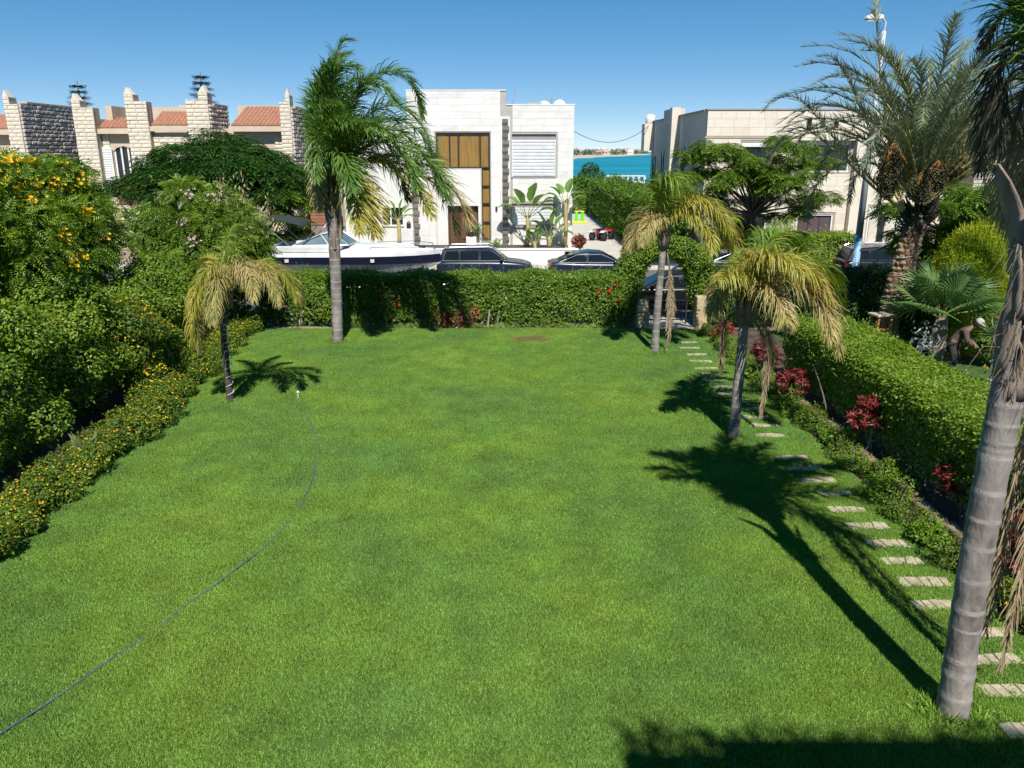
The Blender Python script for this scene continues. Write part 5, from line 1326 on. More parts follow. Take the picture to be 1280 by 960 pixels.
def palm_front():
    b = ground(1190, 893); Y = b[1]
    e = empty("queen_palm", tuple(b), "thick ringed grey palm trunk with peeling sheath rising beside the near stepping stones", "palm tree")
    top = np.array((4.93, Y + .05, 6.1))
    ringed_trunk(e, [b, np.array((4.84, Y, 2.0)), np.array((4.85, Y, 4.0)), np.array((4.9, Y + .03, 5.2)), top], .160, .150, 22, 1.10, sides=26)
    crown_stub(e, top, .2, .9, 9)
    # peeling sheaths and fibre round the upper trunk
    for k, (a, z0, h, out) in enumerate([(-2.6, 3.9, 1.3, .10), (-1.5, 3.7, 1.1, .16), (-.8, 4.1, 1.0, .14), (-2.1, 4.5, 1.2, .26), (-1.1, 4.7, 1.1, .12), (.2, 4.2, 1.2, .15), (-3.0, 4.9, 1.0, .34)]):
        vs, fs = [], []; o = np.array((4.86, Y + .02, 0)) - b
        for i in range(8):
            t = i / 7; rr = .178 + out * t ** 2; wdt = .75 * (1 - t ** 1.6) + .06
            for j in range(6):
                aa = a + wdt * (j / 5 - .5) * 1.6; bulge = .012 * rng.normal()
                vs.append((o[0] + (rr + bulge) * math.cos(aa), o[1] + (rr + bulge) * math.sin(aa), z0 + h * t))
        for i in range(7):
            for j in range(5): fs.append((i * 6 + j, i * 6 + j + 1, (i + 1) * 6 + j + 1, (i + 1) * 6 + j))
        m = MB(); m._add(vs, fs); q = m.build("leaf_sheath", M_boot, e, smooth=True); s_ = q.modifiers.new("thick", 'SOLIDIFY'); s_.thickness = .018
    m = MB(); o = np.array((4.86, Y, 0)) - b     # loose fibre threads
    for k in range(150):
        a = rng.uniform(-3.0, .2); z = rng.uniform(3.8, 5.4); r_ = .19; d = rng.normal(size=3) * .06
        p0 = np.array((o[0] + r_ * math.cos(a), o[1] + r_ * math.sin(a), z)); p1 = p0 + np.array((math.cos(a) * .05, math.sin(a) * .05, -.10)) + d; p2 = p1 + np.array((d[0], d[1], -.22))
        m.tube([p0, p1, p2], [.004, .0035, .002], 3, cap=False)
    m.build("fibre", mat("palm_fibre", [(.20, .13, .09), (.34, .25, .18)], .9, 9), e)
    # crown: blown to the right and forward, above the picture; these cast the long shade on the lawn
    o = np.array(e.location); t0 = top + np.array((0, 0, .3)) - o
    specs = [((.1, .3, .9), (.3, .9, 1.7), (.6, 1.7, 1.9)), ((.3, .5, 1.1), (.7, 1.2, 1.8), (1.2, 2.0, 1.7)), ((-.25, .2, 1.0), (-.35, .5, 1.9), (-.3, .9, 2.7)), ((0, .1, 1.2), (.05, .3, 2.4), (.3, .6, 3.4)), ((.5, .2, 1.0), (1.3, .5, 1.7), (2.2, .8, 1.6)),
             ((.6, -.2, 1.0), (1.5, -.4, 1.6), (2.5, -.5, 1.2)), ((.4, -.6, 1.0), (.9, -1.4, 1.5), (1.4, -2.1, 1.1)), ((-.1, -.4, 1.1), (-.1, -1.0, 1.9), (.2, -1.7, 2.1)), ((.7, .5, .8), (1.6, 1.1, 1.0), (2.3, 1.6, .4)), ((.2, .6, 1.3), (.35, 1.2, 2.4), (.7, 1.9, 3.0)),
             ((-.3, 0, 1.2), (-.9, 0, 2.25), (-1.55, .1, 2.4)), ((-.2, -.2, 1.3), (-.7, -.4, 2.4), (-1.3, -.6, 2.7)), ((-.25, .3, 1.3), (-.8, .5, 2.4), (-1.3, .8, 2.6)), ((.4, .2, 1.2), (1.0, .4, 2.2), (1.7, .7, 2.3)), ((.3, 0, 1.3), (.9, .1, 2.5), (1.6, .2, 2.9)), ((-.1, .1, 1.3), (-.4, .3, 2.5), (-.9, .5, 3.0)), ((-.25, .1, .8), (-.45, .2, 1.4), (-.6, .3, 1.6)), ((-.2, .3, 1.0), (-.3, .8, 1.8), (-.25, 1.4, 2.1))]
    for i, s3 in enumerate(specs):
        path = [t0 - np.array((0, 0, .2))] + [np.array(top - o) + np.array(q) * np.array((1, 1, .92)) for q in s3]
        link("frond", frond_mesh(path, 95, .66, .034, 52, .2, 1.2, .35, .12, (L_queen, M_rach), wind=(.35, 0, 0)), e)
    # dead fronds in view at the top right and hanging beside the trunk
    for pts, dy, kind, lf in [([(1330, 165), (1310, 70), (1280, 40), (1250, 75), (1232, 150), (1226, 215)], .9, "dark", .42), ([(1330, 165), (1300, 90), (1272, 80), (1252, 130), (1246, 190)], .3, "dark", .36), ([(1330, 170), (1305, 110), (1282, 110), (1264, 170), (1256, 240), (1258, 290)], .7, "dry", .42), ([(1335, 170), (1320, 100), (1300, 60), (1275, 20), (1250, 20), (1228, 60)], 1.6, "dark", .42),
                              ([(1335, 180), (1312, 140), (1292, 160), (1278, 230), (1276, 320)], .4, "dry", .4)]:
        px_frond(e, pts, Y, dy, kind, 110, lf, "dead_frond" if kind != "queen" else "frond", droop=1.9, wind=(.02, 0, 0), width=.016, angle=42, plume=.5)
    for dx, dyy, z1 in ((.62, .25, .45), (.80, .05, .9), (.55, .55, .7)):
        path = [t0, t0 + np.array((dx * .6, dyy * .5, .35)), t0 + np.array((dx * 1.1, dyy, -.8)), np.array((dx * 1.05, dyy, 3.0)), np.array((dx * .98, dyy * .9, z1))]
        link("dead_frond", frond_mesh(path, 110, .55, .018, 26, .1, 2.2, .6, .25, (L_dry, M_rachd)), e)
palm_front()

def date_palm():
    b = np.array((11.4, 23.5, 0)); e = empty("date_palm", tuple(b), "big date palm with scaly brown trunk, orange stalks and hanging date bunches", "palm tree")
    top = np.array((11.98, 23.7, 4.15))
    n = 16; P, L = smooth_path([b, np.array((11.5, 23.55, 1.5)), np.array((11.75, 23.62, 3.0)), top], n)
    m = MB(); m.tube([tuple(p - b) for p in P], [.25 - .02 * i / (n - 1) for i in range(n)], 14); m.build("trunk", mat("date_bark", [(.10, .065, .04), (.19, .13, .09)], .95, 5, bump=.8), e, smooth=True)
    # cut leaf bases in spiral rows
    vs = [(-.5, 0, -.5), (.5, 0, -.5), (.42, -.55, .10), (-.42, -.55, .10), (-.30, .1, .55), (.30, .1, .55), (0, -.75, .25), (0, -.35, -.5)]
    fs = [(0, 7, 6, 3), (7, 1, 2, 6), (3, 6, 4), (6, 5, 4), (6, 2, 5), (0, 3, 4), (1, 5, 2), (0, 4, 5, 1), (0, 1, 7)]
    M_db = mat("cut_leaf_base", [(.15, .085, .05), (.26, .165, .10), (.36, .25, .17)], .9, 3, objrand=.6, bump=.6)
    me = bpy.data.meshes.new("leaf_base"); me.from_pydata(vs, [], fs); me.materials.append(M_db); me.update()
    rows = 24; cnt = 0
    for r_ in range(rows):
        t = (r_ + .5) / rows; z = t * 4.1; c = np.array([np.interp(z, P[:, 2], P[:, k]) for k in range(2)])
        for k in range(9):
            a = 2 * math.pi * (k + (r_ % 2) * .5) / 9
            o = link("leaf_base", me, e, (c[0] - b[0] + .24 * math.cos(a), c[1] - b[1] + .24 * math.sin(a), z)); s = 1 + .16 * rng.normal()
            o.scale = (.20 * s, .13 * s, .19 * s); o.rotation_euler = (rng.normal() * .2, rng.normal() * .15, a + math.pi / 2 + rng.normal() * .12); cnt += 1
    # shaggy dark skirt of stubs below the crown
    m = MB()
    for k in range(110):
        a = rng.uniform(0, 6.28); z = rng.uniform(3.6, 4.5); r_ = .30
        p = np.array((top[0] - b[0] + r_ * math.cos(a), top[1] - b[1] + r_ * math.sin(a), z)); d = np.array((math.cos(a) * .16, math.sin(a) * .16, rng.uniform(-.05, .28)))
        m.tube([p - d * .6, p + d * .5, p + d * 1.5], [.05, .04, .012], 5)
    m.build("stub_skirt", mat("dark_stub", [(.03, .025, .022), (.09, .07, .055)], .95, 6), e)
    # fronds
    o = b; base = top + np.array((0, 0, .35))
    N = 92
    for i in range(N):
        f = i / N; az = i * 2.39996; el = R(88 - 52 * f ** .9); Lf = 5.9 + .7 * rng.random() - .3 * f
        d = np.array((math.cos(az), math.sin(az))); path = []; el_ = el; p = base - o + np.array((d[0] * .15, d[1] * .15, .1)); path.append(p.copy())
        for k in range(7):
            p = p + np.array((d[0] * math.cos(el_), d[1] * math.cos(el_), math.sin(el_))) * Lf / 7; el_ -= R(6 + 8 * f + 2.6 * k); p[0] += .03 * k * .5; path.append(p.copy())
        if f > .62 and (math.cos(az) < -.55 or math.sin(az) < -.75): continue
        link("frond", frond_mesh(path, 84, .60, .040, 46, .35, .22, .35, .14, (L_date, M_rachy), r0=.04, wind=(.05, 0, 0), segs=2, taper=.5), e)
    for pts, dy in [([(1128, 262), (1090, 225), (1048, 180), (1005, 128), (972, 122), (953, 140)], -.5), ([(1128, 264), (1085, 228), (1040, 185), (1000, 160), (975, 178), (962, 205)], .4), ([(1128, 262), (1098, 190), (1070, 120), (1045, 75), (1020, 70)], -.3), ([(1130, 262), (1112, 180), (1100, 90), (1095, 20), (1098, -20)], .2)]:
        link("frond", frond_mesh([at(x, y, 23.6 + dy * k / 5) - b for k, (x, y) in enumerate(pts)], 105, .56, .042, 48, .45, .12, .3, .16, (L_date, M_rachy), r0=.04, segs=2), e)
    # fruit bunches: orange stalks, strands and dark dates
    M_st = mat("orange_fruit_stalk", [(.50, .20, .03), (.62, .30, .05)], .6, 5); M_dt = mat("olive_brown_date", [(.035, .030, .014), (.085, .075, .03), (.15, .13, .06)], .4, 60, coords="World")
    bm = bmesh.new(); bmesh.ops.create_icosphere(bm, subdivisions=1, radius=1.0); Vt = np.array([v.co for v in bm.verts]) * np.array((.62, .62, 1.0)); Ft = np.array([[v.index for v in f.verts] for f in bm.faces]); bm.free()
    def bunch(c, r, orange):
        c = np.array(c); be = MB(); start = base - b + np.array((0, 0, .1)); mid = (start + (c - b)) / 2 + np.array((0, 0, .55))
        P_, _ = smooth_path([start, mid, c - b + np.array((0, 0, r[2] * .9))], 10); be.tube([tuple(p) for p in P_], [.03] * 10, 6)
        for k in range(60 if orange else 34):
            d = rand_dirs(1)[0]; d[2] = -abs(d[2]) * .8 - .1; q = c - b + d * np.array(r) * .85; s = P_[-1]
            be.tube([tuple(s), tuple((s + q) / 2 + np.array((d[0], d[1], 0)) * r[0] * .35), tuple(q)], [.009, .008, .006], 4, cap=False)
        st = be.build("fruit_stalk", M_st, e)
        d = rand_dirs(1500); pp = c - b + d * np.array(r) * (.55 + .45 * rng.random((1500, 1))) + np.array((0, 0, -.08))
        fr = scatter("dates", (Vt, Ft), frames(rand_dirs(1500)), pp, .030 + .009 * rng.random(1500), M_dt, st); fr["kind"] = "stuff"
    bunch(at(1112, 212, 23.0), (.34, .32, .78), False); bunch(at(1170, 218, 22.8), (.34, .30, .42), True); bunch(at(1192, 208, 23.5), (.36, .30, .42), True); bunch(at(1150, 232, 22.8), (.36, .30, .40), False); bunch(at(1182, 168, 24.3), (.35, .35, .40), True)
    # rope wound round the trunk
    pts = []
    for k in range(150):
        t = k / 149; z = .9 + 2.6 * t; c = np.array([np.interp(z, P[:, 2], P[:, j]) for j in range(2)]); a = t * 2 * math.pi * 4.3 + .6 * math.sin(t * 9)
        pts.append((c[0] - b[0] + .345 * math.cos(a), c[1] - b[1] + .345 * math.sin(a), z + .05 * math.sin(a)))
    m = MB(); m.tube(pts, .008, 5); m.build("cable", mat("pale_cable", (.5, .5, .48), .6, 4), e)
date_palm()

def fan_palm():
    b = np.array((12.2, 22.0, 0)); e = empty("fan_palm", tuple(b), "young fan palm with pleated green leaves next to the golden conifer", "palm tree")
    g = leafmat("fan_palm_leaf", [(.04, .085, .025), (.075, .14, .04), (.12, .19, .07)], .25, .4, .5)
    m = MB(); m.tube([(0, 0, 0), (0, 0, 1.1), (.02, 0, 1.5)], [.2, .22, .14], 10); m.build("trunk", M_boot, e)
    for k in range(15):
        az = k * 2.4; el = R(72 - 62 * (k / 15)); pl = .75 + .25 * rng.random(); d = np.array((math.cos(az) * math.cos(el), math.sin(az) * math.cos(el), math.sin(el))); h = np.array((0, 0, 1.45)); tip = h + d * pl
        m = MB(); m.tube([tuple(h), tuple(h + d * pl * .5 + np.array((0, 0, .05))), tuple(tip)], [.022, .018, .014], 5, mi=1)
        sd = unit(np.cross(d, (0, 0, 1.0))); up_ = np.cross(sd, d); n = 26
        for q in range(n):
            a = R(-115 + 230 * (q + .5) / n); dd = d * math.cos(a) + sd * math.sin(a); lr = (1.0 + .12 * math.cos(a)) * (.95 + .1 * rng.random()); wv = unit(np.cross(dd, up_)) * .035 * lr
            p1 = tip + dd * lr * .55 + up_ * .03; p2 = tip + dd * lr * .98 + np.array((0, 0, -.12 * lr))
            m._add([tip, p1 - wv, p1 + up_ * .025, p1 + wv, p2], [(0, 1, 2), (0, 2, 3), (1, 4, 2), (2, 4, 3)], 0)
        m.build("fan_leaf", [g, M_rach], e)
fan_palm()

# ================================================================ HEDGES, SHRUBS, TREES
L_hib = leafmat("hibiscus_leaf", [(.035, .085, .010), (.07, .145, .014), (.13, .20, .02), (.20, .25, .03)], .35, .38, .5, pscale=1.2, pamt=.4)
L_hibd = leafmat("hibiscus_leaf_shaded", [(.02, .05, .010), (.04, .085, .014), (.075, .13, .022)], .25, .4, .5)  # darker hibiscus copy: shade of inner and shaded foliage put into the colour
L_priv = leafmat("clipped_hedge_leaf", [(.045, .10, .010), (.09, .165, .014), (.16, .23, .022), (.22, .26, .04)], .35, .4, .45, pscale=1.6, pamt=.35)
L_tall = leafmat("tall_hedge_leaf", [(.035, .08, .010), (.07, .14, .015), (.12, .20, .022)], .35, .45, .4)
L_tec = leafmat("trumpet_bush_leaf", [(.04, .09, .010), (.08, .15, .015), (.14, .21, .022), (.23, .28, .04)], .38, .42, .4)
L_shr = leafmat("mixed_shrub_leaf", [(.04, .09, .010), (.085, .155, .015), (.15, .215, .022), (.25, .29, .045)], .32, .42, .4)
L_pod = leafmat("feathery_vine_leaf", [(.055, .11, .014), (.105, .175, .02), (.17, .235, .03)], .35, .45, .4)
L_poi = leafmat("flame_tree_leaf", [(.010, .036, .008), (.022, .062, .010), (.045, .10, .014)], .25, .5, .3, pscale=.8)
L_street = leafmat("street_tree_leaf", [(.045, .095, .014), (.085, .15, .02), (.14, .21, .03)], .3, .5, .3)
L_lan = leafmat("border_shrub_leaf", [(.04, .08, .010), (.08, .13, .015), (.13, .175, .02)], .3, .5, .3)
L_gold = leafmat("golden_conifer_leaf", [(.07, .13, .012), (.15, .22, .015), (.27, .31, .02), (.36, .36, .03)], .3, .55, .3, pscale=1.6, pamt=.6)
L_red = leafmat("red_copperleaf", [(.06, .03, .015), (.14, .024, .02), (.27, .05, .04)], .25, .4, .4)
L_cov = leafmat("ground_cover_leaf", [(.06, .13, .012), (.11, .20, .018), (.19, .27, .03)], .35, .5, .3)
L_sil = leafmat("silver_leaf", [(.16, .18, .18), (.27, .29, .29)], .2, .5, .3)
L_ban = leafmat("paddle_leaf", [(.05, .11, .018), (.09, .17, .03), (.14, .22, .05)], .35, .4, .5)
L_norf = leafmat("araucaria_leaf", [(.012, .028, .018), (.028, .05, .028)], .1, .6, .3)
P_yel = leafmat("yellow_petal", [(.62, .38, .01), (.75, .50, .015), (.80, .60, .03)], .25, .5, .3)
P_red = leafmat("red_petal", [(.45, .015, .015), (.62, .03, .025)], .25, .5, .3)
P_pink = leafmat("pale_pink_petal", [(.55, .36, .42), (.68, .50, .55)], .3, .5, .3)
M_bark = mat("grey_brown_bark", [(.09, .065, .045), (.17, .13, .10), (.25, .20, .16)], .95, 6, bump=.8, stretch=(1, 1, .3))
M_barkw = mat("pale_stem_bark", [(.25, .22, .19), (.42, .39, .35)], .95, 6, bump=.5, stretch=(1, 1, .3))
T_leaf = t_leaf(1, .55); T_lance = t_leaf(1, .28, .1, -.25); T_ros = t_rosette(5, 1, .42); T_pin = t_pinnate(5, 1, .40, .14); T_fine = t_pinnate(5, 1, .42, .19, .3); T_flo = t_flower(5, 1, .8, .5)

def flowers(name, P, N, size, material, parent, origin, tm=None):
    n = len(P); return scatter(name, tm or T_flo, frames(unit(N + np.array((0, 0, .4)) + rand_dirs(n) * .4)), P + N * size * .5, size * (.75 + .5 * rng.random(n)), material, parent, origin)
def stems(e, spots, h, r, m_, name="stems", spread=.25, per=2):
    m = MB()
    for x, y in spots:
        for k in range(per):
            a = np.array((x + rng.normal() * .05, y + rng.normal() * .05, -.02)); limb(m, a, a + np.array((rng.normal() * spread, rng.normal() * spread * .6, h * (.8 + .4 * rng.random()))), r * (.7 + .6 * rng.random()), r * .4, .15, 5, 5)
    o = np.array(e.location); m.v = [(p[0] - o[0], p[1] - o[1], p[2] - o[2]) for p in m.v]; return m.build(name, m_, e)

def back_hedge():
    e = empty("hedge", (-2.4, 28.2, 0), "clipped hibiscus hedge with red flowers closing the far end of the lawn", "hedge"); o = np.array(e.location)
    box = (-9.2, 4.15, 27.55, 28.9, .25, 1.84)
    def cut(P):   # thin at the foot, gaps between stems
        k = (P[:, 2] > .75) | (rng.random(len(P)) < .25 + .75 * (P[:, 2] / .8) * (np.sin(P[:, 0] * 2.7) * .35 + .65)); k &= ~((P[:, 0] < -6.9) & (P[:, 2] < .9) & (rng.random(len(P)) < .55)); return k
    hedge("foliage", [(box, {'-y': 1.0, '+z': 1.1, '-x': .5, '+x': 1.0}, 1.0)], 50000, .085, L_hib, e, o, .10, zcut=cut)
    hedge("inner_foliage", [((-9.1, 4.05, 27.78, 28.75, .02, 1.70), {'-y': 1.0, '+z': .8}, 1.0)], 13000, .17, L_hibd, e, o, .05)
    stems(e, [(x, 27.95 + rng.normal() * .12) for x in np.arange(-9.0, 4.1, .34)], 1.5, .028, M_barkw, "stem", .12, 2)
    P, N = hedge_pts(box, 800, {'-y': 1.0}, .07, .02); k = rng.choice(len(P), 34, False); P, N = P[k], N[k]
    P = np.concatenate([P, np.array([at(x, y, 27.5) for x, y in [(886, 0)][:0] + [(768, 355), (762, 364), (747, 365), (772, 374), (500, 380), (478, 366), (592, 385), (560, 392), (598, 391), (688, 365)]])]); N = np.concatenate([N, np.tile((0, -1.0, 0), (10, 1))])
    flowers("red_flowers", P[-10:], N[-10:], .085, P_red, e, o)["kind"] = "stuff"
    # low shoots along the foot
    P = np.stack([rng.uniform(-6.2, 4.0, 2600), 27.42 - .25 * rng.random(2600) + .2, .05 + .38 * rng.random(2600) ** 1.5], 1); P[:, 2] *= .7 + .5 * np.sin(P[:, 0] * 1.9)
    P = P[P[:, 2] > .03]; scatter("low_shoots", T_leaf, frames(unit(np.array((0, -.5, .7)) + rand_dirs(len(P)) * .6)), P, .075 * (.7 + .6 * rng.random(len(P))), L_hib, e, o)
    # wine-red shoots at the foot
    c = at(568, 400, 27.35); P = c + rng.normal(size=(420, 3)) * np.array((.55, .12, .22)); P = P[P[:, 2] > .05]; scatter("red_shoots", T_lance, frames(unit(np.array((0, -.4, .6)) + rand_dirs(len(P)) * .8)), P, .11 * (.7 + .6 * rng.random(len(P))), L_red, e, o)
    e2 = empty("hedge", (11, 28.0, 0), "dark green clipped hedge with few red flowers between gate pillar and lamp post", "hedge"); o2 = np.array(e2.location)
    hedge("foliage", [((6.95, 16.8, 27.5, 28.9, .15, 1.98), {'-y': 1.0, '+z': 1.0, '-x': 1.0}, 1.0)], 33000, .09, L_hibd, e2, o2, .10)  # shaded leaf copy outside too; this face's shade is in the colour
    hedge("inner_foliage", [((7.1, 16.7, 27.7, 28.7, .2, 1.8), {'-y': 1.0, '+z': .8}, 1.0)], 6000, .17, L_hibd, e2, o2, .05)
    stems(e2, [(x, 28.1) for x in np.arange(7.2, 16.6, .5)], 1.6, .03, M_bark, "stem")
    flowers("red_flowers", np.array([at(x, y, 27.4) for x, y in [(1079, 349), (1040, 338), (1010, 350), (985, 345)]]), np.tile((0, -1.0, .1), (4, 1)), .10, P_red, e2, o2)["kind"] = "stuff"
back_hedge()
def arch_hedge():
    e = empty("hedge_arch", (5.55, 28.0, 0), "clipped green hedge arch over the garden gate", "hedge"); o = np.array(e.location)
    cl = []
    for a in np.linspace(R(-12), R(192), 19):
        x = 5.45 + 1.32 * math.cos(a); z = 1.52 + 1.28 * math.sin(a); s = .50 + .10 * math.sin(a * 2.3 + 1)
        cl.append((np.array((x, 28.1 + .05 * rng.normal(), z)), np.array((s * .95, .62, s))))
    for x in (4.2, 6.85):
        for z in (.4, .8, 1.2): cl.append((np.array((x, 28.1, z)), np.array((.36, .5, .4))))
    leafy("foliage", cl, 15000, T_leaf, .085, L_shr, e, o, .4, .7, .05, .72); leafy("inner_foliage", [(c, r * .75) for c, r in cl], 2600, T_leaf, .17, L_hibd, e, o, .2, .8, .1)
    m = MB()
    for y in (27.85, 28.3): m.tube([(4.15 - o[0], y - o[1], 0)] + [(5.45 + 1.32 * math.cos(a) - o[0], y - o[1], 1.52 + 1.28 * math.sin(a)) for a in np.linspace(math.pi, 0, 12)] + [(6.78 - o[0], y - o[1], 0)], .02, 5)
    m.build("arch_frame", M_black, e)
    stems(e, [(4.1, 27.8), (4.35, 27.75), (6.9, 28.2), (4.2, 28.0)], 1.5, .03, M_barkw, "stem", .1)
arch_hedge()
def side_hedge():
    e = empty("hedge", (8.0, 14, 0), "long boxy clipped hedge with bright top along the stepping stone path", "hedge"); o = np.array(e.location)
    B = (7.25, 8.95, 7.2, 20.6, .45, 1.86)
    hedge("foliage", [(B, {'-x': 1.15, '+z': 1.2, '+x': .35, '+y': .6, '-y': .3}, 1.0)], 74000, .064, L_priv, e, o, .055, tm=t_leaf(1, .6), zcut=lambda P: (P[:, 2] > .8) | (rng.random(len(P)) < .45))
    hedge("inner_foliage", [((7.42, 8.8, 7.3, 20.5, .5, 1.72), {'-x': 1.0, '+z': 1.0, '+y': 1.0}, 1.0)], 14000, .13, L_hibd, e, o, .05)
    stems(e, [(7.9 + rng.normal() * .25, y) for y in np.arange(7.5, 20.4, .3)], 1.3, .025, M_bark, "stem", .2, 2)
side_hedge()
def tall_hedge():
    e = empty("tall_hedge", (9, 66, 0), "tall clipped hedge running beside the driveway towards the sea", "hedge"); o = np.array(e.location)
    hedge("foliage", [((7.75, 10.3, 46.6, 80, .1, 3.45), {'-x': 1.3, '+z': 1.1, '-y': 1.0, '+y': .3}, 1.0)], 42000, .20, L_tall, e, o, .13, depth=.35)
    hedge("inner_foliage", [((8.1, 10.1, 46.8, 79.8, .2, 3.15), {'-x': 1.0, '+z': 1.0, '-y': 1.0}, 1.0)], 6000, .45, L_hibd, e, o, .05)
    e2 = empty("hedge", (6.0, 82, 0), "light green hedge stub behind the blue grey wall", "hedge"); hedge("foliage", [((3.9, 7.7, 81.3, 83, .1, 3.5), {'-y': 1.0, '+z': 1.0, '+x': .5}, 1.0)], 5000, .22, L_tall, e2, np.array(e2.location), .1)
    e3 = empty("cypress_tree", (8.15, 83.5, 0), "dark green rounded conifer rising above the driveway hedge before the sea", "tree"); o3 = np.array(e3.location)
    m = MB(); limb(m, (0, 0, 0), (0, 0, 4.4), .12, .03); m.build("trunk", M_bark, e3)
    cl = [((8.15 + .2 * rng.normal(), 83.5 + .2 * rng.normal(), z), (1.45 * w, 1.2 * w, .7)) for z, w in ((1.2, 1.1), (2.1, 1.15), (3.0, 1.1), (3.7, .95), (4.3, .6))]; leafy("crown", cl, 3800, T_leaf, .24, L_poi, e3, o3, .6, .8)
    e4 = empty("hedge", (16.0, 43.0, 0), "trimmed green hedge in front of the cream house", "hedge"); o4 = np.array(e4.location)
    hedge("foliage", [((10.6, 18.6, 42.4, 44.0, .1, 1.75), {'-y': 1.0, '+z': 1.2, '-x': .5, '+x': 1.0}, 1.0)], 17000, .12, L_priv, e4, o4, .08); hedge("inner_foliage", [((10.8, 18.4, 42.6, 43.8, .1, 1.6), {'-y': 1.0, '+z': 1.0}, 1.0)], 2500, .25, L_hibd, e4, o4, .05)
tall_hedge()

def bush(name, label, cat, center, radii, n_cl, n_leaf, tm, size, lm, group=None, flat=.8, sz=(.35, .6), stem_h=None, upw=.5, rnd=.6, inner=.14, droop=None, shell=.75, lo=.7, stemr=.03, low=False):
    c = np.array(center, float); b = (c[0], c[1], 0)
    e = empty(name, b, label, cat, group); o = np.array(b)
    cl = clump_set(c, radii, n_cl, sz, flat, shell, low=low); cl.append((c, np.array(radii) * .62))
    leafy("foliage", cl, n_leaf, tm, size, lm, e, o, upw, rnd, .05, lo, droop=droop)
    Ps, Ns = ellipsoid_pts(cl, 3000, .95, 1.05, .1); shoots('shoots', Ps, Ns, max(20, n_leaf // 70), min(radii) * .26 if min(radii) > .5 else .12, 7, tm if len(tm[1]) < 4 else T_lance, size * (1.0 if len(tm[1]) < 4 else .55), lm, e, o)
    if inner: leafy("inner_foliage", [(p, r * .7) for p, r in cl], int(n_leaf * inner), T_leaf, size * 1.6, L_hibd, e, o, .2, .9, .1)
    h = stem_h if stem_h else max(.4, c[2] * 1.0)
    m = MB()
    for k in range(5):
        a = 2 * math.pi * k / 5; limb(m, (rng.normal() * .06, rng.normal() * .06, -.02), (math.cos(a) * radii[0] * .45, math.sin(a) * radii[1] * .45, h * (.8 + .4 * rng.random())), stemr * 1.4, stemr * .5, .15, 6, 6)
    m.build("stem", M_bark, e)
    return e, cl, o
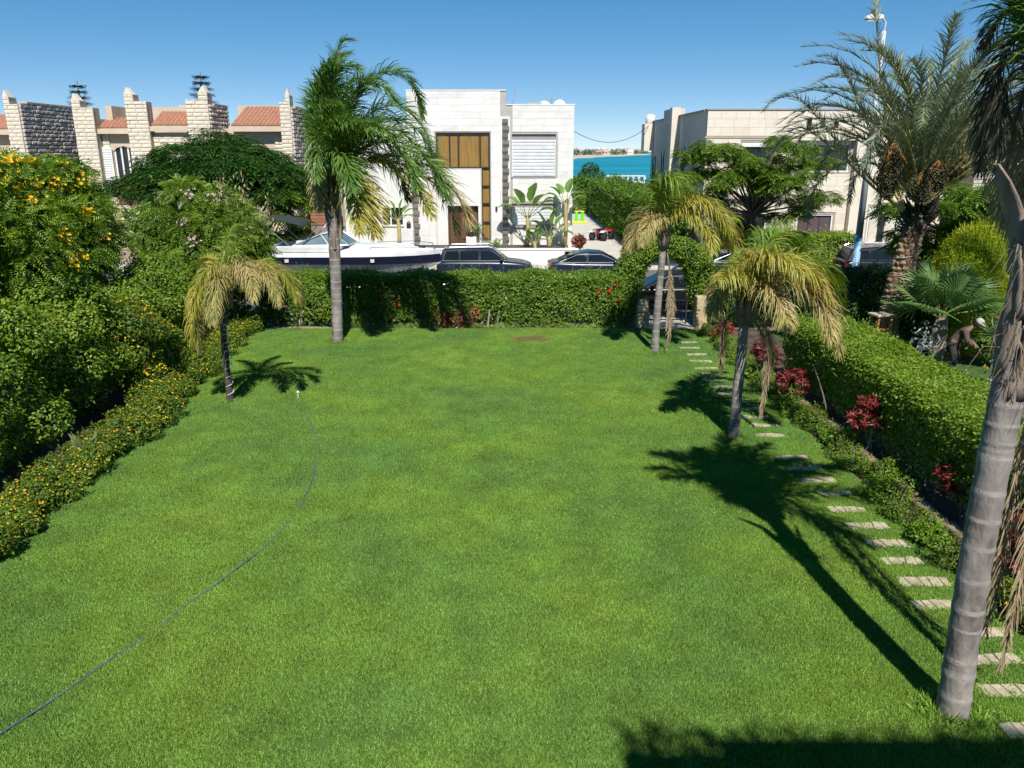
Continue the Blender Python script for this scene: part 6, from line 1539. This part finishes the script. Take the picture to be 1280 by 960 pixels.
def left_side():
    # flowering trumpet bushes and the shrub belt along the boundary
    for i, (c, r, lab, nf) in enumerate([((-12.0, 17.2, 4.0), (2.2, 2.2, 2.5), "tall trumpet bush with orange yellow blooms, the larger one in the shrub belt", 170),
                                         ((-11.9, 20.6, 3.8), (1.55, 1.8, 2.5), "tall trumpet bush with yellow blooms below the white shuttered window", 150)]):
        e, cl, o = bush("trumpet_bush", lab, "shrub", c, r, 34, 7000, T_pin, .27, L_tec, droop=.1, sz=(.22, .44), shell=1.0, rnd=.9)
        P, N = ellipsoid_pts(cl, 1800, .98, 1.14); k = (N[:, 2] > -.1) & (N[:, 1] < .3); P, N = P[k], N[k]; sel = rng.choice(len(P), 105, False); Q = np.repeat(P[sel], 11, 0) + rng.normal(size=(105 * 11, 3)) * np.repeat(.05 + .07 * rng.random((105, 1)), 11, 0); NN = np.repeat(N[sel], 11, 0)
        flowers("yellow_flowers", Q, NN, .065, P_yel, e, o)["kind"] = "stuff"
    spec = [((-10.35, 9.4, 1.5), (1.5, 1.8, 2.0)), ((-10.3, 12.2, 1.6), (1.45, 1.9, 2.15)), ((-10.35, 15.0, 1.6), (1.4, 1.9, 2.1)), ((-10.25, 17.6, 1.7), (1.3, 1.7, 2.1)), ((-10.45, 22.9, 1.5), (1.35, 1.7, 1.9)), ((-13.6, 12.8, 2.2), (1.8, 2.4, 2.3)), ((-13.2, 22.5, 2.6), (1.8, 2.2, 2.4))]
    spec.append(((-10.15, 20.3, 1.45), (1.25, 1.5, 1.7)))
    labs = ["dense green shrub at the house end of the boundary shrub belt", "broad dense green shrub leaning over the yellow border, second from the house", "glossy green shrub below the first trumpet bush", "green shrub between the two trumpet bushes at border level", "green shrub behind the short drooping palm", "large dark shrub behind the house end of the shrub belt", "large leafy shrub between trumpet bush and feathery vine", "leafy shrub beside the one speckled with small yellow flowers"]
    for (c, r), lab in zip(spec, labs): bush("garden_shrub", lab, "shrub", c, r, 36, 18000, T_leaf, .088, L_shr, sz=(.24, .46), shell=1.0, low=True)
    e, cl, o = bush("lantana_bush", "shrub speckled with small yellow flowers in the belt near the short palm", "shrub", (-9.35, 18.9, 1.45), (.85, 1.15, 1.35), 26, 8000, T_leaf, .065, L_lan, sz=(.28, .5), low=True, shell=1.0)
    P, N = ellipsoid_pts(cl, 1500, .98, 1.1); k = (N[:, 1] < .3) & (N[:, 2] > -.2) & (np.sin(P[:, 1] * 4 + P[:, 2] * 3) > -.3); flowers("yellow_flowers", P[k][:300], N[k][:300], .036, P_yel, e, o)["kind"] = "stuff"
    # feathery vine mound in the far corner with pale pink flowers
    e, cl, o = bush("flowering_vine", "feathery light green vine mound with pale pink flowers in the corner by the boat", "shrub", (-10.35, 25.9, 2.8), (2.6, 1.6, 2.45), 34, 6600, T_pin, .29, L_pod, droop=.5, sz=(.22, .5), flat=.9, shell=1.0, rnd=.9)
    P, N = ellipsoid_pts(cl, 900, 1.0, 1.1); k = (N[:, 1] < -.2) & (N[:, 2] > 0); sel = rng.choice(np.flatnonzero(k), 8, False); Q = np.repeat(P[sel], 14, 0) + rng.normal(size=(8 * 14, 3)) * .10; flowers("pink_flowers", Q, np.repeat(N[sel], 14, 0), .06, P_pink, e, o)["kind"] = "stuff"
    Q = np.concatenate([at(x, y, 24.0) + rng.normal(size=(40, 3)) * np.array((.10, .1, .30)) for x, y in [(303, 240), (278, 236), (334, 266)]]); scatter("seed_pods", T_lance, frames(rand_dirs(120), np.tile((0, 0, -1.0), (120, 1)) + rand_dirs(120) * .4), Q, .16, L_dry, e, o)["kind"] = "stuff"
    bush("garden_shrub", "mid green shrub at the foot of the feathery vine", "shrub", (-10.4, 24.6, 1.2), (1.3, 1.0, 1.3), 14, 6000, T_leaf, .10, L_shr)
    bush("garden_shrub", "twiggy shrub where the shrub belt meets the end hedge", "shrub", (-9.7, 27.1, .95), (.9, .7, .95), 10, 3200, T_leaf, .09, L_lan)
    # low yellow border
    edge = [(9.0, -8.35), (10.8, -8.35), (13, -8.35), (15.6, -8.35), (18, -8.6), (20.4, -8.85), (24, -9.15), (26.5, -9.35)]
    ys = np.arange(7.6, 26.6, 1.05)
    for q, y in enumerate(ys):
        x = np.interp(y, [a for a, b in edge], [b for a, b in edge]) + rng.normal() * .1; h = .20 + .14 * rng.random()
        e, cl, o = bush("border_shrub", "low yellow flowering border shrub edging the lawn, " + ORD[len(ys) - 1 - q] + " from the far hedge", "shrub", (x, y, h), (.80, .74, h * (1.1 + .5 * rng.random())), 11, 2900, T_leaf, .062, L_lan, group="low yellow border shrubs", sz=(.5, .8), inner=.1, stemr=.012)
        P, N = ellipsoid_pts(cl, 420, 1.0, 1.12); k = N[:, 2] > .0; flowers("yellow_flowers", P[k][:110], N[k][:110], .026, P_yel, e, o)["kind"] = "stuff"
    b = ground(110, 577, .0); e = empty("grass_tuft", tuple(b), "pale spiky grass tuft among the yellow border shrubs", "plant"); m = MB()
    for k in range(40):
        a = rng.uniform(0, 6.28); s = .12 + .1 * rng.random(); w = .008; h = .5 + .2 * rng.random(); p = (math.cos(a) * .04, math.sin(a) * .04, 0)
        m._add([(p[0] - w, p[1], 0), (p[0] + w, p[1], 0), (p[0] + math.cos(a) * s * .5 + w * .6, p[1] + math.sin(a) * s * .5, h * .7), (p[0] + math.cos(a) * s * 1.2, p[1] + math.sin(a) * s * 1.2, h)], [(0, 1, 2, 3)])
    m.build("blades", leafmat("pale_grass_leaf", [(.16, .22, .08), (.30, .34, .18)], .3, .5), e)
left_side()

def layered_tree(name, label, base, crown_c, radii, n_lobes, n_spray, size, lm, trunk_r, fork=.5, dome=True, flat=.32, gap=.0, tm=None, lobe=1.0):
    e = empty(name, base, label, "tree"); o = np.array(base, float); c = np.array(crown_c, float); r = np.array(radii, float)
    cl = []; m = MB(); b0 = o.copy(); fk = b0 + (c - b0) * np.array((.4, .4, fork)); fk[2] = b0[2] + (c[2] - r[2] - b0[2]) * 1.0 + .3
    limb(m, b0 - o, fk - o, trunk_r, trunk_r * .75, .08, 7, 9)
    for i in range(n_lobes):
        a = i * 2.39996; q = math.sqrt((i + .5) / n_lobes); 
        z = (math.sqrt(max(0, 1 - (q * .93) ** 2)) if dome else rng.uniform(-.9, .95)) * r[2]
        p = c + np.array((math.cos(a) * q * r[0], math.sin(a) * q * r[1], z * (1 if dome else 1))) + rng.normal(size=3) * .08 * r
        s = lobe * (.22 + .12 * rng.random()) * (r[0] + r[1]) / 2 * (1.15 if dome else 1.0)
        cl.append((p, np.array((s, s, s * flat))))
        mid = fk + (p - fk) * .5 + np.array((0, 0, -.05 * r[2]))
        if i % 2 == 0: pts = limb(m, fk - o, mid - o, trunk_r * .5, trunk_r * .25, .12, 5, 6); limb(m, pts[-1], p - o, trunk_r * .25, trunk_r * .06, .12, 4, 5)
    m.build("trunk", M_bark, e, smooth=True)
    P, N = ellipsoid_pts(cl, n_spray, .35, 1.15); k = (P[:, 2] > .3); P, N = P[k], N[k]
    nr = unit(N * .35 + np.array((0, 0, .9)) + rand_dirs(len(P)) * .35); yd = unit(N * np.array((1, 1, .2)) + rand_dirs(len(P)) * .7)
    scatter("crown", tm or T_fine, frames(nr, yd), P, size * (.7 + .6 * rng.random(len(P))), lm, e, o)
    return e
layered_tree("flame_tree", "broad dark green umbrella shaped tree in front of the stone villas", (-15.5, 43.5, 0), (-15.5, 43.5, 2.2), (4.6, 3.4, 3.8), 110, 15500, .39, L_poi, .24, flat=.42, tm=t_pinnate(3, 1, .5, .22, .3), lobe=.8)
layered_tree("street_tree", "airy feathery green street tree in front of the cream house", (12.6, 41.0, 0), (11.9, 41.0, 4.6), (3.9, 2.6, 1.95), 70, 6800, .36, L_street, .15, dome=False, flat=.55, lobe=.46)
layered_tree("garden_tree", "light green feathery tree between the date palm and the pale brick house", (17.5, 30.8, 0), (17.4, 30.8, 3.5), (2.6, 1.8, 1.5), 26, 3600, .40, L_street, .12, dome=False, flat=.40)
layered_tree("garden_tree", "small feathery tree beside the boat canopy under the villa flank", (-11.6, 41.5, 0), (-11.6, 41.5, 2.6), (1.4, 1.2, 1.3), 16, 1800, .38, L_street, .08, dome=False, flat=.45)
layered_tree("garden_tree", "dark rounded tree filling the corner behind the golden conifer", (18.4, 25.6, 0), (18.2, 25.6, 2.6), (2.8, 1.6, 1.7), 30, 3000, .36, L_tec, .12, dome=False, flat=.6)

e0 = bush("garden_shrub", "dark shrub under the broad umbrella shaped tree behind the boat canopy", "shrub", (-13.6, 41.2, 1.5), (2.3, 1.0, 1.7), 16, 3500, T_leaf, .16, L_poi, low=True)
def norfolk(x, y, h, lab):
    e = empty("norfolk_pine", (x, y, 0), lab, "tree"); m = MB(); m.tube([(0, 0, 0), (0, 0, h)], [.25, .03], 8); m.build("trunk", M_bark, e)
    P, Q = [], []
    m = MB(); z = h - .5; k = 0; L_ = .22
    while z > h * .35:
        for j in range(6):
            a = j * math.pi / 3 + k * .4; d = np.array((math.cos(a), math.sin(a), .42)); tip = np.array((0, 0, z)) + d * L_; m.tube([(0, 0, z), tuple(np.array((0, 0, z)) + d * L_ * .55), tuple(tip + np.array((0, 0, .06)))], [.03, .025, .012], 4)
            for q in range(9):
                t = (q + .6) / 9; p = np.array((0, 0, z)) + d * L_ * t
                for sg in (-1, 1): P.append(p); Q.append(np.array((math.cos(a + sg * .75), math.sin(a + sg * .75), .35)))
        z -= .50 + .03 * k; L_ = min(2.0, L_ + .17); k += 1
    m.build("branch_whorls", M_bark, e)
    P, Q = np.array(P), unit(np.array(Q)); n = len(P); scatter("crown", t_pinnate(4, 1, .25, .14, .1), frames(unit(np.array((0, 0, 1.0)) + rand_dirs(n) * .25), Q), P, .42 + .1 * rng.random(n), L_norf, e)
a = at(96, 101, 74); norfolk(a[0], 74, a[2], "dark star tiered norfolk pine top behind the villa with the long side wall"); a = at(250, 89, 70); norfolk(a[0], 70, a[2], "taller dark norfolk pine top behind the last peaked pillar of the four")

def right_bed():
    T_red = t_rosette(6, 1, .34, .7)
    reds = [((905, 432), .30, .36, 150, "small wine red shrub by the gate palm's planting bed end"), ((950, 480), .34, .50, 260, "wine red shrub behind the path palm's hanging fronds"), ((990, 508), .40, .42, 300, "bushy red leaved shrub nearest the stone edging's far end"), ((1085, 575), .36, .62, 330, "tall red leaved shrub standing against the long clipped hedge"), ((1205, 660), .42, .5, 330, "dark red shrub half hidden behind the thick palm trunk"), ((1268, 745), .40, .5, 300, "red leaved shrub next to the nearest stepping stones")]
    for (px, py), r_, h, n, lab in reds:
        g = ground(px, py); g[0] = max(g[0], 6.75); h *= 1.25; e = empty("red_shrub", (g[0], g[1], 0), lab, "shrub"); o = np.array((g[0], g[1], 0))
        cl = clump_set(o + np.array((0, 0, h * 1.1)), (r_, r_, h), 12, (.4, .7), .8); leafy("foliage", cl, int(n * .6), T_red, .12, L_red, e, o, .6, .7, .12); stems(e, [(g[0], g[1])], h * 1.2, .013, M_barkw, "stem", .14, 5)
    ys = np.arange(9.0, 26.8, .78)
    for i, y in enumerate(ys):
        x = 6.80 + rng.normal() * .10; h = .12 + .16 * rng.random(); r_ = .30 + .24 * rng.random()
        yel = y < 10.4
        e, cl, o = bush("bed_plant", ("bright yellow green plant with yellow flowers by the path, " + ORD[len(ys) - 1 - i] + " from the gate pillar") if yel else "low green cushion plant in the bed by the path, " + ORD[len(ys) - 1 - i] + " from the gate pillar", "plant", (x, y, h), (r_, r_ * 1.25, h * 1.2), 9, 1250, T_leaf, .05 if i % 3 else .07, L_cov if i % 2 else L_lan, group="yellow flowering bed plants" if yel else "cushion plants beside the stepping stones", sz=(.55, .85), inner=.1, stemr=.008)
        if yel: P, N = ellipsoid_pts(cl, 160, 1.0, 1.1); flowers("yellow_flowers", P[:60], N[:60], .03, P_yel, e, o)["kind"] = "stuff"
right_bed()

def neighbour_garden():
    # golden conifer built from upright sprays
    c = np.array((13.9, 23.4, 2.1)); e = empty("golden_conifer", (c[0], c[1], 0), "golden yellow green rounded conifer behind the fan palm", "shrub"); o = np.array((c[0], c[1], 0))
    cl = [(c, np.array((1.25, 1.2, 1.85)))] + clump_set(c, (1.3, 1.25, 2.05), 46, (.20, .36), 1.5, .85); P, N = ellipsoid_pts(cl, 12500, .8, 1.1, .05)
    tm = join_t([xf(t_leaf(1, .13, .1, 0), (.22 * math.cos(k * 1.57), .22 * math.sin(k * 1.57), k * 1.57)) for k in range(4)])
    Rm = frames(unit(np.cross(unit(np.array((0, 0, 1.0)) + N * .45 + rand_dirs(len(P)) * .22), rand_dirs(len(P)))), unit(np.array((0, 0, 1.0)) + N * .5 + rand_dirs(len(P)) * .25)); scatter("foliage", tm, Rm, P, .16 * (.7 + .7 * rng.random(len(P))), L_gold, e, o)
    m = MB(); limb(m, (0, 0, 0), (0, 0, 2.8), .10, .04); m.build("trunk", M_bark, e)
    bush("garden_shrub", "round bright green shrub behind the golden conifer", "shrub", (15.9, 25.8, 2.4), (2.0, 1.3, 2.5), 20, 7000, T_leaf, .12, L_shr)
    bush("garden_shrub", "dark shrub behind the date palm trunk", "shrub", (10.4, 25.9, .9), (1.5, .8, 1.1), 14, 5000, T_leaf, .11, L_hibd)
    bush("garden_shrub", "dark green shrub added for the dark shade beside the fan palm", "shrub", (12.9, 24.2, 1.0), (1.0, .8, 1.2), 14, 5000, T_leaf, .11, L_hibd)  # added dark foliage standing in for the black shade behind the gardener
    bush("garden_shrub", "dark green shrub added for the shade at the foot of the golden conifer", "shrub", (14.0, 22.1, .7), (1.0, .6, .8), 12, 4000, T_leaf, .09, L_tec)  # added to fill the black shade below the conifer
    # silver rosette plant
    b = np.array((11.5, 21.4, 0)); e = empty("silver_plant", tuple(b), "silver grey leaved plant in front of the fan palm", "plant"); n = 150; P = np.array((0, 0, .95)) + rng.normal(size=(n, 3)) * np.array((.17, .15, .24)); scatter("foliage", T_lance, frames(unit(np.array((0, 0, .8)) + rand_dirs(n) * .8)), P, .15 * (.7 + .6 * rng.random(n)), L_sil, e); m = MB(); limb(m, (0, 0, 0), (0, 0, 1.1), .05, .03); m.build("stem", M_barkw, e)
    # spiky yucca clump with pale stems
    c = ground(1226, 475, .3); b = np.array((12.5, 19.6, 0)); e = empty("yucca", tuple(b), "spiky yucca with pale bare stems beside the crouching gardener", "plant")
    L_y = leafmat("yucca_leaf", [(.05, .09, .03), (.09, .14, .05), (.15, .20, .08)], .2, .4, .4)
    for k, (dx, dy, h) in enumerate([(-.25, 0, 1.5), (.1, .1, 1.75), (.32, -.1, 1.35), (-.05, -.2, 1.15)]):
        m = MB(); limb(m, (dx * .4, dy * .4, 0), (dx, dy, h), .04, .035, .1); m.build("stem", M_barkw, e)
        d = rand_dirs(90); d[:, 2] = np.abs(d[:, 2]) * 1.0 - .25; d = unit(d); scatter("leaf_rosette", t_leaf(1, .075, .15, -.12), frames(unit(np.cross(d, np.cross(np.tile((0, 0, 1.0), (90, 1)), d) + 1e-4)), d), np.tile((dx, dy, h), (90, 1)) + d * .03, .44 * (.7 + .5 * rng.random(90)), L_y, e)
    b = np.array((12.1, 18.7, 0)); e = empty("flower_pot", tuple(b), "white pot of red flowers behind the long clipped hedge", "pot"); MB().lathe([(.16, 0), (.24, .5), (.27, .52), (.27, .60), (.2, .60)], sides=16).build("pot", M_white, e, smooth=True)
    n = 160; P = np.array((0, 0, .85)) + rng.normal(size=(n, 3)) * np.array((.16, .16, .14)); scatter("foliage", T_leaf, frames(unit(np.array((0, 0, .8)) + rand_dirs(n))), P, .1, L_shr, e); flowers("red_flowers", P[:30] + np.array((0, 0, .08)), np.tile((0, -.3, 1.0), (30, 1)), .06, P_red, e, None)["kind"] = "stuff"
neighbour_garden()

def paddle_plants():
    T = []
    def leaf_obj(e, base, d, L_, w, droop):
        """one paddle leaf: stalk and a blade with a raised midrib, split edges"""
        d = unit(np.array(d, float)); sd = unit(np.cross(d, (0, 0, 1.0))); n = 8; vs, fs = [], []; p = np.array(base, float); st = [tuple(p)]
        for k in range(4): p = p + d * L_ * .13; d = unit(d + np.array((0, 0, -.03 * droop))); st.append(tuple(p))
        for i in range(n + 1):
            t = i / n; ww = w * math.sin(math.pi * min(1, t * .86 + .10)) ** .75 * (1 + .08 * rng.normal()); up_ = np.cross(sd, d)
            vs += [tuple(p - sd * ww + up_ * ww * .35), tuple(p), tuple(p + sd * ww + up_ * ww * .35)]; p = p + d * L_ * .55 / n; d = unit(d + np.array((0, 0, -.085 * droop)))
        for i in range(n):
            for j in range(2): fs.append((i * 3 + j, i * 3 + j + 1, i * 3 + j + 4, i * 3 + j + 3))
        m = MB(); m.tube(st, [.035, .03, .026, .022, .02], 5, 1); m._add(vs, fs, 0); m.build("leaf", [L_ban, M_rach], e)
    for px, Y, lab, th, sc_, n in [(659, 49.6, "tall traveller style paddle leaf plant with a bare yellow stem before the white house", 1.6, 1.0, 7), (686, 49.5, "paddle leaf plant with upright leaves beside the lower roller shutter", .35, .85, 7), (706, 49.4, "paddle leaf plant with a thin pale trunk at the corner of the white house", 2.4, .75, 8), (499, 48.6, "small paddle leaf plant under the left wing window of the white house", 1.5, .62, 8), (668, 49.0, "low paddle leaf seedling in the raised bed", .1, .5, 5)]:
        b = at(px, 310, Y); e = empty("paddle_plant", (b[0], Y, .32), lab, "plant")
        m = MB(); m.tube([(0, 0, 0), (.05, 0, th * .5), (.02, 0, th), (0, 0, th + .3)], [.14, .12, .12, .06], 8); m.build("stem", mat("yellow_stem", [(.34, .25, .10), (.45, .36, .16)], .8, 4), e, smooth=True)
        for k in range(n):
            s = -1 if k % 2 else 1; f = (k + .5) / n; leaf_obj(e, (0, 0, th + .1), (s * (.12 + .75 * f), rng.normal() * .25, 1.0 - .45 * f), 2.2 * sc_ * (1 - .15 * f), .36 * sc_, 1 + f)
    for px, Y, lab in [(618, 44.4, "small spiky cycad behind the dark blue SUV's roof"), (595, 50.2, "small leafy cycad by the front door glass strip")]:
        b = at(px, 314, Y); z0 = 0.0 if Y < 48 else .32; e = empty("cycad", (b[0], Y, z0), lab, "plant"); m = MB(); m.tube([(0, 0, 0), (0, 0, .5)], [.15, .13], 8); m.build("trunk", M_boot, e)
        for k in range(13):
            a = k * 2.4; path = [np.array((0, 0, .45)), np.array((math.cos(a) * .4, math.sin(a) * .4, 1.0 + .15 * (k % 3))), np.array((math.cos(a) * .85, math.sin(a) * .85, .95 + .1 * (k % 3)))]; link("frond", frond_mesh(path, 26, .2, .03, 60, .3, .2, .1, .1, (L_queen, M_rach), r0=.015, segs=2), e)
    b = at(700, 300, 50.0); bush("garden_shrub", "red and green leaved shrub at the driveway corner of the white house", "shrub", (4.15, 49.8, .55), (.4, .4, .5), 9, 130, t_rosette(6, 1, .34, .7), .20, L_red)
    b = ground(798, 322); bush("dry_shrub", "dry twiggy grey shrub at the street end of the driveway hedge", "shrub", (7.2, 45.5, .8), (.9, .7, .9), 10, 1400, T_lance, .22, L_dry)
paddle_plants()

# ================================================================ THE GARDENER
def gardener():
    """bent forward, weight on both feet, arms reaching down into the plants"""
    b = np.array((12.25, 21.2, 0)); e = empty("person", tuple(b), "person in brown shirt and pale cap bending over plants behind the hedge", "person", rz=R(-35))
    sh = mat("brown_shirt", [(.085, .06, .052), (.125, .09, .078)], .9, 6, bump=.4); tr = mat("dark_trousers", (.035, .03, .03), .9, 6); sk = mat("skin", (.20, .11, .07), .6, 5); cp = mat("pale_cap", (.48, .48, .46), .9, 6)
    def skin(name, verts, edges, rad, m_, sub=2):
        me = bpy.data.meshes.new(name); me.from_pydata(verts, edges, []); me.materials.append(m_); o = link(name, me, e)
        md = o.modifiers.new("skin", 'SKIN'); md.use_smooth_shade = True
        for i, r_ in enumerate(rad): me.skin_vertices[0].data[i].radius = (r_[0], r_[1]) if isinstance(r_, tuple) else (r_, r_)
        me.skin_vertices[0].data[0].use_root = True
        s_ = o.modifiers.new("sub", 'SUBSURF'); s_.levels = sub; s_.render_levels = sub; return o
    # local +x is forward; hips back, trunk leaning forward about 60 degrees
    V = [(-.10, 0, .90), (.0, 0, 1.08), (.13, 0, 1.24), (.24, 0, 1.35), (.32, 0, 1.43), (.39, 0, 1.48),
         (.22, .20, 1.33), (.28, .27, 1.06), (.48, .22, .88), (.55, .20, .82), (.22, -.20, 1.33), (.30, -.27, 1.07), (.52, -.18, .90), (.60, -.16, .85),
         (-.06, .11, .86), (.10, .13, .48), (-.06, .12, .10), (.10, .13, .05), (-.06, -.11, .86), (.06, -.14, .47), (-.12, -.13, .10), (.04, -.14, .05)]
    E_ = [(0, 1), (1, 2), (2, 3), (3, 4), (4, 5), (3, 6), (6, 7), (7, 8), (8, 9), (3, 10), (10, 11), (11, 12), (12, 13), (0, 14), (14, 15), (15, 16), (16, 17), (0, 18), (18, 19), (19, 20), (20, 21)]
    rad = [(.15, .13), (.145, .125), (.16, .13), (.15, .11), .06, .055, .075, .055, .042, .032, .075, .055, .042, .032, .10, .072, .048, .04, .10, .072, .048, .04]
    body = skin("body", V, E_, rad, sk)
    # clothes follow the body a little outside it
    skin("shirt", [V[i] for i in (0, 1, 2, 3)] + [V[6], V[7], (.40, .24, .95)] + [V[10], V[11], (.44, -.215, .965)], [(0, 1), (1, 2), (2, 3), (3, 4), (4, 5), (5, 6), (3, 7), (7, 8), (8, 9)], [(.165, .145), (.16, .14), (.175, .145), (.16, .12), .09, .07, .058, .09, .07, .058], sh)
    skin("trousers", [V[0], V[14], V[15], (-.05, .12, .16), V[18], V[19], (-.11, -.13, .16)], [(0, 1), (1, 2), (2, 3), (0, 4), (4, 5), (5, 6)], [(.168, .148), .115, .088, .068, .115, .088, .068], tr)
    # head, face, ears, cap
    bm = bmesh.new(); bmesh.ops.create_uvsphere(bm, u_segments=18, v_segments=12, radius=.105)
    for v in bm.verts:
        v.co.z *= 1.18; v.co.y *= .86
        if v.co.x > .03 and v.co.z < 0: v.co.x *= .92
        if v.co.x > .085 and abs(v.co.y) < .025 and -.03 < v.co.z < .02: v.co.x += .022
    me = bpy.data.meshes.new("head"); bm.to_mesh(me); bm.free(); me.materials.append(sk); me.polygons.foreach_set("use_smooth", [True] * len(me.polygons))
    h = link("head", me, e, (.47, 0, 1.55)); h.rotation_euler = (0, R(36), 0)
    eye = mat("eye_dark", (.02, .015, .012), .3, 9)
    for sg in (-1, 1): MB().lathe([(.004, -.004), (.011, 0), (.004, .004)], (.096, sg * .034, .01), 8, axis=0).build("eye", eye, h); MB().lathe([(.008, -.008), (.022, 0), (.008, .008)], (-.005, sg * .092, -.005), 10, axis=1).build("ear", sk, h)
    MB().box(.088, .099, -.024, .024, -.062, -.054).build("mouth", mat("lips", (.16, .06, .05), .6, 9), h)
    m = MB(); m.lathe([(.108, .02), (.112, .06), (.095, .115), (.055, .142), (.01, .15)], (-.004, 0, 0), 18); m.prism([(.05, -.085), (.13, -.075), (.185, -.03), (.185, .03), (.13, .075), (.05, .085)], 2, .035, .05); m.build("cap", cp, h, smooth=False)
    m = MB(); m.lathe([(.100, -.05), (.105, .03)], (-.012, 0, 0), 16); m.build("hair", mat("black_hair", (.015, .012, .01), .8, 9), h)
    # hands: palm with five separate curled fingers
    for hx, hy, hz, sg in ((.56, .20, .80, 1), (.61, -.16, .83, -1)):
        Vh = [(0, 0, 0), (.035, 0, -.05)]; Eh = [(0, 1)]; Rh = [(.022, .03), (.018, .036)]
        for k, (dy, L_) in enumerate(((-.030, .055), (-.010, .066), (.010, .062), (.028, .048))):
            i = len(Vh); Vh += [(.045, dy, -.065), (.062, dy * 1.1, -.065 - L_ * .55), (.052, dy * 1.1, -.065 - L_)]; Eh += [(1, i), (i, i + 1), (i + 1, i + 2)]; Rh += [.009, .0085, .007]
        i = len(Vh); Vh += [(.022, -sg * .042, -.022), (.045, -sg * .058, -.050), (.060, -sg * .055, -.072)]; Eh += [(0, i), (i, i + 1), (i + 1, i + 2)]; Rh += [.011, .0095, .008]
        o = skin("hand", Vh, Eh, Rh, sk, 1); o.location = (hx, hy, hz)
    for x, y in ((.02, .125), (-.04, -.135)):
        m = MB(); m.prism([(x - .13, 0), (x + .17, 0), (x + .17, .045), (x + .06, .09), (x - .10, .10), (x - .13, .06)], 1, y - .05, y + .05); m.build("shoe", M_black, e, bevel=.02)
gardener()
